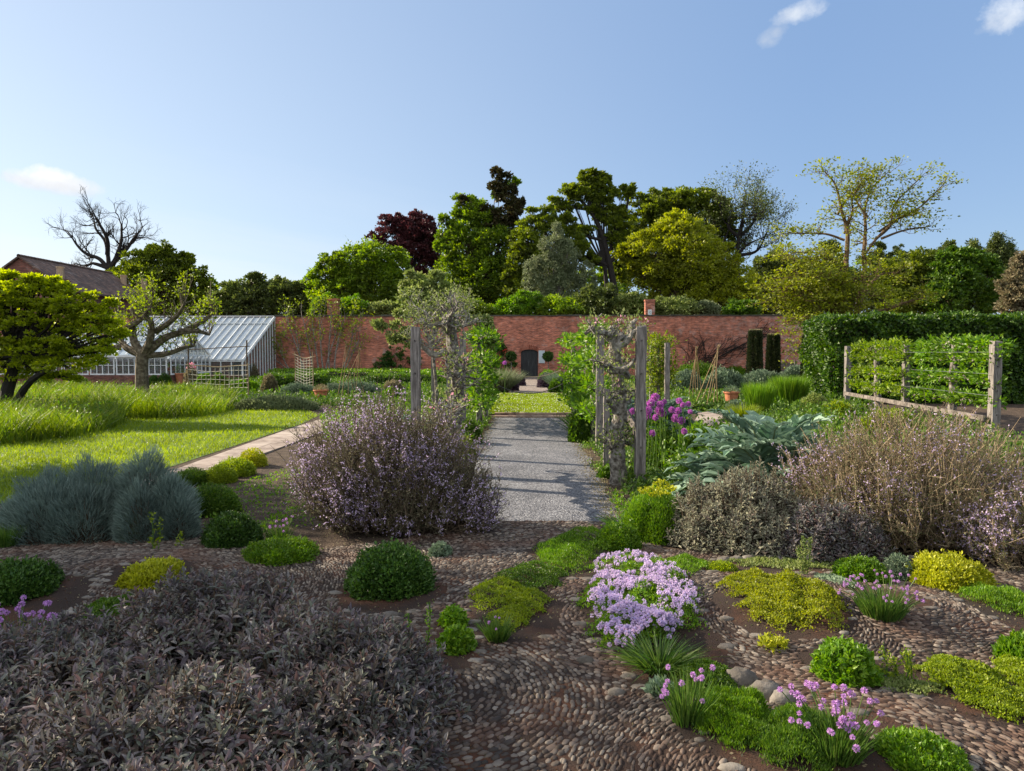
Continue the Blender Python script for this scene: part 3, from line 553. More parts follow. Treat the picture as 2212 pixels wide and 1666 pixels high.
# loose gravel grains and leaf litter give the bare beds a real surface
n = 26000; Pc = scatter([(-6, 2.4), (6.5, 2.4), (7.5, 9.5), (1.2, 14), (1.1, 7.7), (-1.1, 7.7), (-1.2, 14), (-7, 11)], n, 1.2); Pc = Pc[(in_beds(Pc[:, 0], Pc[:, 1]) | (Pc[:, 1] > 6.5))]
n = len(Pc); P = np.c_[Pc, gh(Pc[:, 0], Pc[:, 1]) + .012]; k = M(); D = rdir(n); D[:, 2] = np.abs(D[:, 2]) * .5; leaves(k, P, nrm(D), rng.uniform(.008, .025, n), .012, 'd')
k.obj('leaf_litter', LM['buff'])['kind'] = 'stuff'
# stray seedlings and moss tufts between the cobbles
n = 9000; Pc = scatter([(-5, 2.7), (5.5, 2.7), (6.4, 6.2), (-5, 6.2)], n, 1.0); P = np.c_[Pc, gh(Pc[:, 0], Pc[:, 1]) + .014]; k = M(); D = nrm(rdir(n) * .7 + (0, 0, .8)); leaves(k, P, D, rng.uniform(.006, .02, n), .006, 'd')
k.obj('moss_tufts', leafm('brown_moss', [(.05, .022, .010), (.11, .045, .015), (.06, .07, .02)], .1, .8))['kind'] = 'stuff'

# lawn blades
def lawn_blades(P, n, h, w_, z, lm='grass', near=1.5, name='grass'):
    Q = scatter(P, n, near); n = len(Q); B = np.c_[Q, np.full(n, z)]; D = nrm(rdir(n) * .45 + (0, 0, 1)); L = rng.uniform(.6, 1.2, n) * h * (1 + .02 * Q[:, 1])
    bd = rdir(n) * (L * .4)[:, None]; bd[:, 2] = -np.abs(bd[:, 2]) * .4; m = M(); blades(m, B, D, L, w_ * (1 + .05 * Q[:, 1]), bd, 2); o = m.obj(name, LM[lm]); o['kind'] = 'stuff'; return o
lawn_blades(LAWN, 110000, .06, .007, .006); lawn_blades(MIDLAWN, 26000, .045, .010, .03)
Q = scatter(MIDLAWN, 900); n = len(Q); m = M(); leaves(m, np.c_[Q, np.full(n, .075)], rdir(n), .03, .03, 'd'); m.obj('daisies', LM['white'])['kind'] = 'stuff'
Q = scatter(LAWN, 700, 1.); n = len(Q); m = M(); leaves(m, np.c_[Q, np.full(n, .07)], rdir(n), .018, .018, 'd'); m.obj('daisies', LM['white'])['kind'] = 'stuff'
def tall_grass(P, n, h, name='long_grass'):
    Q = scatter(P, n, 1.0); n = len(Q); hh = h * (1 + .22 * np.sin(Q[:, 0] * 1.3) * np.cos(Q[:, 1] * 1.1 + 1) + .1 * np.sin(Q[:, 0] * 3.1 + Q[:, 1])); L = hh * rng.uniform(.35, 1.2, n) ** .8
    D = nrm(rdir(n) * .42 + (0, 0, 1)); ph = np.sin(Q[:, 0] * 2.7 + 2 * np.sin(Q[:, 1] * 2.2)); bd = rdir(n) * (L * .5)[:, None] + np.stack([ph * .14, np.cos(Q[:, 0] * 3.3 + Q[:, 1] * 2) * .14, 0 * ph], 1); bd[:, 2] = -np.abs(bd[:, 2]) * .5
    m = M(); blades(m, np.c_[Q, np.zeros(n)], D, L, rng.uniform(.010, .024, n), bd, 3); o = m.obj(name, LM['tall']); o['kind'] = 'stuff'
tall_grass(TALLA, 70000, .72)
Q = scatter(TALLA, 5200, 1.0); n = len(Q); m = M(); z = rng.uniform(.25, .68, n); leaves(m, np.c_[Q, z], nrm(rdir(n) + (0, 0, .4)), rng.uniform(.05, .12, n), .045, 'f'); m.obj('meadow_weeds', LM['bright'])['kind'] = 'stuff'
Q = scatter(TALLA, 1500, 1.0); n = len(Q); m = M(); z = rng.uniform(.6, .85, n); segs(m, np.c_[Q, z * 0 + .1], np.c_[Q + rng.normal(size=(n, 2)) * .05, z], .002, .0015, 3); m.obj('seed_stalks', MT['straw'])['kind'] = 'stuff'
# ragged margins of the walk: stray pebbles, fallen leaves and weeds
n = 9000; ys = 7.7 + 12.2 * rng.random(n) ** 1.5; sd_e = np.sign(rng.random(n) - .5); xs = sd_e * (1.02 + rng.normal(size=n) * .10); k = M(); leaves(k, np.stack([xs, ys, np.full(n, .014)], 1), nrm(rdir(n) * (1, 1, .25) + (0, 0, .1)), rng.uniform(.01, .03, n), .018, 'd'); k.obj('leaf_litter', LM['buff'])['kind'] = 'stuff'
n = 3800; ys = 7.7 + 12.2 * rng.random(n) ** 1.3; sd_e = np.sign(rng.random(n) - .5); ok = np.sin(ys * 2.3 + sd_e) + np.sin(ys * 5.1) * .6 > .1; xs = sd_e * (1.10 + rng.normal(size=n) * .06); P = np.stack([xs, ys, .01 + rng.random(n) * .06], 1)[ok]; k = M(); leaves(k, P, nrm(rdir(len(P)) + (0, 0, .7)), rng.uniform(.02, .06, len(P)), .022, 'f'); k.obj('edge_weeds', LM['bright'])['kind'] = 'stuff'
# low mixed leafage over the far beds on both sides of the lawn
def cover(P, n, h, lm, leaf, name='bed_plants', near=.6, up=.8):
    Q = scatter(P, n, near); n = len(Q); z = rng.random(n) ** 1.5 * h * (.4 + .6 * np.clip(np.sin(Q[:, 0] * 2.1 + Q[:, 1] * .7) * np.sin(Q[:, 1] * 1.9) + .6, 0, 1)); m = M()
    D = nrm(rdir(n) + (0, 0, up)); lf = leaf * rng.uniform(.6, 1.3, n); leaves(m, np.c_[Q, z + .01], D, lf, lf * .5, 'd'); o = m.obj(name, LM[lm]); o['kind'] = 'stuff'
cover([(-16, 26), (-1.2, 22), (-2, 33), (-3, 50), (-20, 50)], 42000, .30, 'mid', .13)
cover([(2, 21.5), (11, 22), (18, 50), (2, 50)], 36000, .30, 'mid', .13)
cover(pg([(690, 905), (860, 880), (1040, 905), (1030, 960), (860, 985), (700, 960)]), 9000, .35, 'bright', .07)
cover([(-3.2, 7.2), (-1.4, 7.4), (-1.5, 9.8), (-4.2, 9.0), (-5, 7.6)], 1500, .10, 'bright', .04)
cover([(1.25, 7.9), (1.9, 7.9), (2.1, 20), (1.1, 20)], 9000, .22, 'mid', .06)
cover([(-1.1, 12.6), (-2.4, 12.8), (-2.2, 20), (-1.05, 20)], 9000, .25, 'mid', .06)
cover([(2.0, 9.2), (4.2, 9.0), (4.1, 15), (2.2, 15.5)], 16000, .55, 'bright', .09)
cover([(5.3, 8.6), (9.8, 9.5), (9.6, 24), (5.2, 20)], 20000, .5, 'mid', .09)
# ------------------------------------------------------------------ brick wall with its door, coping and chimneys
WY = 52.0; WH = 4.52
wall = thing('brick_wall', 'long high red brick garden wall with a dark arched door, weathered pale towards the right', 'wall', (0, WY, 0))
dl, dr = at(1125, 800, WY)[0], at(1162, 800, WY)[0]; dz = at(1143, 763, WY)[2]; ztop = at(1143, 755, WY)[2]; zs = ztop - .25
arc = [((dl + dr) / 2 + (dr - dl) / 2 * math.cos(a), zs + (ztop - zs) * math.sin(a)) for a in np.linspace(0, math.pi, 13)]
X0, X1 = -46., 46.
k = M(); out_ = [(X0, WY, 0), (dl, WY, 0)] + [(x, WY, z) for x, z in arc[::-1]] + [(dr, WY, 0), (X1, WY, 0), (X1, WY, WH), (X0, WY, WH)]
prism(k, out_, (0, .36, 0)); k.obj('brickwork', MT['brick'], wall)
k = M(); x = X0
while x < X1: L = rnd.uniform(.8, 1.1); box(k, (x, WY - .07, WH), (x + L - .01, WY + .43, WH + rnd.uniform(.05, .13))); x += L
k.obj('coping', MT['coping'], wall)
k = M()                                               # arch ring of header bricks
cxa, ra_ = (dl + dr) / 2, (dr - dl) / 2
for a in np.linspace(.05, math.pi - .05, 17):
    p = np.array((cxa + ra_ * math.cos(a), zs + (ztop - zs) * math.sin(a))); q = np.array((cxa + (ra_ + .16) * math.cos(a), zs + (ztop - zs + .3) * math.sin(a) + .03)); tv = nrm(np.array((-(q - p)[1], (q - p)[0]))) * .045
    P = [p + tv, p - tv, q - tv * 1.2, q + tv * 1.2]; prism(k, [(u, WY - .012, v) for u, v in P], (0, .011, 0))
k.obj('door_arch', MT['brickedge'], wall)
k = M(); bw = (dr - dl) / 8
for i in range(8):
    xa, xb = dl + i * bw + .006, dl + (i + 1) * bw - .006; zt = ztop
    box(k, (xa, WY + .12 + rnd.uniform(0, .008), .03), (xb, WY + .17, zt))
box(k, (dl, WY + .175, 0), (dr, WY + .2, ztop)); dd_ = k.obj('door', MT['door'], wall)
k = M(); box(k, (dl + .16, WY + .095, .9), (dl + .24, WY + .118, 1.15)); segs(k, [(dl + .2, WY + .1, 1.0)], [(dl + .2, WY + .04, 1.0)], .03, .03, 8)
h = k.obj('handle', MT['iron'], wall); h.parent = dd_; h.location = (0, 0, 0)
k = M(); box(k, (dl - .1, WY - .5, 0), (dr + .1, WY - .01, .06)); k.obj('doorstep', MT['flag'], wall)
for px, ptop, wpx in ((719, 645, 24), (1404, 647, 20)):
    x = at(px, 700, WY)[0]; hw = wpx / S(WY) / 2; zt = at(px, ptop, WY)[2]; k = M()
    box(k, (x - hw, WY - .02 - .003, WH - .4), (x + hw, WY + .5, zt - .12)); box(k, (x - hw - .03, WY - .05, zt - .12), (x + hw + .03, WY + .53, zt)); k.obj('chimney', MT['brick'], wall)
# small pale plaque with a dark squiggle on the right chimney
x = at(1404, 668, WY)[0]; k = M(); box(k, (x - .15, WY - .05, WH + .06), (x + .12, WY - .026, WH + .46)); pl = k.obj('plaque', MT['white'], wall)
k = M(); tube(k, curve([(x - .07, WY - .056, WH + .36), (x + .04, WY - .056, WH + .32), (x - .04, WY - .056, WH + .24), (x + .05, WY - .056, WH + .17)], 10), .012, 5); g = k.obj('mark', MT['iron'], wall); g.parent = pl; g.location = (0, 0, 0)
# pale notice board beside the door
p = at(1170, 772, WY); t = thing('notice_board', 'small pale rectangular notice board fixed to the brick wall right of the door', 'sign', (p[0], WY, 1.2))
k = M(); box(k, (p[0] - .20, WY - .03, 1.1), (p[0] + .20, WY - .004, 2.0)); k.obj('board', flat('notice_grey', (.45, .52, .55)), t)
k = M()
for a, b in (((p[0] - .22, WY - .045, 1.08), (p[0] - .195, WY - .001, 2.02)), ((p[0] + .195, WY - .045, 1.08), (p[0] + .22, WY - .001, 2.02)), ((p[0] - .195, WY - .045, 2.0), (p[0] + .195, WY - .001, 2.02))): box(k, a, b)
k.obj('frame', MT['white'], t)
# standard bay trees either side of the door
for px, lb in ((1104, 'left'), (1184, 'right')):
    p = at(px, 770, WY - 1.3); t = thing('standard_bay', f'clipped ball-headed bay tree on a thin stem just {lb} of the dark door', 'shrub', (p[0], WY - 1.3, 0), 'ball-headed bays flanking the door')
    k = M(); P, U = ell(1500, p, (.33, .33, .30), .6, 1.05, up=False); leaves(k, P, nrm(U + rdir(1500)), .12, .06, 'd'); k.obj('crown', LM['dark'], t)
    k = M(); tube(k, [(p[0], WY - 1.3, 0), (p[0] + .02, WY - 1.3, .8), (p[0], WY - 1.3, p[2])], .03, 6); k.obj('trunk', MT['bark'], t)

# ------------------------------------------------------------------ lean-to greenhouse on the wall, and the span greenhouse before it
t = thing('lean_to_greenhouse', 'long lean-to glasshouse whose steep glass roof rises to the brick wall top', 'greenhouse', (-23, 49, 0))
gx0, gx1, gy0, gy1, ze, zr = -28.6, -18.7, 46.0, 51.98, 1.36, 4.48
k = M(); poly(k, [(gx0, gy0, ze), (gx1, gy0, ze), (gx1, gy1, zr), (gx0, gy1, zr)]); k.obj('roof_glass', MT['glass'], t)
k = M(); nb = 20
for i in range(nb + 1):
    x = gx0 + (gx1 - gx0) * i / nb; w_ = .030 if i % 4 == 0 else .012; d = np.array((0, gy1 - gy0, zr - ze))
    prism(k, [(x - w_, gy0 - .05, ze - .011), (x + w_, gy0 - .05, ze - .01), (x + w_, gy0 - .05, ze + .05), (x - w_, gy0 - .05, ze + .05)], d)
for f in (0., .82, .995):
    y = gy0 + (gy1 - gy0) * f; z = ze + (zr - ze) * f; box(k, (gx0, y - .04, z + .052), (gx1, y + .04, z + .10))
for j in range(1, 9):
    y = gy0 + (gy1 - gy0) * j / 9; z = ze + (zr - ze) * j / 9
    for i in range(nb):
        xa = gx0 + (gx1 - gx0) * i / nb + .02; box(k, (xa, y - .006, z + .003), (xa + (gx1 - gx0) / nb - .04, y + .006, z + .012))
k.obj('glazing_bars', MT['white'], t)
k = M(); poly(k, [(gx1, gy0, .2), (gx1, gy1, .2), (gx1, gy1, zr - .02), (gx1, gy0, ze - .02)]); k.obj('end_glass', MT['pane'], t)
k = M()
for i in range(13):
    y = gy0 + (gy1 - gy0) * i / 12; z = ze + (zr - ze) * i / 12; box(k, (gx1 + .005, y - .035, .2), (gx1 + .055, y + .035, z))
d = np.array((0, gy1 - gy0, zr - ze)); prism(k, [(gx1 + .06, gy0, ze - .1), (gx1 + .10, gy0, ze - .1), (gx1 + .10, gy0, ze + .03), (gx1 + .06, gy0, ze + .03)], d); k.obj('end_frame', MT['white'], t)
k = M(); box(k, (gx0, gy0, 0), (gx1, gy0 + .2, .35)); box(k, (gx1 - .2, gy0 + .201, 0), (gx1 - .001, gy1, .35)); k.obj('base_wall', MT['brickhouse'], t)
k = M(); box(k, (gx0, gy0 + .06, .352), (gx1, gy0 + .09, ze - .05)); k.obj('front_glass', MT['pane'], t)
k = M(); box(k, (gx0, gy0 + .01, ze - .09), (gx1, gy0 + .13, ze - .012)); 
for i in range(15):
    x = gx0 + (gx1 - gx0 - .07) * i / 14; box(k, (x, gy0 + .012, .35), (x + .06, gy0 + .12, ze - .092))
k.obj('front_frame', MT['white'], t)

t = thing('span_greenhouse', 'white framed span-roof greenhouse on a low brick base behind the apple tree', 'greenhouse', (-24, 43, 0))
ax0, ax1, ay0, ay1, ae, ar = -32., -20.9, 41., 46., 1.72, 2.95; ayr = 43.5; sill = .55
k = M(); poly(k, [(ax0, ay0, ae), (ax1, ay0, ae), (ax1, ayr, ar), (ax0, ayr, ar)]); poly(k, [(ax0, ayr, ar), (ax1, ayr, ar), (ax1, ay1 - .01, ae), (ax0, ay1 - .01, ae)]); k.obj('roof_glass', MT['glass'], t)
k = M()
for i in range(18):
    x = ax0 + (ax1 - ax0) * i / 17
    for y0, y1_ in ((ay0 - .08, ayr), (ay1 - .02, ayr)): prism(k, [(x - .022, y0, ae), (x + .022, y0, ae), (x + .022, y0, ae + .05), (x - .022, y0, ae + .05)], (0, y1_ - y0, ar - ae))
box(k, (ax0, ayr - .07, ar + .052), (ax1, ayr + .07, ar + .14)); box(k, (ax0, ay0 - .10, ae - .12), (ax1, ay0 - .01, ae - .005))
box(k, (ax0, ayr - 1.0, ar - .46), (ax1, ayr - .95, ar - .38)); k.obj('glazing_bars', MT['white'], t)
k = M(); box(k, (ax0, ay0, 0), (ax1, ay0 + .22, sill)); box(k, (ax1 - .22, ay0 + .221, 0), (ax1, ay1, sill)); k.obj('base_wall', MT['brickhouse'], t)
for j, x in enumerate(np.arange(ax0 + .1, ax1 - 1.0, 1.55)):
    k = M(); x1 = x + 1.45
    for a, b in (((x, sill + .002), (x + .06, ae - .12)), ((x1 - .06, sill + .002), (x1, ae - .12)), ((x + .06, sill + .002), (x1 - .06, sill + .08)), ((x + .06, ae - .2), (x1 - .06, ae - .122)), ((x + .72, sill + .08), (x + .76, ae - .2)), ((x + .38, sill + .08), (x + .41, ae - .2)), ((x + 1.07, sill + .08), (x + 1.10, ae - .2)), ((x + .06, 1.1), (x1 - .06, 1.13))):
        o_ = .0 if a[1] != 1.1 else .006
        box(k, (a[0], ay0 + .04 + o_, a[1]), (b[0], ay0 + .10, b[1]))
    f = k.obj('window', MT['white'], t); k = M(); box(k, (x + .06, ay0 + .12, sill), (x1 - .06, ay0 + .125, ae - .12)); g = k.obj('pane', MT['pane'], t); g.parent = f; g.location = (0, 0, 0)
k = M(); poly(k, [(ax1, ay0, sill), (ax1, ay1, sill), (ax1, ay1, ae), (ax1, ayr, ar), (ax1, ay0, ae)]); k.obj('gable_glass', MT['pane'], t)
k = M()
for i in range(10):
    y = ay0 + (ay1 - ay0) * i / 9; z = ar - (ar - ae) * abs(y - ayr) / 2.5; box(k, (ax1 + .004, y - .03, sill), (ax1 + .05, y + .03, z))
box(k, (ax1 + .052, ay0, 1.62), (ax1 + .08, ay1, 1.72)); box(k, (ax1 + .052, ay0, sill), (ax1 + .08, ay1, sill + .1)); box(k, (ax1 + .052, ay0, 1.1), (ax1 + .075, ay1, 1.14))
for s0, s1 in ((ay0 - .1, ayr), (ay1 + .1, ayr)): prism(k, [(ax1 + .085, s0, ae - .12), (ax1 + .12, s0, ae - .12), (ax1 + .12, s0, ae + .03), (ax1 + .085, s0, ae + .03)], (0, s1 - s0, ar - ae + .02))
k.obj('gable_frame', MT['white'], t)
k = M(); box(k, (ax0 + .3, 42.2, .7), (ax1 - .5, 43.2, .76)); k.obj('staging_shelf', MT['rail'], t)
for i in range(26):
    x = ax0 + .6 + i * .4; s0 = thing('potted_seedling', 'small terracotta pot with a green seedling on the glasshouse staging', 'potted plant', (x, 42.4, .762), 'seedlings on the glasshouse staging')
    k = M(); segs(k, [(x, 42.4, .762)], [(x, 42.4, .95)], .06, .09, 8); k.obj('pot', MT['terracotta'], s0); k = M(); leafcluster(k, [(x, 42.4, 1.05)], 20, .07, .12); k.obj('foliage', LM['bright'], s0)

# ------------------------------------------------------------------ brick house beyond the wall, far left
hx, he, hz, hr = -38., 3.45, 6.6, 8.95; hy0, hy1 = 52.6, 64.
t = thing('brick_house', 'red brick house with long dark tiled roof and chimneys, far left beyond the wall', 'house', (hx, 58, 0))
k = M(); prism(k, [(hx - he, hy0, 0), (hx + he, hy0, 0), (hx + he, hy0, hz), (hx, hy0, hr - .05), (hx - he, hy0, hz)], (0, hy1 - hy0, 0)); hw_ = k.obj('wall', MT['brickhouse'], t)
k = M(); e = .3; sl2 = (hr - hz) / he
for s in (-1, 1):
    prism(k, [(hx, hy0 - .2, hr), (hx + s * (he + e), hy0 - .2, hz - e * sl2), (hx + s * (he + e), hy0 - .2, hz - e * sl2 + .14), (hx, hy0 - .2, hr + .14)][::s], (0, hy1 - hy0 + .4, 0))
rf = k.obj('roof', MT['rooftile'], t)
k = M(); y = hy0 - .2
while y < hy1 + .1: segs(k, [(hx, y, hr + .13)], [(hx, y + .33, hr + .13)], .13, .12, 8); y += .34
g = k.obj('ridge_tiles', MT['rooftile'], t); g.parent = rf; g.location = (0, 0, 0)
for px, Y, zt, hwid in ((131, 53.2, 8.1, .42), (267, 63.6, 8.6, .4), (311, 63.0, 8.2, .42)):
    x = at(px, 600, Y)[0]; k = M(); box(k, (x - hwid, Y - .4, 5.0), (x + hwid, Y + .4, zt - .95)); box(k, (x - hwid - .08, Y - .48, zt - .95), (x + hwid + .08, Y + .48, zt - .8)); box(k, (x - hwid - .02, Y - .42, zt - .8), (x + hwid + .02, Y + .42, zt - .7))
    c_ = k.obj('chimney', MT['brickhouse'], t); c_.parent = rf; c_.location = (0, 0, 0)
    k = M(); segs(k, [(x, Y, zt - .7)], [(x, Y, zt + .15)], .27, .24, 10); segs(k, [(x, Y, zt + .15)], [(x, Y, zt + .25)], .29, .29, 10); g = k.obj('chimney_pot', MT['clay'], t)
for y in (54.5, 57.2, 60., 62.5):
    k = M(); xw = hx + he
    box(k, (xw + .002, y - .5, 3.6), (xw + .05, y + .5, 3.68)); box(k, (xw + .002, y - .5, 5.12), (xw + .05, y + .5, 5.2))
    for q in (-.5, -.02, .46): box(k, (xw + .002, y + q, 3.68), (xw + .048, y + q + .04, 5.12))
    f = k.obj('window', MT['white'], t); k = M(); poly(k, [(xw + .004, y - .46, 3.68), (xw + .004, y + .46, 3.68), (xw + .004, y + .46, 5.12), (xw + .004, y - .46, 5.12)]); g = k.obj('pane', MT['pane'], t); g.parent = f; g.location = (0, 0, 0)
k = M(); xa = at(155, 580, 60)[0]; segs(k, [(xa, 60, 7.5)], [(xa, 60, 9.6)], .025, .025, 5)
segs(k, [(xa - 1.3, 60, 9.4)], [(xa + .8, 60, 9.3)], .02, .02, 5)
for q in np.linspace(-1.2, .7, 9): segs(k, [(xa + q, 59.7, 9.36), (xa + q, 60, 9.2)], [(xa + q, 60.3, 9.36), (xa + q, 60, 9.55)], .012, .012, 4)
k.obj('aerial', MT['iron'], t)

# ------------------------------------------------------------------ trees beyond the wall
far_tree('broadleaf_tree', 'rounded dark green tree beside the far end of the brick house roof', 70, (350, 0), [(300, 575, 35), (350, 580, 45), (330, 558, 28), (395, 590, 35), (375, 560, 22), (400, 562, 18), (290, 610, 45), (350, 630, 60), (420, 620, 38), (445, 632, 22), (255, 600, 20), (430, 655, 40)], 'oak', .34, 26000)
far_tree('hedgerow_tree', 'low brownish-green hedgerow tree between the dark rounded tree and the fig on the wall', 64, (560, 0), [(520, 640, 38), (560, 625, 30), (480, 655, 30), (600, 635, 32), (540, 665, 45)], 'dkcrown', .30, 14000)
far_tree('hedgerow_tree', 'low dark bush-like tree with reddish tints right of the brown hedgerow tree', 63, (650, 0), [(630, 640, 36), (665, 650, 35), (620, 668, 40), (690, 665, 40), (600, 625, 18)], 'dkcrown', .30, 13000)
far_tree('field_maple', 'broad green tree with long outreaching sprays on its left, below the purple beech', 62, (790, 0), [(808, 570, 45), (720, 580, 32), (755, 575, 42), (846, 578, 42), (682, 590, 17), (700, 573, 12), (743, 622, 45), (826, 622, 52), (700, 638, 35), (861, 636, 40), (765, 655, 40), (668, 604, 10)], 'lush', .28, 34000)
p = thing('sapling', 'thin sparse treetop poking above the green tree left of the purple beech', 'tree', (*at(770, 700, 66)[:2], 0), 'trees beyond the garden wall'); A = []; tp = []
b0 = at(775, 640, 66); A.append((np.array((b0[0], 66, 0)), b0, .1, .06)); grow(A, tp, b0, np.array((-.05, 0, 1.)), 2.0, .06, 3, .45, .4); m = M(); addsegs(m, A, 4); m.obj('trunk', MT['barkbrown'], p)
m = M(); leafcluster(m, [q[0] for q in tp], 14, .28, .26); m.obj('crown', LM['lush'], p)
far_tree('copper_beech', 'dark purple-leaved beech tree rising left of the tall ivy-clad tree', 72, (890, 0), [(890, 500, 38), (846, 506, 34), (918, 520, 40), (815, 520, 18), (800, 512, 10), (935, 545, 36), (885, 535, 45), (902, 474, 14), (845, 480, 12), (925, 485, 14), (862, 488, 16), (930, 580, 30), (955, 520, 18)], 'purple', .30, 24000, bark='barkdark', cr=(.3, .6))
far_tree('ivy_clad_tree', 'tallest of the trees, a ragged ivy-clad tree with dark brown clumps at its top', 66, (1050, 0), [(1008, 450, 26), (1032, 462, 32), (1002, 495, 38), (1050, 480, 34), (1095, 500, 30), (1010, 545, 48), (1067, 535, 46), (980, 590, 40), (1037, 602, 54), (990, 645, 45), (965, 520, 26), (1085, 590, 35), (1050, 650, 45), (960, 478, 14), (1080, 420, 12), (1105, 395, 10)], 'lush', .30, 44000, tr=.35)
ic = [(1084, 380, 19, 18), (1072, 404, 17, 22), (1082, 425, 14, 18), (1103, 425, 20, 22), (1113, 448, 16, 26), (1096, 466, 26, 26), (1007, 437, 11, 12), (1055, 455, 18, 14), (1065, 490, 30, 26), (1035, 560, 26, 40), (1110, 480, 14, 18)]
tt = [o for o in sc.objects if o.name.startswith('ivy_clad_tree')][0]; m, _ = far_crown(65.5, ic, .26, 12000, cr=(.3, .6), lo=.3); m.obj('ivy', LM['ivy'], tt)
far_tree('broadleaf_tree', 'mid-height olive-green tree directly right of the ivy-clad tree, behind the pale birch', 63, (1150, 0), [(1155, 495, 32), (1180, 475, 26), (1140, 530, 36), (1210, 500, 30), (1130, 580, 40), (1165, 560, 34), (1180, 610, 45), (1130, 635, 42), (1240, 530, 26), (1150, 455, 7), (1225, 480, 18)], 'oak', .28, 28000)
far_tree('silver_birch', 'pale grey-green weeping birch in front of the oaks', 58, (1200, 0), [(1202, 510, 16, 24), (1195, 540, 26, 32), (1200, 580, 36, 36), (1225, 565, 26, 40), (1150, 585, 22, 32), (1222, 622, 42, 40), (1170, 630, 34, 40), (1265, 600, 24, 36)], 'birch', .17, 26000, cr=(.3, .55), flat_=1.2, up=-.5, tr=.2, bark='bark')
far_tree('oak_tree', 'tall open-branched oak with a leaning dark trunk and sky showing between its limbs', 74, (1320, 0), [(1277, 388, 28, 22), (1230, 410, 24, 14), (1257, 418, 32, 20), (1202, 436, 14, 9), (1227, 448, 26, 11), (1304, 424, 28, 22), (1316, 462, 28, 24), (1360, 408, 14, 16), (1343, 420, 12, 14), (1334, 482, 32, 22), (1278, 450, 18, 12), (1258, 500, 24, 14), (1240, 540, 26, 20), (1338, 520, 26, 22), (1275, 560, 22, 18), (1295, 400, 20, 18)], 'oak', .34, 24000, tr=.30, bark='barkdark', cr=(.3, .6), lo=.35)
tt = [o for o in sc.objects if o.name.startswith('oak_tree')][0]; m = M()
for L, r0 in (([(1330, 640), (1316, 569), (1304, 519), (1288, 477), (1271, 452), (1249, 428), (1232, 415)], .38), ([(1304, 519), (1335, 490), (1352, 455), (1360, 410)], .28), ([(1316, 569), (1345, 530), (1350, 500)], .25), ([(1271, 452), (1276, 415), (1277, 385)], .22), ([(1271, 452), (1240, 449), (1205, 437)], .18), ([(1304, 519), (1270, 512), (1245, 500)], .2), ([(1316, 575), (1280, 560), (1240, 545)], .22)):
    P = curve([at(*q, 74) for q in L], 14); tube(m, P, np.linspace(r0, r0 * .25, 14), 7)
m.obj('limbs', MT['barkdark'], tt)
far_tree('oak_tree', 'dense broad oak behind and above the golden domed tree', 78, (1480, 0), [(1376, 432, 22, 14), (1412, 426, 24, 18), (1415, 455, 36, 28), (1465, 436, 38, 26), (1498, 430, 34, 24), (1534, 436, 30, 24), (1526, 470, 36, 30), (1566, 462, 20, 24), (1388, 482, 36, 30), (1455, 480, 44, 34), (1558, 486, 26, 26), (1370, 530, 34, 34), (1350, 580, 30, 34), (1560, 520, 30, 30)], 'oak', .36, 36000, tr=.35, bark='barkdark')
far_tree('golden_tree', 'large domed golden-green tree in the middle of the tree line', 60, (1490, 0), [(1465, 495, 34), (1437, 515, 42), (1480, 525, 52), (1385, 540, 38), (1425, 560, 52), (1498, 565, 62), (1545, 575, 52), (1590, 618, 48), (1498, 620, 68), (1605, 650, 42), (1540, 650, 58), (1400, 585, 42), (1445, 625, 45), (1365, 560, 28), (1455, 470, 18), (1620, 665, 30), (1350, 545, 16)], 'gcrown', .26, 60000, tr=.5)
def bare_tree(name, label, Y, limbs, r0, depth, L, lm=None, k=0, leaf=.2, bark='barkdark', up=.15, spread=.55, group='trees beyond the garden wall', **kw):
    b = at(*limbs[0][0], Y); t = thing(name, label, 'tree', (b[0], Y, 0), group); m = M(); A = []; tp = []
    tube(m, [(b[0], Y, 0), tuple(b)], [r0 * 1.1, r0], 8)
    for q, pl_ in enumerate(limbs):
        n = 4 * len(pl_); P = curve([at(*u, Y) for u in pl_], n); P[:, 1] += np.linspace(0, 1, n) * rnd.uniform(-2.2, 2.2) * (q > 0); rr = np.linspace(r0 if q == 0 else r0 * .6, r0 * .18, n); tube(m, P, rr, 7)
        for j in range(n // 3, n):
            if rnd.random() < .62: grow(A, tp, P[j], nrm(nrm(P[j] - P[j - 1]) * .6 + rdir(1)[0] * .9 + (0, 0, .2)), L * rnd.uniform(.6, 1.1), rr[j] * .5, depth, spread, up, **kw)
        grow(A, tp, P[-1], nrm(P[-1] - P[-3]), L, rr[-1], depth, spread, up, **kw)
    addsegs(m, A, 4); m.obj('trunk', MT[bark], t)
    if lm: m = M(); leafcluster(m, [q[0] for q in tp], k, .3, leaf); m.obj('crown', LM[lm], t)
    return t
bare_tree('dead_tree', 'black leafless dead tree silhouetted above the brick house roof', 72, [[(238, 620), (236, 585), (250, 560), (262, 520), (262, 485)], [(236, 585), (215, 560), (185, 548), (165, 530), (150, 508)], [(236, 585), (232, 550), (225, 520), (205, 495), (200, 478)], [(250, 560), (270, 540), (285, 515), (295, 500)], [(232, 550), (240, 520), (232, 490), (228, 470)], [(236, 580), (205, 570), (195, 572)]], .40, 3, 1.25, kids=(2, 3))
bare_tree('thin_leaved_tree', 'nearly bare tree with fine grey twigs right of the dense oak', 76, [[(1592, 600), (1592, 552), (1596, 513), (1606, 464), (1608, 445)], [(1592, 552), (1612, 530), (1632, 520)], [(1596, 513), (1572, 490), (1580, 460)], [(1592, 552), (1640, 540), (1668, 500)], [(1596, 513), (1630, 480), (1640, 455)], [(1592, 570), (1560, 540), (1570, 505)]], .35, 3, 1.9, 'dkcrown', 3, .2, kids=(2, 3))
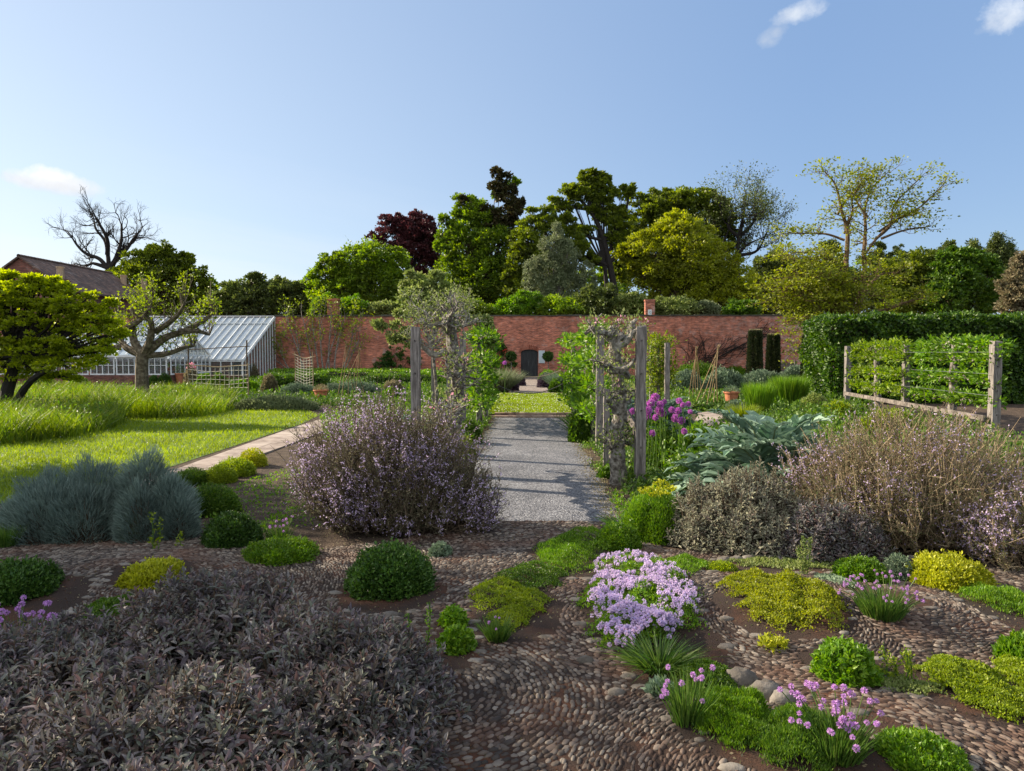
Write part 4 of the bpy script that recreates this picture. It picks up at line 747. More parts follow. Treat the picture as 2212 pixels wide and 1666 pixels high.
# tall multi-stemmed robinia inside the wall, behind the hornbeam hedge
RY = 41.
rl = [[(1820, 690), (1824, 574), (1824, 505), (1809, 464), (1792, 408), (1765, 380)], [(1824, 505), (1831, 464), (1822, 436), (1835, 405)], [(1824, 519), (1792, 502), (1751, 497), (1722, 494)],
      [(1848, 690), (1859, 643), (1870, 588), (1870, 547), (1875, 491), (1875, 450), (1892, 403), (1925, 370)], [(1870, 547), (1889, 519), (1917, 491), (1922, 450), (1940, 425), (1975, 390)], [(1889, 519), (1925, 480), (1965, 455), (1998, 415)],
      [(1903, 516), (1940, 502), (1985, 497)], [(1818, 672), (1804, 643), (1795, 588), (1759, 569), (1698, 545)], [(1853, 665), (1876, 630), (1917, 591), (1960, 585)], [(1837, 690), (1765, 657), (1710, 630), (1658, 624)],
      [(1848, 690), (1903, 671), (1945, 655), (1980, 645)], [(1809, 464), (1830, 430), (1870, 385)], [(1875, 470), (1850, 430), (1860, 395)], [(1792, 600), (1740, 600), (1690, 590)], [(1900, 500), (1950, 470), (2000, 455)]]
b = at(1835, 700, RY); t = thing('robinia', 'tall airy multi-stemmed tree with ochre trunks and tiers of yellow-green foliage behind the clipped hedge', 'tree', (b[0], RY, 0)); m = M(); A = []; tp = []; fol = []
for q, L in enumerate(rl):
    n = 4 * len(L); P = curve([at(*u, RY) for u in L], n); dz_ = np.linspace(0, 1, n) * rnd.uniform(-1.8, 1.8); P[:, 1] += dz_; 
    r0 = .17 if L[0][1] > 660 else .075; rr = np.linspace(r0, .025, n); tube(m, P, rr, 7)
    if L[0][1] > 680: tube(m, [(P[0][0], RY, 0), P[0]], [r0 * 1.2, r0], 8)
    for j in range(n // 3, n):
        for _ in range(1 + (j % 2)):
            d = rdir(1)[0]; d[2] = d[2] * .35 + .12; grow(A, tp, P[j], nrm(d + nrm(P[j] - P[j - 1]) * .5), rnd.uniform(.35, .75), max(rr[j] * .35, .016), 1, .6, .05, 3, kids=(2, 3))
for q in ((1690, 560), (1700, 600), (1730, 620), (1670, 630), (1760, 600), (1745, 650), (1710, 665), (1790, 640), (1700, 690), (1725, 700), (1740, 745), (1715, 760), (1735, 590), (1780, 670), (1850, 668), (1900, 640), (1660, 650), (1880, 600), (1700, 640), (1760, 560), (1720, 545), (1800, 610)):
    c = at(*q, RY - rnd.uniform(0, 2.)); s0 = np.array((at(1815, 670, RY)[0], RY, c[2] - .5))
    P = curve([s0, (s0 + c) / 2 + (0, 0, .3), c], 8); tube(m, P, np.linspace(.06, .02, 8), 5)
    for j in range(3, 8):
        for _ in range(3): d = rdir(1)[0]; d[2] *= .2; grow(A, tp, P[j], nrm(d + (0, 0, .05)), .6, .015, 1, .6, .0, 3)
addsegs(m, A, 4); m.obj('trunk', MT['barkwarm'], t); m = M(); tq = np.array([q[0] for q in tp]); tq = tq[(tq[:, 2] < 6) | (rng.random(len(tq)) < .9)]; leafcluster(m, tq[rng.random(len(tq)) < .8], 13, .24, .15, flat_=.2, up=.1); m.obj('crown', LM['robin'], t)
# right-hand backdrop trees
far_tree('dark_evergreen', 'dark evergreen mass left of the airy tree, above the yew columns', 64, (1700, 0), [(1660, 600, 34), (1700, 590, 38), (1740, 600, 36), (1655, 650, 34), (1700, 640, 40), (1750, 645, 40), (1680, 560, 24), (1645, 575, 18), (1720, 660, 40)], 'dkcrown', .30, 26000)
far_tree('fir_tree', 'pointed dark conifer seen through the stems of the airy tree', 66, (1800, 0), [(1800, 555, 18, 30), (1800, 600, 32, 30), (1800, 640, 45, 30), (1790, 530, 10, 14), (1840, 620, 32, 36)], 'dkcrown', .26, 14000)
far_tree('fir_tree', 'second dark conifer right of the airy tree stems', 68, (1895, 0), [(1895, 540, 12, 20), (1895, 570, 22, 26), (1900, 610, 36, 34), (1915, 650, 45, 34), (1940, 560, 20, 26)], 'dkcrown', .26, 14000)
far_tree('broadleaf_tree', 'broad olive-tinted tree right of the airy tree', 60, (1960, 0), [(1960, 580, 38), (1995, 590, 36), (1940, 610, 40), (1980, 630, 50), (2020, 620, 40), (1950, 655, 40), (1990, 555, 20)], 'oak', .27, 24000)
far_tree('broadleaf_tree', 'dark green leafy tree with spiky top sprays below the tall birch on the right', 58, (2080, 0), [(2055, 570, 30), (2090, 575, 34), (2070, 605, 48), (2120, 605, 42), (2040, 640, 44), (2100, 650, 50), (2150, 640, 36), (2085, 548, 14), (2060, 545, 10), (2130, 570, 24), (2035, 590, 24)], 'mid', .26, 34000)
far_tree('poplar', 'narrow upright poplar behind the dark leafy tree on the right', 80, (2040, 0), [(2035, 560, 16, 26), (2015, 570, 14, 26), (2050, 545, 12, 22), (2100, 545, 14, 22), (2000, 575, 12, 18)], 'dkcrown', .3, 9000, flat_=1.4)
far_tree('silver_birch', 'tall weeping birch near the right edge, the highest treetop there', 70, (2165, 0), [(2155, 535, 18, 22), (2165, 565, 26, 38), (2180, 560, 18, 34), (2150, 520, 10, 14), (2172, 600, 28, 40), (2140, 560, 16, 26)], 'dkcrown', .2, 15000, flat_=1.5, up=-.5)
far_tree('pale_leaved_tree', 'pale buff-leaved tree cut off by the right edge above the hedge', 50, (2215, 0), [(2205, 590, 28), (2230, 570, 30), (2200, 625, 34), (2185, 655, 26), (2230, 640, 40), (2245, 600, 34), (2212, 560, 14)], 'buff', .2, 16000)
# shrubs just behind the wall
for i, (px, py, rx, ry, lm, lb) in enumerate([(700, 662, 24, 22, 'bright', 'bright green shrub showing above the wall just left of the left wall chimney'), (757, 662, 32, 22, 'bright', 'bright green shrub above the wall just right of the left wall chimney'), (830, 668, 34, 16, 'olive', 'grey-green shrub above the wall left of the dead-armed pear tree'),
     (1120, 665, 48, 26, 'bright', 'yellow-green shrub above the wall below the ivy-clad tree'), (1215, 665, 50, 24, 'lush', 'green shrub above the wall over the arched door'), (1290, 655, 42, 34, 'dkcrown', 'brown twiggy shrub above the wall left of the golden tree'), (1350, 662, 38, 24, 'olive', 'olive shrub above the wall just left of the right wall chimney'), (1372, 668, 14, 16, 'bright', 'small bright shrub touching the left side of the right wall chimney'),
     (1462, 665, 46, 22, 'olive', 'pale green climbing shrub above the wall just right of the right wall chimney'), (1525, 668, 22, 16, 'birch', 'pale sparse shrub on the wall top under the golden tree'), (1600, 668, 34, 18, 'mid', 'dark shrub on the wall top between the golden tree and the yew columns'), (905, 665, 40, 22, 'lush', 'green shrub above the wall behind the grey pear tree'), (1020, 668, 40, 20, 'lush', 'green shrub above the wall behind the left pergola posts')]):
    far_tree('wall_top_shrub', lb, 54.5, (px, 0), [(px, py, rx, ry), (px - rx * .5, py + 6, rx * .6, ry * .7), (px + rx * .5, py + 5, rx * .6, ry * .75)], lm, .22, 7000, tr=.06, group='shrubs showing above the wall', cat='shrub', lo=.4)
far_tree('woodland_belt', 'dim belt of woodland closing the view low behind all the trees', 96, (1300, 0), [(x, 655 if x < 900 else 625 + 14 * math.sin(x * .02), 60, 40 if x < 900 else 56) for x in range(-200, 2450, 60)], 'lush', .55, 52000, group=None, cat='wood', limbs=False)['kind'] = 'stuff'
# ------------------------------------------------------------------ plants on and before the wall
t = thing('wall_fig', 'fan-trained fig with bare grey stems spread over the brick wall right of the glasshouse', 'shrub', (*at(690, 800, 51)[:2], 0)); m = M(); A = []; tp = []
for i, (bx, tx, ty) in enumerate([(640, 600, 745), (655, 622, 700), (668, 640, 715), (678, 655, 690), (690, 675, 705), (700, 690, 690), (712, 715, 690), (722, 740, 695), (730, 765, 710), (700, 728, 715), (640, 585, 770), (735, 775, 735)]):
    b = at(bx, 812, 51); b[2] = 0; e = at(tx, ty, 51.6); P = curve([b, b * .55 + e * .45 + (.25 * rnd.uniform(-1, 1), 0, -.1), e], 10); tube(m, P, np.linspace(.07, .03, 10), 6)
    for j in (4, 6, 8, 9): grow(A, tp, P[j], nrm(nrm(P[-1] - P[0]) + rdir(1)[0] * .5 * (1, .2, 1)), .9, .022, 2, .5, .35, 3, kids=(1, 2))
addsegs(m, A, 4); m.obj('stems', MT['bark'], t); m = M(); C = np.array([q[0] for q in tp]); C[:, 1] = np.minimum(C[:, 1], 51.8); leafcluster(m, C, 7, .13, .15); m.obj('foliage', LM['lime'], t)
def wall_creeper(label, pts, lm, Y=51.75, leaf=.13, n=1500, cat='climber', name='wall_creeper', fl=None):
    c = at(*pts[0][:2], Y); t = thing(name, label, cat, (c[0], Y, 0)); m, _ = far_crown(Y - .15, pts, leaf, n, depth=.12, cr=(.2, .4), up=-.1); m.obj('foliage', LM[lm], t)
    s = M(); b = np.array((c[0], Y, 0.)); 
    for q in pts: e = at(q[0], q[1], Y); tube(s, curve([b, (b + e) / 2 + (.2, 0, .1), e], 6), np.linspace(.04, .015, 6), 5)
    s.obj('stems', MT['stem'], t)
    if fl: f = M(); 
    if fl:
        for q in fl: leafcluster(f, [at(*q, Y - .3)], 14, .07, .14)
        f.obj('flowers', LM['red'], t)['kind'] = 'stuff'
wall_creeper('dark green ivy on the wall behind the left near post', [(850, 765, 20, 16), (885, 770, 24, 18), (835, 780, 14, 12), (870, 785, 28, 10), (820, 790, 14, 8)], 'dark')
wall_creeper('climbing rose with a red bloom on the wall left of the arched door', [(1075, 745, 14, 14), (1085, 765, 18, 16), (1065, 780, 14, 18), (1100, 790, 12, 10), (1060, 750, 10, 14)], 'dark', name='climbing_rose', fl=[(1092, 758), (1076, 771)])
t = thing('dead_creeper', 'brown leafless creeper slanting up the wall left of the yew columns', 'climber', (*at(1520, 800, 51.8)[:2], 0)); m = M(); A = []; tp = []
for i in range(60):
    u = rnd.random(); P = at(1490 + 150 * u + rnd.uniform(-12, 12), 800 - 70 * u ** 1.1 + rnd.uniform(-18, 18), 51.88); grow(A, tp, P, nrm(np.array((.9, 0, .55)) + rdir(1)[0] * (.4, .02, .4)), .9, .02, 1, .5, .0, 4, .18)
for a in range(26): P = at(rnd.uniform(1485, 1530), rnd.uniform(745, 800), 51.88); grow(A, tp, P, np.array((rnd.uniform(-.3, .3), 0, 1.)), .8, .018, 1, .5, 0, 3)
A = [(np.array((a[0][0], min(max(a[0][1], 51.7), 51.97), a[0][2])), np.array((a[1][0], min(max(a[1][1], 51.7), 51.97), a[1][2])), a[2], a[3]) for a in A]
P = curve([at(1500, 812, 51.8), at(1530, 785, 51.85), at(1590, 752, 51.85), at(1650, 722, 51.85)], 12); tube(m, P, .05, 6); addsegs(m, A, 4); m.obj('stems', MT['barkdark'], t)
def yew_col(px0, px1, pt, pb, Y, label):
    c = at((px0 + px1) / 2, 800, Y); c[2] = 0; r = (px1 - px0) / 2 / S(Y); H = at(0, pt, Y)[2]; t = thing('yew_column', label, 'topiary', c, 'clipped yew columns')
    n = 9000; a = rng.random(n) * 6.283; z = rng.random(n) * H; rr = r * (.80 + .12 * np.cos(z / H * 3) + .10 * np.sin(a * 7 + z * .6) + .04 * rng.normal(size=n)); P = np.stack([c[0] + rr * np.cos(a), c[1] + rr * np.sin(a), z], 1); U = np.stack([np.cos(a), np.sin(a), .9 + 0 * a], 1)
    m = M(); leaves(m, P, nrm(U + rdir(n) * .5), .13, .05, 'd'); k = 900; a = rng.random(k) * 6.28; q = r * .85 * np.sqrt(rng.random(k)); P = np.stack([c[0] + q * np.cos(a), c[1] + q * np.sin(a), np.full(k, H - .02)], 1); leaves(m, P, nrm(rdir(k) * .5 + (0, 0, 1)), .16, .05, 'd'); m.obj('foliage', LM['yew'], t)
    k = M(); tube(k, [(c[0], c[1], 0), (c[0], c[1], H * .9)], r * .45, 10); k.obj('trunk', MT['barkdark'], t)
    tp_ = M(); k = 260; a = rng.random(k) * 6.28; q = r * .85 * np.sqrt(rng.random(k)); P = np.stack([c[0] + q * np.cos(a), c[1] + q * np.sin(a), np.full(k, H)], 1); leaves(tp_, P, nrm(rdir(k) * .4 + (0, 0, 1)), .2, .05, 'd'); tp_.obj('new_growth', LM['buff'], t)
yew_col(1615, 1646, 719, 815, 40, 'taller clipped dark yew column, left of the pair in front of the wall')
yew_col(1656, 1684, 728, 815, 41, 'slightly shorter yew column, right one of the pair in front of the wall')
yew_col(1733, 1757, 728, 826, 36, 'dark yew column half hidden by the lit corner of the tall hedge')
# grey timber seat back by the wall near the hedge
p = at(1696, 800, 48); t = thing('timber_planter', 'grey weathered timber planter against the wall right of the yew columns', 'planter', (p[0], 48, 0)); k = M()
for i in range(5): box(k, (p[0] - .6, 47.8, .1 + i * .22), (p[0] + .6, 47.85, .30 + i * .22))
k.obj('boards', MT['rail'], t)
for s_ in (-.6, .52): k = M(); box(k, (p[0] + s_, 47.72, 0), (p[0] + s_ + .08, 47.795, 1.35)); k.obj('post', MT['rail'], t)

# ------------------------------------------------------------------ clipped hedges
def boxhedge(name, label, P2, h, lm, leaf=.09, n=9000, cat='hedge', group=None, top=None, wl=.6, kind='d', wob=.06, core=None):
    P2 = np.array(P2, float); c = P2.mean(0); t = thing(name, label, cat, (c[0], c[1], 0), group); m = M(); E = np.roll(P2, -1, 0) - P2; Ls = np.linalg.norm(E, axis=1); area = Ls.sum() * h
    lo, hi = P2.min(0), P2.max(0); A_ = abs(sum(P2[i][0] * P2[(i + 1) % len(P2)][1] - P2[(i + 1) % len(P2)][0] * P2[i][1] for i in range(len(P2)))) / 2
    nt_ = int(n * A_ / (A_ + area)); ns_ = n - nt_
    i = rng.choice(len(P2), ns_, p=Ls / Ls.sum()); u = rng.random(ns_); Q = P2[i] + E[i] * u[:, None]; z = rng.random(ns_) * h; s_ = np.sign(A_ and (P2[1][0] - P2[0][0]) * (P2[2][1] - P2[1][1]) - (P2[1][1] - P2[0][1]) * (P2[2][0] - P2[1][0]))
    Nn = np.stack([E[i][:, 1], -E[i][:, 0], 0 * u], 1) / Ls[i][:, None] * s_; off = wob * (np.sin(u * Ls[i] * 3.1 + z * 4) + .7 * np.sin(z * 7 + u * Ls[i] * 5)) + rng.normal(size=ns_) * leaf * .5
    P = np.c_[Q, z] + Nn * off[:, None]; lf = leaf * rng.uniform(.7, 1.3, ns_); leaves(m, P, nrm(Nn + rdir(ns_) * .8 + (0, 0, -.1)), lf, lf * wl, kind, side=nrm(Nn + rdir(ns_) * .4))
    Q = scatter(P2, nt_); k = len(Q); z = h + wob * (np.sin(Q[:, 0] * 2.3) * np.cos(Q[:, 1] * 2) + .5 * np.sin(Q[:, 0] * 6)) + rng.normal(size=k) * leaf * .4; lf = leaf * rng.uniform(.7, 1.3, k)
    leaves(m, np.c_[Q, z], nrm(rdir(k) * .8 + (0, 0, .8)), lf, lf * wl, kind); m.obj('foliage', LM[lm], t)
    co_ = M(); ctr = P2.mean(0); I = ctr + (P2 - ctr) * (1 - min(.3, leaf * 1.2 / max(min(Ls) / 2, .1))); prism(co_, [(x, y, 0.02) for x, y in I], (0, 0, h - leaf * 1.5)); co_.obj('twiggy_core', MT['barkdark'], t)
    return t
# tall hornbeam hedge on the right
HP = [(11.05, 26.2), (25., 25.9), (25., 29.), (11.3, 29.4)]
boxhedge('hornbeam_hedge', 'tall clipped hornbeam hedge with a sunlit left end and shaded face behind the right trellis', HP, 3.1, 'horn', .13, 95000, kind='f', wob=.08, wl=.7)
def hedge_px(label, x0, x1, yb, yt, Yd, lm, n, group='low clipped hedges in the left beds', leaf=.10, name='box_hedge'):
    a = gp(x0, yb); b = gp(x1, yb); a[1] = b[1]; Y = a[1]; h = at(0, yt, Y + Yd * .3)[2]; boxhedge(name, label, [(a[0], Y), (b[0], Y), (b[0] * (Y + Yd) / Y * .98, Y + Yd), (a[0], Y + Yd)], max(h, .25), lm, leaf, n, group=group)
hedge_px('long bright low hedge running behind the cane wigwam on the left', 575, 885, 822, 801, 5, 'bright', 16000)
hedge_px('dark-sided low hedge in front of the long bright hedge', 566, 700, 846, 812, 1.6, 'mid', 9000)
hedge_px('dark low hedge right of the cane wigwam, ending at the near left post', 790, 885, 836, 812, 2.2, 'mid', 8000)
hedge_px('low bright hedge behind the near left post, right of the wigwam', 890, 955, 836, 806, 5, 'bright', 7000)
# shrub blocks
def bush(name, label, x0, x1, yt, yb, lm, **kw):
    kw.setdefault('leaf', .09); kw.setdefault('n', 3500); kw.setdefault('kind', 'd'); kw.setdefault('depth', .8); return mound(name, label, 'shrub', x0, x1, yt, yb, lm, **kw)
bush('variegated_shrub', 'upright yellow-flecked shrub at the left end of the low hedges', 563, 600, 808, 856, 'buff', n=4200, leaf=.07, upward=.8)
bush('silver_shrub', 'long band of grey-green santolina behind the flowerpot on the left', 598, 690, 830, 860, 'silver', n=9000, leaf=.07, upward=1.2, depth=.4)
bush('silver_shrub', 'band of grey-green santolina under the left cane wigwam', 690, 835, 826, 858, 'silver', n=11000, leaf=.07, upward=1.2, depth=.4)
bush('buff_shrub', 'rounded buff shrub at the right end of the grey santolina bands', 825, 872, 822, 852, 'buff', n=4000, leaf=.07)
bush('rose_bush', 'dark bush with white blooms at the foot of the wall beside the lean-to end', 555, 625, 765, 812, 'dark', n=7000, leaf=.12, fl=.10, flw=120, flm='white')
bush('lavender_shrub', 'pinkish grey upright shrub in front of the glasshouse end', 496, 532, 782, 822, 'drose', n=4200, leaf=.10, upward=1.6, fl=.06, flw=240, flm='pink', lobes=[(0, 0, 1, 1)])
bush('lavender_shrub', 'grey-buff upright shrub just right of the pinkish one', 525, 560, 786, 822, 'buff', n=3800, leaf=.10, upward=1.6)
bush('dome_shrub', 'dark green clipped dome left of the apple tree trunk', 60, 120, 812, 838, 'mid', n=5000, leaf=.06)
bush('dome_shrub', 'dark dome shrub just right of the apple tree trunk', 320, 345, 810, 832, 'dark', n=2500, leaf=.06)
bush('dome_shrub', 'wider dark dome right of the apple tree beside the glasshouse', 340, 372, 806, 832, 'dark', n=3000, leaf=.06)
bush('dome_shrub', 'small green dome under the left glasshouse windows', 150, 190, 812, 834, 'mid', n=3000, leaf=.06)
bush('vegetable_plant', 'clump of bright crinkled leaves under the netting frame', 425, 460, 808, 842, 'bright', n=2500, leaf=.12)
bush('vegetable_plant', 'leafy plant at the right side of the netting frame', 455, 495, 808, 850, 'mid', n=3000, leaf=.12)
bush('vegetable_plant', 'row of broad bright leaves right of the netting frame', 498, 562, 826, 850, 'bright', n=3000, leaf=.16, depth=.5)
bush('vegetable_plant', 'upright flowering plant at the left side of the netting frame', 398, 430, 790, 836, 'buff', n=2600, leaf=.09, fl=.08, flw=160, flm='pink')
bush('catmint_strip', 'long low grey-green catmint strip along the far edge of the lawn', 498, 700, 856, 888, 'birch', n=13000, leaf=.06, upward=1.6, depth=.28)
bush('perennial_clump', 'low fresh green clump beside the path left of the near left post', 750, 800, 852, 872, 'bright', n=2500, leaf=.07)
bush('perennial_clump', 'mid green clump right of the low fresh clump, near the left posts', 822, 870, 838, 866, 'bright', n=3000, leaf=.07)
bush('dwarf_shrub', 'buff flowering shrub above the low hedges against the wall', 826, 862, 776, 806, 'buff', n=3000, leaf=.10)
bush('dwarf_shrub', 'reddish tinted shrub left of the near left post by the wall', 862, 890, 782, 806, 'drose', n=2400, leaf=.10, fl=.10, flw=60, flm='red')
bush('dwarf_shrub', 'small shrub with red flowers at the foot of the fan-trained fig', 668, 700, 788, 806, 'mid', n=2200, leaf=.09, fl=.10, flw=80, flm='red')
bush('silver_shrub', 'small pale blue-grey shrub at the wall foot in front of the ivy', 838, 866, 772, 790, 'silver', n=1500, leaf=.10)
# beds right: grey-green swathe, tall grasses
for q in [('wide grey-green swathe behind the right cane wigwam', 1448, 1520, 800, 850, 'silver', .1), ('grey-green mass between the two wigwams and the pot', 1520, 1612, 796, 850, 'silver', .1), ('tall grey-green mass in front of the yew columns', 1600, 1690, 800, 845, 'silver', .1), ('grey-green plants running up to the lit hedge corner', 1680, 1760, 790, 842, 'silver', .1),
          ('brighter green swathe at the wall foot behind the grey-green plants', 1450, 1560, 785, 822, 'mid', .12), ('yellow-green swathe at the wall foot left of the yew columns', 1545, 1612, 790, 818, 'bright', .12)]:
    bush('herbaceous_swathe', q[0], *q[1:5], q[5], n=8000, leaf=q[6], upward=1.2, depth=.7)
def grass_clump(name, label, x0, x1, yt, yb, lm, n=1200, w_=.012, cat='grass', spread=.35, depth=.8, group=None, ns=3, droop=.35, base=.55):
    c, r = mpx(x0, x1, yt, yb, depth); t = thing(name, label, cat, c, group); a = rng.random(n) * 6.283; q = np.sqrt(rng.random(n)) * base; B = np.stack([c[0] + r[0] * q * np.cos(a), c[1] + r[1] * q * np.sin(a), np.full(n, c[2])], 1)
    D = nrm(np.stack([np.cos(a) * spread * q / base, np.sin(a) * spread * q / base, np.ones(n)], 1) + rdir(n) * .15); L = r[2] * rng.uniform(.6, 1.12, n); bd = np.stack([np.cos(a), np.sin(a), -.5 * np.ones(n)], 1) * (L * droop * rng.uniform(.2, 1., n))[:, None]
    m = M(); blades(m, B, D, L, w_ * rng.uniform(.7, 1.3, n), bd, ns); m.obj('foliage', LM[lm], t); return t, c, r
grass_clump('ornamental_grass', 'bright upright grass clump behind the big silver cardoon, left of two', 1616, 1664, 826, 905, 'bright', 1900, .022, spread=.12, droop=.12, base=.8)
grass_clump('ornamental_grass', 'broad bright bamboo-like grass clump right of the upright clump, by the hedge', 1668, 1742, 812, 880, 'bright', 2800, .022, spread=.12, droop=.12, base=.8)
grass_clump('ornamental_grass', 'small yellow-green grass clump at the path edge left of the cardoon', 1588, 1622, 868, 925, 'lime', 900, .02)
grass_clump('ornamental_grass', 'pale feathery grass left of the path to the door', 1058, 1108, 788, 848, 'birch', 1800, .02, spread=.7)
grass_clump('ornamental_grass', 'feathery grass right of the path to the door', 1192, 1230, 796, 846, 'silver', 1500, .02, spread=.6)
bush('low_shrub', 'olive shrub beside the grasses below the lit hedge corner', 1730, 1790, 850, 900, 'olive', n=5000, leaf=.07)
bush('low_shrub', 'yellow-green shrub at the foot of the trellis left end', 1770, 1850, 868, 915, 'lime', n=6000, leaf=.06)
bush('low_shrub', 'yellow-green shrub under the middle of the right trellis', 1845, 1990, 880, 960, 'lime', n=9000, leaf=.05)
bush('low_shrub', 'grey-green shrub at the inner bend of the right stone path', 1562, 1615, 862, 915, 'silver', n=5000, leaf=.05, upward=1.)
bush('heather_mound', 'dark purple mound left of the brick path before the door', 1108, 1135, 808, 834, 'purp2', n=2600, leaf=.08)
bush('heather_mound', 'larger dark purple mound left of the path, in front of the smaller one', 1096, 1120, 812, 845, 'purp2', n=2200, leaf=.08)
bush('heather_mound', 'dark purple mound right of the brick path before the door', 1160, 1200, 806, 838, 'purp2', n=3200, leaf=.08)
bush('dome_shrub', 'bright green dome right of the arched door', 1162, 1205, 798, 824, 'bright', n=3000, leaf=.08)
bush('dome_shrub', 'bright green dome left of the arched door', 1062, 1102, 797, 820, 'bright', n=2600, leaf=.08)
bush('low_shrub', 'fresh green shrub beside the right purple mound', 1185, 1212, 818, 848, 'mid', n=2200, leaf=.07)
bush('low_shrub', 'grey-green shrub at the bed edge in front of the right wigwam', 1490, 1552, 876, 890, 'mid', n=2200, leaf=.05, depth=.5)

# ------------------------------------------------------------------ cane wigwams, netting frames, pots, rope barrier
def wigwam(label, pts, top, Y, r=.012, grp='cane wigwams'):
    tpv = at(*top, Y); t = thing('cane_wigwam', label, 'plant support', (tpv[0], Y, 0), grp)
    for px, py in pts:
        b = gp(px, py); m = M(); e = tpv + (tpv - b) * .07 + rdir(1)[0] * .03; tube(m, curve([b, (b + e) / 2 + rdir(1)[0] * .05, e], 7), np.linspace(r * 1.2, r * .8, 7), 5); m.obj('cane', MT['cane'], t)
    m = M(); a = np.linspace(0, 12, 24); tube(m, np.stack([tpv[0] + .035 * np.cos(a), tpv[1] + .035 * np.sin(a), tpv[2] - .03 + .003 * a], 1), .006, 4); m.obj('binding', MT['rope'], t)
wigwam('cane wigwam right of the near right post, nearer to the pot', [(1500, 878), (1514, 872), (1526, 880), (1541, 882), (1550, 876), (1533, 868)], (1551, 755), 23, .014)
wigwam('cane wigwam left of the one beside the pot, slightly farther off', [(1488, 862), (1497, 868), (1505, 870), (1518, 862), (1508, 856)], (1505, 758), 24, .014)
wigwam('loose cane wigwam on the left, its poles leaning in a fan', [(728, 866), (738, 862), (752, 870), (766, 862), (775, 868), (790, 858)], (748, 748), 25, .012)
wigwam('second cane wigwam on the left, in front of the wall', [(735, 850), (762, 850), (780, 852), (795, 848), (770, 858)], (776, 762), 27, .012)
def netframe(label, x0, x1, y0, y1, yb, nx_, nz_, posts, Y, fan=0.):
    a = at(x0, y0, Y); b = at(x1, y0 + (6 if fan else 0), Y - .5); t = thing('netting_frame', label, 'plant support', (*((a + b) / 2)[:2], 0), 'string netting frames'); z0, z1 = at(0, y1, Y)[2], a[2]
    z0 = max(z0, .1)
    for e in (a, b): m = M(); tube(m, [(e[0], e[1], 0), (e[0] + .02, e[1], z1 * .5), (e[0], e[1], z1 + .12)], .022, 6); m.obj('post', MT['cane'], t)
    m = M(); sag = lambda u: -.10 * math.sin(u * math.pi) if fan else -.05 * math.sin(u * math.pi)
    pt = lambda u, v: a * (1 - u) + b * u + np.array((0, 0, (z0 - z1) * v + sag(u) + .02 * math.sin(u * 9 + v * 7)))
    A = []
    for i in range(nx_ + 1): A += [(pt(i / nx_, j / 12), pt(i / nx_, (j + 1) / 12), .009, .009) for j in range(12)]
    for j in range(nz_ + 1): A += [(pt(i / 12, j / nz_), pt((i + 1) / 12, j / nz_), .009, .009) for i in range(12)]
    addsegs(m, A, 3); m.obj('netting', MT['net'], t)
    m = M(); tube(m, [a + (-.1, 0, .03), (a + b) / 2 + (0, 0, sag(.5)), b + (.1, 0, .03)], .015, 5); m.obj('crossbar', MT['cane'], t)
netframe('tall pale string netting panel on two canes at the low hedges', 637, 675, 766, 824, 838, 6, 10, 2, 30, 1)
netframe('wide sagging string netting on rough poles right of the apple tree', 405, 535, 790, 836, 848, 13, 5, 2, 28)
t = thing('bean_poles', 'rough branch poles and a crossbar above the wide netting, before the glasshouse', 'plant support', (*at(470, 800, 28.6)[:2], 0)); m = M()
for px, pt_ in ((407, 742), (533, 735)): e = at(px, pt_, 28.6); tube(m, [(e[0] + .05, 28.6, 0), (e[0] - .03, 28.6, 1), e], .03, 6)
m.obj('pole', MT['barkbrown'], t); m = M(); tube(m, curve([at(404, 756, 28.6), at(470, 752, 28.6), at(540, 748, 28.6)], 8), .02, 5); m.obj('crossbar', MT['barkbrown'], t)
def pot(label, x0, x1, yt, yb, lm, group='terracotta garden pots', pl=.25):
    c = gp((x0 + x1) / 2, yb); s_ = S(c[1]); R0 = (x1 - x0) / 2 / s_; H = (yb - yt) / s_; t = thing('terracotta_pot', label, 'flowerpot', c, group); m = M(); a = np.arange(24) * math.pi / 12
    prof = [(.0, .0), (.62, .0), (.70, .3), (.84, .78), (.90, .88), (1.0, .89), (1.02, .94), (1.0, 1.0), (.92, 1.0), (.88, .9), (0, .88)]
    V = np.concatenate([np.stack([c[0] + R0 * p * np.cos(a), c[1] + R0 * p * np.sin(a), np.full(24, H * z)], 1) for p, z in prof]); F = [(q * 24 + i, q * 24 + (i + 1) % 24, (q + 1) * 24 + (i + 1) % 24, (q + 1) * 24 + i) for q in range(len(prof) - 1) for i in range(24)]
    m.add(V, F); m.obj('pot', MT['terracotta'], t); m = M(); P, U = ell(500, (c[0], c[1], H * .9), (R0, R0, pl), .4, 1.); leaves(m, P, nrm(U + rdir(500) * .4 + (0, 0, 1)), .06, .015, 'd'); m.obj('foliage', LM[lm], t)
pot('large terracotta pot of grey herbs at the end of the right soil bed', 1563, 1597, 846, 879, 'silver')
pot('terracotta pot of pale herbs beside the path on the left', 677, 710, 842, 866, 'buff')
pot('terracotta pot beside the glasshouse corner, holding a green plant', 378, 398, 806, 830, 'mid', pl=.6)
t = thing('rope_barrier', 'dark rope swagged between iron pins across the far end of the small lawn', 'barrier', (0, 26, 0)); x0, x1 = at(968, 830, 25)[0], at(1226, 830, 25)[0]
for x in (at(1068, 830, 25)[0] - .15, x1): m = M(); segs(m, [(x, 25, 0)], [(x, 25, .85)], .012, .012, 6); segs(m, [(x, 25, .85)], [(x, 25, .9)], .03, .02, 6); m.obj('pin', MT['iron'], t)
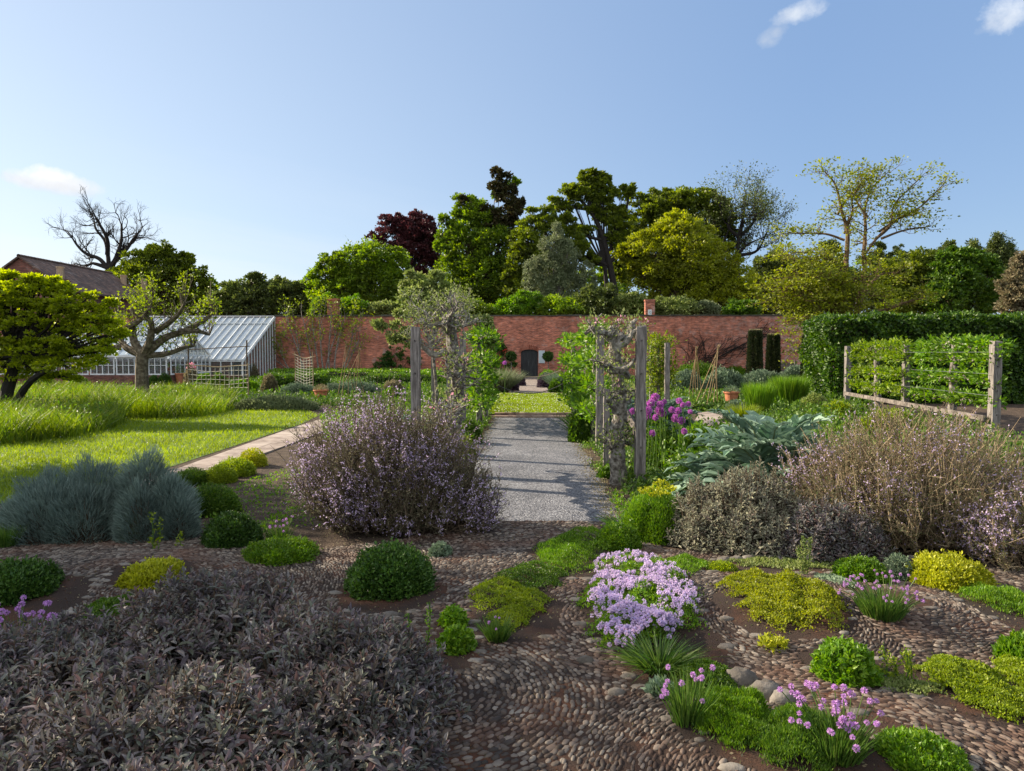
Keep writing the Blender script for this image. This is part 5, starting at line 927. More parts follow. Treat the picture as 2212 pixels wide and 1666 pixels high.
u = np.linspace(0, 1, 20); xa = at(1068, 830, 25)[0] - .15; m = M(); tube(m, np.stack([xa + (x1 - xa) * u, 25 + 0 * u, .86 - .45 * 4 * u * (1 - u)], 1), .016, 6); m.obj('rope', MT['iron'], t)
t = thing('rope_barrier', 'pale rope swagged across the brick path just before the door', 'barrier', (0, 34, 0)); xa, xb = at(1100, 810, 34)[0], at(1212, 800, 34)[0]
for x in (xa, xb): m = M(); segs(m, [(x, 34, 0)], [(x, 34, .95)], .014, .014, 6); m.obj('pin', MT['iron'], t)
m = M(); tube(m, np.stack([xa + (xb - xa) * u, 34 + 0 * u, .93 - .28 * 4 * u * (1 - u) + .1 * u], 1), .018, 6); m.obj('rope', MT['rope'], t)

# ------------------------------------------------------------------ posts and espalier fruit trees along the gravel walk
def post(label, X, Y, h, w_=.125, group='weathered oak posts along the gravel walk', lean=0.):
    t = thing('oak_post', label, 'post', (X, Y, 0), group); m = M(); n = 14; V = []
    for i in range(n + 1):
        z = h * i / n; j = rng.normal(size=(4, 2)) * .003; q = np.array([(-1, -1), (1, -1), (1, 1), (-1, 1)]) * w_ / 2 * (1 - .03 * (i == n)) + j; V.append(np.c_[X + q[:, 0] + lean * z, Y + q[:, 1], np.full(4, z - .05 * (i == 0)) + (rng.normal(size=4) * .008 if i == n else 0)])
    F = [(4 * q + i, 4 * q + (i + 1) % 4, 4 * q + 4 + (i + 1) % 4, 4 * q + 4 + i) for q in range(n) for i in range(4)]; m.add(np.concatenate(V), F); m.add(V[-1], [(0, 1, 2, 3)]); m.obj('shaft', MT['wood'], t)
    m = M()
    for z in (.55, 1.05, 1.55, 2.0):
        if z < h: segs(m, [(X, Y - w_ / 2 - .012, z)], [(X, Y - w_ / 2 + .004, z)], .012, .014, 6)
    m.obj('wire_bolt', MT['iron'], t)
def pxX(px, Y): return at(px, 800, Y)[0]
post('nearest weathered post right of the gravel walk, beside the gnarled trunk', pxX(1384, 9.72), 9.72, 2.19, .135)
post('second weathered post on the right, left of the gnarled trunk', pxX(1296, 13.4), 13.4, 2.2, .14)
post('slim pale post standing just left of the right gnarled trunk base', pxX(1311, 11.5), 11.5, 1.25, .10)
post('nearest weathered post on the left, behind the big rosemary', pxX(898, 9.9), 9.9, 2.2, .125)
post('left post half hidden behind the left gnarled trunk', pxX(973, 12.3), 12.3, 2.16, .12)
post('third left post, slimmer, standing at the leafy espalier', pxX(1000, 15.4), 15.4, 2.2, .125)
post('left post close behind the second near post, in the shrubs', pxX(936, 22), 22, 1.9, .12)
post('slim post of the farther right trellis, right one with a leafy tree between', pxX(1441, 22.5), 22.5, 2.15, .15, 'posts of the farther right trellis')
post('slim post just right of the nearest right post, part of the farther trellis', pxX(1408, 24), 24, 2.1, .13, 'posts of the farther right trellis')
post('near thick post at the right end of the big trellis by the hedge', pxX(2150, 15), 15, 2.08, .17, 'posts of the big right trellis')
post('middle post of the big trellis by the hedge', pxX(1957, 19.4), 19.4, 2.07, .15, 'posts of the big right trellis')
post('far left post of the big trellis by the hedge', pxX(1831, 24), 24, 2.06, .16, 'posts of the big right trellis')
a, b = np.array((pxX(2146, 15) - .02, 15., .42)), np.array((pxX(1833, 24), 24., .44)); t = thing('trellis_rail', 'mossy bottom rail running between the three posts of the big right trellis', 'rail', (*((a + b) / 2)[:2], 0)); k = M(); d = b - a; sd = nrm(np.cross(d, (0, 0, 1))) * .05 + np.array((-.14, 0, 0)) * 0
off = np.array((-.13, 0, 0)); P = [a + off - sd * .5, a + off + sd * .5, a + off + sd * .5 + (0, 0, .11), a + off - sd * .5 + (0, 0, .11)]; prism(k, P, d); k.obj('rail', MT['rail'], t)
t = thing('trellis_wires', 'thin horizontal wires strung along the big right trellis', 'wires', (*((a + b) / 2)[:2], 0)); k = M()
for z in (.95, 1.4, 1.85): segs(k, [(a[0] - .09, a[1], z)], [(b[0] - .09, b[1], z)], .004, .004, 4)
k.obj('wires', flat('wire', (.4, .4, .4), .4, .8), t)
k = M(); p0 = gp(1345, 935); e = np.array((pxX(1384, 9.75), 9.85, .62)); t = thing('timber_brace', 'old timber brace leaning from the right gnarled trunk to the near right post', 'brace', e); tube(k, [(pxX(1352, 10.4), 10.4, .98), (pxX(1372, 10), 10, .80), tuple(e)], .05, 6); k.obj('brace', MT['rail'], t)
def espalier(label, X, Y, H, dirv, arms, tr, lm, nleaf, leaf, bark='bark', group='espalier fruit trees', spur=1., gn=.05, knob=True, flowers=None, name='espalier_tree', sc_=.12, wl=.55, base=0., thick=.55, kind='f', wig=.3, cf=1.):
    t = thing(name, label, 'fruit tree', (X, Y, 0), group); dv = nrm(np.array((*dirv, 0.))); m = M(); A = []; tp = []
    Z = np.linspace(base, H, 14); tk = np.stack([X + np.cumsum(rng.normal(size=14)) * gn * .3, np.full(14, Y) + np.cumsum(rng.normal(size=14)) * gn * .2, Z], 1); tk[0, :2] = X, Y
    tube(m, tk, tr * (1.25 - .45 * np.linspace(0, 1, 14) + .10 * rng.random(14)), 9)
    for z, L0, L1, rise in arms:
        for s_, L in ((-1, L0), (1, L1)):
            if L <= 0: continue
            i = int(np.clip(np.searchsorted(Z, z), 0, 13)); p = tk[i].copy(); n = max(5, int(L / .13)); P = [p]
            for q in range(1, n + 1):
                u = q / n; P.append(p + dv * s_ * L * u + np.array((0, 0, rise * (1 - (1 - u) ** 2))) + rng.normal(size=3) * (gn * .5, gn * .3, gn * .55))
            P = np.array(P); tube(m, P, tr * np.linspace(thick, .22, len(P)) * (1 + .15 * rng.random(len(P))), 7)
            for q in range(1, len(P)):
                for _ in range(2 if spur > 1 else 1):
                    d = nrm(rdir(1)[0] * .8 + (0, 0, .7)); grow(A, tp, P[q], d, .10 * spur, tr * .16, 1, .9, .25, 3, wig, kids=(1, 3)); tp.append((P[q] + rdir(1)[0] * .04, d))
    if knob:
        for q in range(3, 14, 2): grow(A, tp, tk[q], nrm(rdir(1)[0] + (0, 0, .3)), .09 * spur, tr * .2, 1, .9, .2, 3, .3)
    addsegs(m, A, 4); m.obj('trunk', MT[bark], t); m = M(); C = np.array([q[0] for q in tp]); C = C[rng.permutation(len(C))]; k = max(1, int(nleaf / len(C))); leafcluster(m, C, k, sc_ * .55, leaf, wl, kind, .35, cf); m.obj('crown', LM[lm], t)
    if flowers: f = M(); leafcluster(f, C[:flowers], 8, .02, .035, .8); f.obj('flowers', LM['pink'], t)['kind'] = 'stuff'
    return t, tk
wd = (0, 1)
# nearest pair: gnarled, sparsely leaved, silver bark
espalier('gnarled silver-barked espalier at the right of the gravel walk, beside the near post', pxX(1336, 9.9), 9.9, 2.02, (.55, 1), [(1.99, .9, 1.0, .12), (1.45, .55, .8, .10), (.95, .5, .7, .12), (.45, .3, .5, .12)], .095, 'olive', 1700, .05, spur=1.4, gn=.08, flowers=10, thick=.62, wl=.6, knob=False)
espalier('gnarled silver-barked espalier at the left of the gravel walk, behind the rosemary', pxX(964, 10.6), 10.6, 2.12, (-.06, 1), [(2.08, 1.1, .9, .18), (1.55, .9, .7, -.05), (.92, 2.7, .9, .02), (1.2, .6, .5, .1)], .10, 'olive', 1500, .05, spur=1.8, gn=.08, flowers=12, thick=.62, wl=.6)
# big twiggy head of the left tree
tt = [o for o in sc.objects if o.name.startswith('espalier_tree')][-1]; m = M(); A = []; tp = []
for q in range(22):
    p0 = at(rnd.uniform(915, 1010), rnd.uniform(682, 712), rnd.uniform(10, 11.6)); grow(A, tp, p0, nrm(rdir(1)[0] * .9 + (0, 0, .45)), .26, .011, 2, .8, .1, 3, .3)
addsegs(m, A, 4)
for L in ([(965, 716), (955, 700), (932, 706), (908, 694)], [(965, 716), (975, 698), (1004, 702), (1032, 690)], [(955, 702), (945, 684), (926, 676)], [(1000, 701), (1010, 686), (1004, 672)], [(960, 760), (938, 768), (916, 752), (908, 736)]):
    P = curve([at(*u, 10.55 - .12 * i) for i, u in enumerate(L)], 12); P += rng.normal(size=P.shape) * .006; tube(m, P, np.linspace(.05, .02, 12) * (1 + .2 * rng.random(12)), 7)
m.obj('twigs', MT['palebark'], tt); m = M(); leafcluster(m, [q[0] for q in tp], 5, .05, .042, .6, 'f'); m.obj('twig_leaves', LM['olive'], tt)
tt = [o for o in sc.objects if o.name.startswith('espalier_tree')][-2]; m = M()
for L in ([(1334, 760), (1322, 738), (1330, 722), (1318, 706)], [(1330, 748), (1352, 742), (1368, 720), (1384, 706)], [(1368, 720), (1366, 700), (1374, 690)], [(1340, 800), (1358, 792), (1372, 776)], [(1322, 736), (1304, 722), (1298, 706)]):
    P = curve([at(*u, 9.85 - .06 * i) for i, u in enumerate(L)], 12); P += rng.normal(size=P.shape) * .005; tube(m, P, np.linspace(.048, .018, 12) * (1 + .2 * rng.random(12)), 7)
m.obj('gnarled_limbs', MT['palebark'], tt)
# lit leafy columns farther down the walk, right and left
for i, (px, Y, n, lb) in enumerate([(1283, 14.6, 4200, 'first leafy sunlit espalier beyond the gnarled tree on the right'), (1262, 17.0, 4200, 'second leafy sunlit espalier on the right of the walk'), (1240, 19.4, 4200, 'last leafy sunlit espalier on the right, beside the small lawn')]):
    espalier(lb, pxX(px, Y), Y, 2.05 + .05 * (i == 0), (.12, 1), [(2.0, 1.1, 1.1, .1), (1.5, 1.1, 1.1, 0), (1.0, 1.1, 1.1, 0), (.55, 1.0, 1.0, 0)], .06, 'bright', int(n * .46), .12, 'bark', 'leafy espaliers along the walk', spur=1.0, sc_=.19, cf=.6, knob=False)
for i, (px, Y, n, lb) in enumerate([(1036, 17.2, 4200, 'first leafy sunlit espalier beyond the gnarled tree on the left'), (1046, 18.6, 4000, 'second leafy sunlit espalier on the left of the walk'), (1048, 20.6, 3000, 'last leafy espalier on the left, where the small lawn begins')]):
    espalier(lb, pxX(px, Y), Y, 2.0 + (.1 if i == 0 else 0), (-.12, 1), [(2.0, 1.1, 1.1, .1), (1.5, 1.1, 1.1, 0), (1.0, 1.1, 1.1, 0), (.55, 1.0, 1.0, 0)], .06, 'bright', int(n * .46), .12, 'bark', 'leafy espaliers along the walk', spur=1.0, sc_=.19, cf=.6, knob=False)
espalier('bright leafy espalier between the slim posts of the farther right trellis', pxX(1424, 23), 23, 2.0, (1, .3), [(1.95, .4, .4, .05), (1.5, .45, .5, 0), (1.1, .45, .5, 0), (.7, .4, .4, 0)], .05, 'lime', 2600, .10, group='leafy espaliers along the walk', spur=1.4, sc_=.22)
# two espaliers on the big trellis
tv = tuple((b - a)[:2])
for px, Y, lb in ((1898, 21.3, 'left espalier of the big trellis, tiers of leafy arms on a pale trunk'), (2056, 17.0, 'right espalier of the big trellis, larger, bent arms under a leafy crown')):
    espalier(lb, pxX(px, Y), Y, 2.0, tv, [(2.0, 2.05, 2.05, -.04), (1.58, 2.0, 2.0, .0), (1.18, 2.0, 2.0, 0), (.76, 2.0, 2.0, 0)], .085, 'lush' if Y > 20 else 'bright', 4800, .115, group='espaliers on the big right trellis', cf=.55, spur=.8, sc_=.15, thick=.7, knob=False)
# grey-leaved weeping pear behind the left posts
far_tree('weeping_pear', 'silvery grey-green pear tree with drooping sprays behind the left posts', 17.5, (935, 0), [(905, 600, 22, 18), (890, 630, 26, 22), (925, 610, 26, 24), (945, 640, 34, 30), (880, 660, 28, 24), (915, 668, 36, 26), (862, 695, 18, 20), (852, 725, 14, 22), (822, 703, 10, 8), (975, 665, 30, 24), (1000, 690, 26, 20), (1040, 700, 18, 26), (1052, 735, 10, 18), (880, 735, 12, 22)], 'olive', .085, 8500, tr=.05, group=None, cr=(.14, .28), bark='bark', lo=.3)

# ------------------------------------------------------------------ apple tree in the long grass and lime tree at the left edge
AY = 24.5
al = [[(308, 838), (306, 795), (308, 768)], [(308, 768), (285, 738), (276, 706), (286, 688), (264, 667), (262, 650)], [(308, 768), (262, 750), (236, 728), (216, 704)], [(308, 768), (328, 738), (337, 700), (328, 684), (345, 668)], [(312, 766), (352, 730), (386, 716), (428, 692), (448, 672)], [(314, 768), (352, 764), (384, 750), (396, 746)], [(337, 716), (370, 700), (400, 680), (420, 660)], [(276, 706), (300, 690), (312, 668)], [(386, 716), (416, 715), (436, 722)], [(262, 750), (235, 752), (214, 745)]]
b = at(308, 838, AY); t = thing('apple_tree', 'spreading pollarded apple tree with bare knobbly limbs standing in the long grass', 'fruit tree', (b[0], AY, 0)); m = M(); A = []; tp = []
tube(m, [(b[0], AY, 0), at(306, 800, AY), at(308, 765, AY)], [.24, .21, .20], 10)
for q, L in enumerate(al[1:]):
    n = 5 * len(L); P = curve([at(*u, AY) for u in L], n); P[:, 1] += np.linspace(0, 1, n) * rnd.uniform(-1.1, 1.1); r0 = .15 if q < 4 else .11; rr = np.linspace(r0, .045, n) * (1 + .12 * rng.random(n)); tube(m, P, rr, 7)
    for j in range(n // 4, n):
        d = rdir(1)[0]; d[2] = abs(d[2]) + .4; grow(A, tp, P[j], nrm(d), rnd.uniform(.25, .5), .016, 1, .5, .3, 3, .15, kids=(1, 2))
    for _ in range(4): grow(A, tp, P[-1], nrm(np.array((rnd.uniform(-.4, .4), rnd.uniform(-.3, .3), 1))), rnd.uniform(.4, .7), .016, 1, .3, .4, 3, .1, kids=(1, 2))
addsegs(m, A, 4); m.obj('trunk', MT['applebark'], t); m = M(); C = np.array([q[0] for q in tp]); leafcluster(m, C[rng.random(len(C)) < .55], 9, .075, .10, .6, 'f'); m.obj('crown', LM['lime'], t)
LY = 19.
b = at(18, 880, LY); t = thing('field_maple', 'spreading lime-leaved tree with dark trunk filling the left edge', 'tree', (b[0], LY, 0)); m = M(); A = []; tp = []; mm = M()
lob = [(60, 640, 60, 30), (150, 655, 55, 26), (0, 640, 70, 36), (110, 690, 70, 34), (200, 700, 40, 22), (30, 610, 50, 18), (-80, 660, 80, 50), (30, 720, 80, 36), (170, 735, 60, 30), (225, 680, 22, 14), (235, 722, 26, 18), (90, 760, 70, 30), (-40, 760, 80, 40), (215, 770, 34, 18), (140, 790, 60, 18), (60, 600, 22, 10), (118, 622, 30, 10), (20, 800, 60, 20), (185, 660, 22, 8), (90, 605, 26, 8), (0, 592, 22, 10), (236, 655, 18, 7), (248, 700, 16, 8), (160, 628, 22, 8), (232, 745, 20, 10), (130, 815, 36, 8)]
mm, tips = far_crown(LY, lob, .085, 40000, depth=.9, cr=(.18, .36), flat_=.35, lo=.45)
mm.obj('crown', LM['limel'], t); top = at(35, 770, LY); tube(m, curve([(b[0] - .1, LY, 0), at(15, 850, LY), at(30, 800, LY), top], 9), np.linspace(.19, .12, 9), 9)
tube(m, curve([(b[0], LY, .1), at(60, 830, LY - .4), at(110, 795, LY - .6)], 8), np.linspace(.12, .06, 8), 7)
for c, C in tips:
    P = curve([top, top * .5 + c * .5 + (0, 0, -.12), c], 7); P += rng.normal(size=P.shape) * .03; tube(m, P, np.linspace(.06, .018, 7), 5); segs(m, np.repeat(c[None], len(C), 0), C, .016, .005, 4)
m.obj('trunk', MT['barkdark'], t)
# big trees standing outside the frame on the left: they shade the near left corner
def shade_tree(label, X, Y, lobes, n):
    t = thing('shade_tree', label, 'tree', (X, Y, 0), 'trees left of the view'); m = M(); w_ = M(); tube(w_, [(X, Y, 0), (X + .1, Y, 1.6), (X, Y, 3.)], [.26, .2, .17], 9)
    tot = sum(q[3] ** 2 for q in lobes)
    for x, y, z, r in lobes:
        k = int(n * r * r / tot / 50); C = np.array((X + x, Y + y, z)) + rdir(k) * (r * (.3 + .7 * rng.random(k)))[:, None]; leafcluster(m, C, 50, .22, .15, .65, 'd', flat_=.6)
        tube(w_, curve([(X, Y, 3.), (X + x * .5, Y + y * .5, (3 + z) / 2 + .2), (X + x, Y + y, z)], 6), np.linspace(.11, .04, 6), 6)
    m.obj('crown', LM['mid'], t); w_.obj('trunk', MT['barkdark'], t)
shade_tree('leafy tree standing beyond the left edge, its shade lying over the purple sage', -11.9, 8.2, [(0, 0, 5.6, 1.7), (-1., -1, 4.4, 1.6), (-1.6, .6, 5.2, 1.6), (.3, -1.4, 4.8, 1.2), (-2, -2, 5.6, 1.5)], 20000)
shade_tree('second leafy tree beyond the left edge, shading the silver bush', -13.0, 11.2, [(0, 0, 5.0, 1.6), (-.6, 1, 4.2, 1.4), (.2, -1., 3.6, 1.3), (-1.8, 0, 5.2, 1.5)], 16000)
# ------------------------------------------------------------------ foreground herbs and shrubs
def rosettes(m, P, A, leaf, k=12, wl=.36, slot=0, kind='o', span=.10):
    n = len(P); az0 = rng.random(n) * 6.28; h = nrm(np.cross(A, rdir(n))); g = np.cross(A, h)
    for i in range(k):
        u = i / (k - 1); az = az0 + i * 2.4; rad = h * np.cos(az)[:, None] + g * np.sin(az)[:, None]; el = R(5) + u * R(62) + rng.normal(size=n) * .2
        D = nrm(rad * np.cos(el)[:, None] + A * np.sin(el)[:, None]); L = leaf * (1.05 - .45 * u) * rng.uniform(.75, 1.2, n)
        leaves(m, P + A * (-span + span * u), D, L, L * wl, kind, fold=.3, side=nrm(A + rdir(n) * .25), slot=slot)
def sage(label, lobes, lm, dens, leaf, k=13, dead=True, name='sage_bush'):
    c = np.array(lobes[0][:2] + (0,), float); t = thing(name, label, 'shrub', c, 'sage bushes'); m = M(); s = M(); dm = M()
    for x, y, rx, ry, rz in lobes:
        n = int(dens * (rx * ry * 3.14 + 3.14 * (rx + ry) * rz)); cc = (x, y, 0)
        P, U = ell(n, cc, (rx, ry, rz), .86, 1.04, lump=.16); A = nrm(U * .6 + (0, 0, .75) + rdir(n) * .3); q = rng.random(n) < .5; rosettes(m, P[q], A[q], leaf * 1.12, k); rosettes(m, P[~q], A[~q], leaf * .78, k - 2)
        P2, U2 = ell(int(n * .9), cc, (rx, ry, rz), .62, .92, lump=.14); rosettes(m, P2, nrm(U2 * .7 + (0, 0, .5) + rdir(len(P2)) * .5), leaf * .95, 7)
        B = np.array(cc) + np.c_[(P[:, :2] - (x, y)) * .45, np.zeros(n)]; q = rng.random(n) < .6; segs(s, B[q], P[q], .005, .003, 4)
        if dead:
            q = rng.random(n) < .06; Pd = P[q] - A[q] * .02
            for _ in range(7): D = nrm(rdir(len(Pd)) * .7 + (0, 0, -.8)); leaves(dm, Pd + rdir(len(Pd)) * .015, D, leaf * .7, leaf * .2, 'f')
    m.obj('foliage', LM[lm], t); s.obj('stems', MT['stem'], t)
    if dead and dm.V: dm.obj('withered_leaves', leafm('withered_leaf', [(.16, .15, .15), (.24, .22, .21)], .1, .8), t)
sage('huge dusky purple sage bush filling the lower left corner', [(-1.75, 3.80, .72, .60, .58), (-1.05, 3.42, .60, .56, .50), (-2.35, 3.15, .8, .7, .50), (-1.45, 2.75, .8, .6, .50), (-.78, 2.95, .40, .5, .42), (-.80, 3.65, .38, .4, .38), (-2.2, 2.35, .8, .6, .45), (-1.0, 2.3, .6, .5, .38), (-2.6, 3.7, .45, .4, .35)], 'sage', 270, .062)
def P0(px, py): g = gp(px, py); return g[0], g[1]
sage('olive-grey sage bush behind the yellow-topped green shrub on the right', [(1.95, 6.75, .48, .42, .66), (2.25, 6.9, .45, .42, .70), (1.65, 6.85, .32, .35, .55), (2.1, 6.5, .42, .3, .45)], 'sage2', 260, .055, 10, False)
sage('darker purple-leaved sage at the right shoulder of the olive-grey one', [(2.62, 6.45, .40, .36, .50), (2.9, 6.35, .32, .32, .36), (2.45, 6.35, .3, .3, .36)], 'sage', 260, .055, 10, False)

def rosemary(label, cx, cy, rx, ry, H, n, lm, fl, dry=False, flowers=1., spread=.8, leanx=0.):
    c = np.array((cx, cy, 0.)); t = thing('rosemary_bush', label, 'shrub', c, 'rosemary bushes'); a = rng.random(n) * 6.283; q = np.sqrt(rng.random(n)); B = c + np.stack([rx * .35 * q * np.cos(a), ry * .35 * q * np.sin(a), 0 * a], 1)
    hf = 1 - .42 * q ** 2.2; Lz = H * hf * rng.uniform(.62, 1.08, n); E = c + np.stack([rx * q * np.cos(a) * spread / .8 + leanx * Lz, ry * q * np.sin(a), Lz], 1) + rdir(n) * .05
    Bn = np.stack([np.cos(a), np.sin(a), 0 * a], 1) * (.10 * q * rx)[:, None]; K = 9; pts = []
    for i in range(K + 1): u = i / K; pts.append(B * (1 - u) + E * u + Bn * math.sin(u * math.pi) * 1.2 - np.array((0, 0, 1)) * (.14 * H * q * math.sin(u * math.pi))[:, None] + rng.normal(size=(n, 3)) * .026)
    pts = np.stack(pts, 1); s = M()
    for i in range(K): segs(s, pts[:, i], pts[:, i + 1], .007 * (1 - i / K) + .002, .007 * (1 - (i + 1) / K) + .002, 4)
    # side shoots
    ns = 7; j = rng.integers(3, K, (n, ns)); S0 = pts[np.arange(n)[:, None], j]; dv = nrm(np.repeat((E - B)[:, None], ns, 1) / np.linalg.norm(E - B, axis=1)[:, None, None] + rng.normal(size=(n, ns, 3)) * .58 + (0, 0, .25)); Ls = rng.uniform(.12, .30, (n, ns)) * H; S1 = S0 + dv * Ls[..., None]
    segs(s, S0.reshape(-1, 3), S1.reshape(-1, 3), .003, .0015, 3); s.obj('stems', MT['straw'] if dry else MT['stem'], t)
    m = M(); allA = np.concatenate([pts[:, 3:-1].reshape(-1, 3), S0.reshape(-1, 3)]); allB = np.concatenate([pts[:, 4:].reshape(-1, 3), S1.reshape(-1, 3)])
    if dry: kq = rng.random(len(allA)) < .72 + .25 * (allA[:, 2] < .45 * H); lA, lB = allA[kq], allB[kq]
    else: lA, lB = allA, allB
    kk = 13; u = rng.random((len(lA), kk, 1)); P = (lA[:, None] * (1 - u) + lB[:, None] * u).reshape(-1, 3); T = np.repeat(nrm(lB - lA), kk, 0); D = nrm(T * .6 + rdir(len(P)) * .9); leaves(m, P, D, rng.uniform(.02, .036, len(P)), .0065, 'd'); m.obj('foliage', LM[lm], t)
    f = M(); fp = (np.sin(allB[:, 0] * 5.1 + 1) * np.sin(allB[:, 2] * 6 + allB[:, 1] * 4) + rng.normal(size=len(allB)) * .5) > .15; fA, fB = allA[fp], allB[fp]; k2 = int(5 * flowers) + 1; u = rng.random((len(fA), k2, 1)) * .75 + .2; P = (fA[:, None] * (1 - u) + fB[:, None] * u).reshape(-1, 3); P = P + rdir(len(P)) * .012
    for _ in range(2): leaves(f, P, nrm(rdir(len(P)) + (0, 0, .2)), .016, .013, 'd')
    o = f.obj('flowers', LM[fl], t); o['kind'] = 'stuff'
rosemary('tall lilac-flowered rosemary in the middle left, half covering the left posts', -1.48, 7.35, .98, .62, 1.40, 520, 'rosem', 'lilac', flowers=1.3)
rosemary('lower spreading lilac-flowered rosemary spilling toward the gravel walk', -.88, 7.25, .62, .45, .82, 170, 'rosem', 'lilac', flowers=1.)
rosemary('rosemary with straw-coloured bare stems and pink blossom at the right edge', 3.75, 6.9, 1.15, .75, 1.28, 600, 'drose', 'lilac', dry=True, flowers=.25, leanx=.0)
rosemary('sparse arching brown-stemmed shrub leaning left in front of the cardoon', 2.95, 6.9, .55, .35, 1.05, 60, 'drose', 'lilac', dry=True, flowers=.7, leanx=-.15)
rosemary('low dry rosemary at the right frame edge beside the yellow mound', 4.35, 6.2, .7, .5, .8, 180, 'drose', 'lilac', dry=True, flowers=.8)

def needle_dome(name, label, cat, x0, x1, yt, yb, lm, n, L, w_=.004, depth=.9, lobes=None, group=None, up=.7, sprigs=True):
    c, r = mpx(x0, x1, yt, yb, depth); t = thing(name, label, cat, c, group); m = M(); s = M(); Lb = lobes or [(0, 0, 1, 1)]; tot = sum(q[2] ** 2 for q in Lb)
    for ox, oy, q, hz in Lb:
        k = int(n * q * q / tot); cc = c + np.array((ox * r[0], oy * r[1], 0)); rr = r * (q, q, hz); P, U = ell(k, cc, rr, .72, .98, lump=.12); D = nrm(U + (0, 0, up) + rdir(k) * .3)
        bd = rdir(k) * (L * .25); blades(m, P, D, L * rng.uniform(.6, 1.25, k), w_ * rng.uniform(.7, 1.3, k), bd, 2)
        e = max(30, k // 60); Pe, Ue = ell(e, cc, rr, .6, .9); segs(s, cc + np.c_[(Pe - cc)[:, :2] * .15, np.zeros(e)], Pe, .007, .003, 4)
    m.obj('foliage', LM[lm], t); s.obj('stems', MT['stem'], t)
    return t, c, r
lav = leafm('santolina_leaf', [(.11, .16, .13), (.17, .23, .20), (.075, .11, .09)], .15, .8, .25, 2); LM['santo'] = lav
needle_dome('cotton_lavender', 'large silver blue-green cotton lavender mound on the left beside the lawn path', 'shrub', 18, 300, 1012, 1185, 'santo', 26000, .085, .0065, lobes=[(-.42, .1, .62, .92), (.15, .3, .62, 1.05), (.3, -.25, .55, .75), (-.2, -.25, .6, .78), (-.65, -.3, .4, .55), (.62, .15, .45, .8)], group='cotton lavender mounds')
needle_dome('cotton_lavender', 'right-hand silver cotton lavender mound leaning over the small green hummocks', 'shrub', 225, 425, 998, 1180, 'santo', 17000, .085, .0065, lobes=[(-.25, .35, .7, 1.05), (.45, .0, .58, .78), (.0, -.3, .55, .72), (.75, -.2, .35, .55)], group='cotton lavender mounds')
needle_dome('cotton_lavender', 'small pale sprig of cotton lavender in front of the silver mounds', 'shrub', 262, 308, 1118, 1172, 'silver', 800, .07, .007, group='cotton lavender mounds', up=1.6)
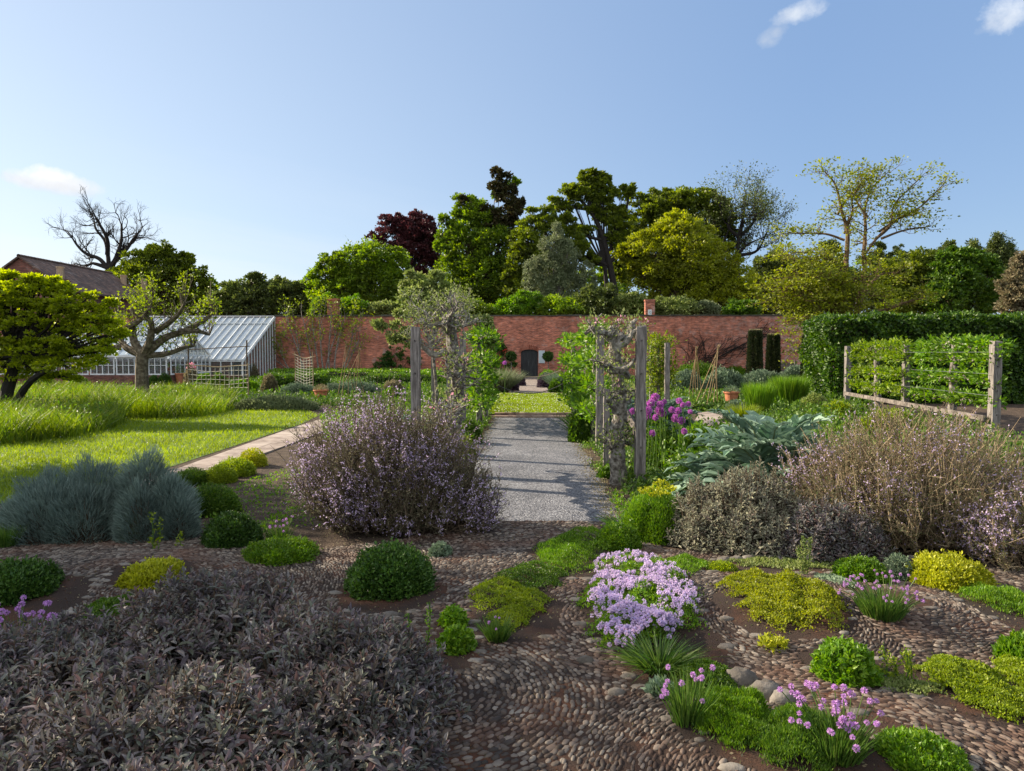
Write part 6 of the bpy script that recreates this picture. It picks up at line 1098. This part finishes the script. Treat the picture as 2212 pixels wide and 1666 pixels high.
# hummocks: (name,label,x0,x1,top,bottom,leafmat,leaf size,count)
H_ = [('oregano_mound', 'dark green hummock with bright tips right of the purple sage', 744, 940, 1176, 1302, 'dark', .030, 11000, {}),
 ('oregano_mound', 'yellow-green hummock peeping over the top of the purple sage', 522, 690, 1168, 1228, 'bright', .022, 7000, {}),
 ('oregano_mound', 'dark green hummock left of the big rosemary, in shade', 436, 566, 1106, 1190, 'dark', .028, 7000, {}),
 ('oregano_mound', 'green hummock above the shaded dark one, touching the silver mound', 385, 520, 1046, 1122, 'mid', .026, 7000, {}),
 ('oregano_mound', 'olive-green hummock beside the flagstone path', 374, 462, 1012, 1052, 'mid', .025, 4500, {}),
 ('oregano_mound', 'yellow-tipped hummock between the olive one and the golden one', 440, 512, 1004, 1048, 'lime', .025, 4000, {}),
 ('golden_marjoram', 'golden hummock, second from the top of the row by the path', 466, 552, 988, 1034, 'lime', .025, 5000, {}),
 ('golden_marjoram', 'bright golden hummock at the top of the row, touching the rosemary', 512, 578, 968, 1012, 'gold', .025, 4000, {}),
 ('golden_marjoram', 'chartreuse hummock right behind the purple sage on the left', 264, 398, 1214, 1278, 'gold', .026, 6000, {}),
 ('oregano_mound', 'dark green hummock cut by the left edge above the lilac chives', -60, 132, 1214, 1318, 'dark', .028, 9000, {}),
 ('golden_marjoram', 'brilliant yellow rounded hummock below the right rosemary', 1956, 2128, 1200, 1286, 'gold', .026, 9500, {}),
 ('oregano_mound', 'deep green hummock left of the brilliant yellow one', 1802, 1914, 1205, 1272, 'bright', .024, 7000, {}),
 ('thyme_bush', 'small grey-green upright thyme between the deep green and the yellow hummocks', 1905, 1972, 1196, 1262, 'silver', .018, 3000, {}),
 ('mint_plant', 'leafy apple-green mint clump on the right cobbles', 1760, 1892, 1390, 1490, 'bright', .036, 3800, dict(jitter=.9)),
 ('clover_plant', 'upper of two small bright leafy plants right of the purple sage', 950, 1008, 1312, 1362, 'bright', .032, 700, dict(jitter=1.)),
 ('clover_plant', 'lower of two small bright leafy plants right of the purple sage', 948, 1026, 1356, 1418, 'bright', .034, 1100, dict(jitter=1.)),
 ('santolina_bush', 'upright bright green bush with a yellow-flowered crown below the near right post', 1336, 1502, 1056, 1180, 'bright', .030, 14000, dict(upward=1.6, wl=.28, fl=.02, flw=1500, flm='gold', flz=.84)),
 ('herb_mound', 'leafy green herb at the upper end of the bright mat by the yellow-topped bush', 1285, 1385, 1130, 1196, 'bright', .024, 5000, {}),
 ('low_herb', 'grey-green small herb right of the purple sage top', 925, 975, 1172, 1208, 'silver', .026, 800, {}),
 ('bottom_bush', 'bright green leafy clump at the bottom edge, right of the big chives', 1900, 2075, 1610, 1690, 'bright', .030, 6000, {}),
 ('box_ball', 'round yellow-green ball at the left edge of the gravel walk', 978, 1028, 940, 988, 'lime', .030, 3500, {}),
 ('low_herb', 'green leafy tuft at the foot of the right gnarled trunk', 1290, 1330, 1010, 1035, 'mid', .04, 700, {}),
 ('evergreen_mass', 'deep green leafy plants under the purple alliums', 1395, 1470, 925, 1010, 'mid', .06, 5000, dict(upward=.8)),
 ('evergreen_mass', 'fresh green leafy plants filling the bed between the alliums and the cardoon', 1455, 1560, 915, 1020, 'bright', .06, 6500, dict(upward=.8)),
 ('corner_tuft', 'bright green leafy herb at the right edge below the feathery mat', 2160, 2260, 1375, 1450, 'bright', .034, 2600, dict(upward=.9)),
 ('low_herb', 'small golden marjoram sprig on the front of the olive thyme mat', 1640, 1698, 1372, 1402, 'gold', .034, 120, dict(jitter=1., stems=False)),
 ('low_herb', 'soft grey rosette in front of the long green chive tuft', 1405, 1450, 1478, 1512, 'silver', .045, 260, dict(jitter=.6)),
 ('low_herb', 'golden tuft at the right end of the small feathery mat behind the thyme', 1528, 1592, 1216, 1242, 'lime', .02, 1400, {}),
 ('low_herb', 'green tuft sitting below the cardoon leaves at the left of the right rosemary', 1838, 1900, 1080, 1150, 'bright', .04, 2200, {}),
 ('shrubby_herb', 'dark green wispy herbs beside the left leafy espalier, at the walk edge', 985, 1040, 905, 962, 'mid', .05, 2400, dict(upward=.7)),
 ('shrubby_herb', 'dark grassy herbs at the foot of the leafy right espaliers', 1228, 1275, 880, 958, 'mid', .06, 2600, dict(upward=1.2))]
for nm, lb, x0, x1, yt, yb, lm, lf, n, kw in H_: mound(nm, lb, 'herb', x0, x1, yt, yb, lm, lf, n, 'f' if lf > .02 else 'd', **kw)
# flat creeping mats
def mat_(name, label, blobs, lm, leaf, n, h=.05, kind='d', wl=.6, up=.9, cat='ground cover', fl=None):
    c0 = gp(*blobs[0][:2]); t = thing(name, label, cat, (c0[0], c0[1], ground_at(*c0[:2])), None); m = M(); tot = sum(b_[2] * b_[3] for b_ in blobs); out = []
    for b_ in blobs:
        cx, cy, rx, ry = bell(*b_[:4]); hh = b_[4] if len(b_) > 4 else h; k = int(n * b_[2] * b_[3] / tot); a = rng.random(k) * 6.283; q = np.sqrt(rng.random(k)); q = q * (1 + .10 * np.sin(a * 7 + cx * 9) + (rng.random(k) < .12) * rng.random(k) * .28); x = cx + rx * q * np.cos(a) * (1 + .10 * np.sin(a * 5)); y = cy + ry * q * np.sin(a) * (1 + .1 * np.cos(a * 4))
        top = hh * (.12 + .88 * np.sqrt(np.clip(1 - q ** 2.2, 0, 1))) * (.85 + .3 * np.sin(x * 31 + y * 17) * np.sin(y * 27)) * (1 + .28 * np.sin(x * 13) * np.sin(y * 11 + 1)); z = gh(x, y) + .012 + top * (.7 + .3 * rng.random(k)); lf = leaf * rng.uniform(.6, 1.3, k); leaves(m, np.stack([x, y, z], 1), nrm(rdir(k) * .9 + (0, 0, up)), lf, lf * wl, kind)
        out.append((cx, cy, rx, ry, hh))
    m.obj('foliage', LM[lm], t); return t, out
mat_('chamomile_mat', 'bright emerald feathery mat running from the cobbles to the yellow-topped bush', [(1222, 1212, 62, 38, .10), (1270, 1180, 62, 30, .10), (1205, 1225, 42, 26, .06)], 'bright', .022, 17000, wl=.22, up=1.6)
mat_('thyme_mat', 'grey-green creeping thyme patch below the emerald mat', [(1150, 1262, 70, 26, .06)], 'mid', .014, 8000)
mat_('thyme_mat', 'two-lobed yellow-green creeping thyme left of the flowering bed', [(1078, 1298, 62, 30, .09), (1135, 1315, 48, 28, .07), (1100, 1345, 45, 22, .05)], 'lime', .014, 13000)
mat_('thyme_mat', 'large olive-gold creeping thyme cushion on the right cobbles', [(1640, 1325, 78, 34, .10), (1735, 1362, 80, 42, .12), (1670, 1370, 60, 30, .08)], 'gcrown', .015, 26000)
mat_('thyme_mat', 'bright yellow-green creeping thyme near the bottom right edge', [(2080, 1498, 82, 34, .08), (2150, 1540, 90, 40, .08), (2230, 1500, 60, 40, .08)], 'lime', .015, 22000)
mat_('chamomile_mat', 'small feathery green mat behind the flowering thyme', [(1480, 1232, 52, 16, .07)], 'bright', .02, 5000, wl=.22, up=1.6)
mat_('chamomile_mat', 'vivid feathery green mat cut by the right edge', [(2165, 1325, 70, 36, .10), (2230, 1345, 60, 40, .10)], 'bright', .024, 14000, wl=.22, up=1.6)
mat_('chamomile_mat', 'soft dark feathery cushion at the bottom, left of the big chives', [(1580, 1588, 80, 48, .11)], 'bright', .028, 15000, wl=.16, up=1.5)
mat_('chamomile_mat', 'second feathery cushion under the stems of the big chives', [(1720, 1640, 100, 50, .11)], 'mid', .028, 15000, wl=.16, up=1.5)
mat_('creeping_herb', 'dark small-leaved patch left of the boulders', [(1530, 1500, 62, 40, .09)], 'mid', .017, 8000)
mat_('creeping_herb', 'weedy patch of seedlings below the kerb behind the flat cobble hump', [(1690, 1225, 110, 14, .03)], 'olive', .022, 2600)
mat_('creeping_herb', 'tiny weeds at the foot of the pink chives', [(1805, 1290, 30, 30, .03)], 'silver', .018, 900)
mat_('creeping_herb', 'soft green weeds under the edge of the purple sage, right of the golden hummock', [(250, 1330, 60, 22, .06)], 'mid', .02, 3500)
mat_('creeping_herb', 'dark creeping herbs between the mint and the yellow thyme', [(1960, 1520, 70, 18, .02)], 'olive', .018, 900)
mat_('creeping_herb', 'straggling seedlings on the soil left of the hummock row', [(560, 1060, 60, 50, .05), (610, 1130, 40, 30, .05)], 'bright', .035, 900)
# flowering thyme
t, out = mat_('flowering_thyme', 'big cushion of thyme covered in pale lilac pompom blossom', [(1380, 1265, 100, 48, .12), (1385, 1345, 118, 62, .13), (1370, 1392, 90, 34, .13), (1330, 1320, 62, 50, .12), (1440, 1320, 62, 60, .12)], 'bright', .018, 26000)
def head_mesh(name, r, n, lm, w_=.5):
    m = M(); u = rdir(n); leaves(m, u * r * .25, u, r * .8 * rng.uniform(.85, 1.1, n), r * w_, 'f', mid=.7); return m.data(name, LM[lm])
hm = [head_mesh('pompom', .017, 34, q) for q in ('lilac', 'lilacb')]; pts = []
for cx, cy, rx, ry, hh in out:
    k = 260; a = rng.random(k) * 6.283; q = np.sqrt(rng.random(k)); x = cx + rx * q * np.cos(a); y = cy + ry * q * np.sin(a); ok = (np.sin(x * 9 + 1) * np.sin(y * 10 + .6) > -.45)
    z = gh(x, y) + .012 + hh * np.sqrt(1 - q ** 3) * (1 + .28 * np.sin(x * 13) * np.sin(y * 11 + 1)) + .018; pts.append(np.stack([x, y, z], 1)[ok])
pts = np.concatenate(pts); pts = pts[rng.permutation(len(pts))]; near = pts[np.argsort(pts[:, 1])][:100]; rest = pts[np.argsort(pts[:, 1])][100:]
for p in near: child(t, 'flower_head', hm[int(rng.random() < .6)], p, rnd.random() * 6, rnd.uniform(.85, 1.2))
for lmn, sel in (('lilac', rest[::2]), ('lilacb', rest[1::2])):
    m = M(); u = rdir(len(sel) * 22); C = np.repeat(sel, 22, 0); leaves(m, C + u * .005, u, .014, .009, 'd'); m.obj('flowers', LM[lmn], t)['kind'] = 'stuff'
# chives: tufts of thin leaves with purple heads on stalks
chd = [head_mesh('chive_head', .017, 60, 'chive', .3) for _ in range(2)]
def chives(label, x0, x1, yt, yb, nh, lm='blade', n=500, w_=.004, hs_=1., spread=.35, hd=None, hy=None, droop=.25, name='chives', sparse=False):
    t, c, r = grass_clump(name, label, x0, x1, yt if hy is None else hy, yb, lm, n, w_, 'herb', spread, .9, None, 4, droop, .5); H = at((x0 + x1) / 2, yt, c[1])[2] - c[2]; s = M(); heads = []
    for _ in range(nh):
        a = rnd.random() * 6.28; q = math.sqrt(rnd.random()); b = c + np.array((r[0] * .4 * q * math.cos(a), r[1] * .4 * q * math.sin(a), 0)); e = c + np.array((r[0] * 1.15 * q * math.cos(a), r[1] * 1.15 * q * math.sin(a), H * rnd.uniform(.5, 1.0) * (1 - .12 * q)))
        P = curve([b, (b + e) / 2 + (.01, 0, .03), e], 6); tube(s, P, .0022, 4, cap=False); heads.append(e)
    if nh: s.obj('stalks', LM['blade'], t)
    for e in heads: child(t, 'flower_head', (hd or chd)[rnd.randrange(2)], e, rnd.random() * 6, hs_ * rnd.uniform(.75, 1.15))
chives('tall chives with many pink-purple heads at the bottom right', 1700, 1905, 1485, 1690, 44, n=700, hy=1545, w_=.005)
chives('chive tuft with a small group of purple heads below the long green tuft', 1425, 1545, 1418, 1592, 13, n=230, hy=1450, w_=.005, spread=.25)
chives('dense pink-topped chives between the deep green hummock and the thyme cushion', 1828, 1980, 1238, 1352, 60, n=900, hs_=.62, hy=1275)
chives('long dark green leek-like tuft in front of the flowering thyme', 1345, 1505, 1370, 1478, 0, n=420, w_=.009, droop=.9, spread=.7)
chives('bright fine grass tuft at the lower end of the two-lobed thyme', 1036, 1112, 1322, 1400, 5, n=380, hs_=.5, hy=1328, spread=.4)
chives('lilac chives with crowded heads cut by the left edge', -40, 108, 1300, 1440, 42, n=700, hs_=1.1, hy=1345, lm='lime')
chives('small chive tuft with pink heads left of the rosemary base', 556, 650, 1116, 1178, 12, n=260, hs_=.9, hy=1128)
chives('low dark grass tuft at the left edge under the silver mound', -30, 55, 1130, 1192, 0, n=600, w_=.005)
chives('thin fresh grass tuft at the very bottom left in front of the sage', 150, 290, 1630, 1700, 0, lm='bright', n=260, w_=.005, name='grass_tuft')
# daylily / iris straps
grass_clump('daylily', 'arching strap-leaved daylily below the alliums, some leaves yellowing', 1425, 1535, 995, 1062, 'blade', 130, .035, 'perennial', .8, .8, None, 4, .9)
grass_clump('iris', 'dark upright iris leaves at the right edge of the gravel walk', 1235, 1292, 872, 955, 'dark', 110, .035, 'perennial', .5, .8, None, 4, .5)
grass_clump('daylily', 'small arching strap leaves at the left foot of the yellow-topped bush', 1318, 1362, 1095, 1150, 'blade', 60, .02, 'perennial', .9, .8, None, 4, .9)
# flower spikes
def spikes(name, label, items, lm, n=60, leaf=.025, Yo=0., cat='plant', stem='blade', rot=.02):
    b0 = gp(*items[0][:2]); t = thing(name, label, cat, b0)
    for bx, by, tx, ty in items:
        b = gp(bx, by); b[2] = ground_at(b[0], b[1]); e = at(tx, ty, b[1]); m = M(); tube(m, curve([b, (b + e) / 2 + (.01, 0, 0), e], 6), .004, 4); u = rng.random(n) ** .7; P = b + (e - b) * u[:, None] + rdir(n) * rot; leaves(m, P, nrm(rdir(n) + (0, 0, .6)), leaf * (1.3 - .7 * u), leaf * .45, 'f', slot=1); m.obj('spike', [LM[stem], LM[lm]], t)
spikes('sorrel', 'sorrel with tall buff-green seed spikes in front of the dark sage', [(1738, 1258, 1736, 1160), (1742, 1258, 1750, 1164), (1735, 1260, 1724, 1182)], 'olive', 110, .026)
spikes('spurge_seedlings', 'thin yellow-green spikes with reddening feet right of the mint', [(1915, 1505, 1908, 1398), (1958, 1508, 1956, 1402), (1935, 1500, 1928, 1420), (1968, 1505, 1962, 1412), (1898, 1490, 1890, 1445)], 'lime', 70, .026)
spikes('self_sown_weed', 'thin green weed standing right of the dark hummock and the sage', [(922, 1400, 928, 1300), (880, 1395, 882, 1330)], 'bright', 60, .022)
spikes('self_sown_weed', 'leafy yellow-green weeds in front of the silver mounds', [(330, 1200, 327, 1110), (342, 1200, 345, 1118), (388, 1185, 390, 1150)], 'lime', 26, .045)
spikes('foxtail_plant', 'pale flower spikes at the foot of the gnarled right trunk', [(1352, 1062, 1350, 1020), (1360, 1070, 1362, 1035), (1372, 1075, 1368, 1045), (1345, 1060, 1338, 1015)], 'birch', 90, .02)
# cardoons
def cardoon(label, cx, cy, R0, H, n, L0, grp='cardoons'):
    c = np.array((cx, cy, 0.)); t = thing('cardoon', label, 'perennial', c, grp); rb = M(); lv = M()
    for i in range(n):
        u = i / n; a = i * 2.399 + rnd.uniform(-.3, .3); el = R(28) + R(54) * u + rnd.uniform(-.12, .12); L = L0 * (1.05 - .30 * u) * rnd.uniform(.85, 1.1); rad = np.array((math.cos(a), math.sin(a), 0)); K = 18; P = []
        b = c + rad * R0 * .12 + np.array((0, 0, H * (.12 + .35 * u))); dr = 1.15 - .25 * u; ang = el; p = b.copy(); P.append(p.copy())
        for q in range(K): p = p + (rad * math.cos(ang) + np.array((0, 0, math.sin(ang)))) * L / K; ang -= dr * (.3 + 1.3 * q / K) / K * 1.5; P.append(p.copy())
        P = np.array(P); P += rng.normal(size=P.shape) * .004; T = nrm(np.gradient(P, axis=0)); sd = np.array((-rad[1], rad[0], 0)); up = nrm(np.cross(sd, T)); up *= np.sign(up[:, 2:3] + 1e-6)
        tube(rb, P, np.linspace(.014, .003, K + 1), 5, cap=False); env = np.sin(np.clip(np.linspace(-.02, 1.02, K + 1), 0, 1) ** .8 * math.pi) ** .7
        # blade web along the rib, folded upward a little, then jagged lobes each side
        wd = .040 * env + .004
        for s_ in (-1, 1):
            E = P + sd * s_ * wd[:, None] + up * (.35 * wd)[:, None]; V = np.stack([P, E], 1).reshape(-1, 3); F = [(2 * q, 2 * q + 1, 2 * q + 3, 2 * q + 2)[::s_] for q in range(K)]; lv.add(V, F)
            idx = np.arange(3, K, 2); tw = rnd.uniform(.0, .7); D = nrm(sd * s_ * 1.0 + T[idx] * .75 + up[idx] * tw + rng.normal(size=(len(idx), 3)) * .12); LL = L * .30 * env[idx] * rng.uniform(.75, 1.15, len(idx)); leaves(lv, P[idx] + sd * s_ * wd[idx][:, None] * .3, D, LL, LL * .56, 'o', fold=.25, side=up[idx])
            E2 = P[idx] + D * LL[:, None] * .45; D2 = nrm(D * .6 + T[idx] * .9); leaves(lv, E2, D2, LL * .5, LL * .22, 'f', side=up[idx])
        leaves(lv, P[-2:-1], T[-2:-1], L * .12, L * .07, 'f', side=up[-2:-1])
    lv.obj('leaves', LM['artich'], t, smooth=False); rb.obj('midribs', LM['birch'], t)
cardoon('giant silver-leaved cardoon with jagged arching leaves behind the right sage', 2.75, 8.2, 1.0, 1.1, 44, 1.12)
cardoon('left offshoot of the giant cardoon with lower jagged leaves reaching toward the alliums', 2.15, 8.3, .6, .45, 20, .70)
cardoon('small right offshoot of the giant cardoon half hidden by bare rosemary stems', 3.75, 8.6, .6, .6, 20, .75)
cardoon('farther cardoon behind the alliums, beyond the near right post', pxX(1425, 14.5), 14.5, .9, .75, 40, .95)
cardoon('grey-leaved cardoon left of the farther one, by the leafy espaliers', pxX(1368, 16), 16, .8, .7, 26, .85)
cardoon('silvery cardoon half seen between the near left post and the leafy espalier', pxX(880, 13.5), 13.5, .7, .5, 22, .75)
# purple alliums, each a plant of its own
ahd = [head_mesh('allium_head', .062, 260, 'magenta', .16) for _ in range(3)]
al_ = [(1415, 859, 1.15, 'topmost and largest purple allium right of the near post'), (1406, 871, 1.1, 'purple allium just below and left of the topmost one'), (1426, 874, 1., 'purple allium just below and right of the topmost one'), (1435, 868, .7, 'small purple allium to the right of the topmost one'), (1400, 887, 1.1, 'purple allium touching the post, at mid height of the left cluster'),
 (1424, 886, 1.15, 'purple allium in the middle of the left cluster'), (1431, 893, 1., 'purple allium low on the right side of the left cluster'), (1399, 899, 1., 'purple allium beside the post below the left cluster'), (1416, 902, .8, 'lowest flattened purple allium of the left cluster'), (1366, 889, .9, 'purple allium seen left of the near post behind the trunk'),
 (1467, 866, .9, 'highest purple allium of the right cluster'), (1475, 875, .7, 'small purple allium below the highest one of the right cluster'), (1487, 873, .75, 'far right purple allium of the upper row'), (1451, 886, .9, 'left purple allium of the touching pair in the right cluster'), (1465, 888, .95, 'right purple allium of the touching pair in the right cluster'),
 (1491, 889, .65, 'smallest purple allium, standing alone at the far right'), (1459, 903, 1.15, 'large purple allium below the touching pair'), (1472, 909, 1., 'purple allium overlapping the large low one on its right'), (1409, 936, .9, 'low purple allium in the green leaves beside the post'), (1478, 932, .8, 'low purple allium in the green leaves of the right cluster')]
for px, py, s_, lb in al_:
    Y = rnd.uniform(10.3, 11.2); e = at(px, py, Y); t = thing('allium', lb, 'flower', (e[0], Y, 0), 'purple alliums by the right post'); m = M(); tube(m, curve([(e[0] + rnd.uniform(-.06, .06), Y, 0), (e[0] + .02, Y, e[2] * .5), e], 8), .006, 5); m.obj('stem', LM['blade'], t); child(t, 'flower_head', ahd[rnd.randrange(3)], e, rnd.random() * 6, s_)
for px, py, lb in ((1055, 762, 'far purple allium above the feathery grass left of the door'), (1066, 776, 'second far purple allium right of the leafy left espalier'), (1090, 784, 'third far purple allium, lowest before the wall')):
    Y = 30; e = at(px, py, Y); t = thing('allium', lb, 'flower', (e[0], Y, 0), 'far alliums near the door path'); m = M(); tube(m, [(e[0], Y, 0), (e[0] + .02, Y, .8), e], .012, 5); m.obj('stem', LM['blade'], t); child(t, 'flower_head', ahd[0], e, 0, 1.5)
# boulders
for px, py, rx, h, lb in ((1600, 1498, .10, .07, 'long flat grey boulder above the feathery cushion'), (1652, 1532, .085, .07, 'round grey boulder right of the feathery cushion'), (1692, 1548, .075, .05, 'smaller brown boulder beside the stems of the big chives'), (1265, 1436, .05, .03, 'flat stone at the foot of the flowering thyme'), (1330, 1506, .05, .025, 'bluish flat stone lying on the bare soil')):
    c = gp(px, py); z = ground_at(c[0], c[1]); m = M(); stone(m, (c[0], c[1], z + .01), (rx, rx * .65, h)); o = m.obj('boulder', MT['rock'], smooth=True); tag(o, lb, 'rock', 'stones lying in the herb beds')
# low sandstone kerb wall behind the flat cobble hump
t = thing('stone_kerb', 'low weathered stone kerb curving along the back of the right cobbles', 'kerb', gp(1700, 1212)); m = M()
for px in range(1565, 1805, 26):
    c = gp(px, 1216 + 6 * math.sin((px - 1565) / 240 * 3.14) * -1); stone(m, (c[0], c[1], 0), (.075, .05, .05))
m.obj('stones', MT['rock'], t, smooth=True)
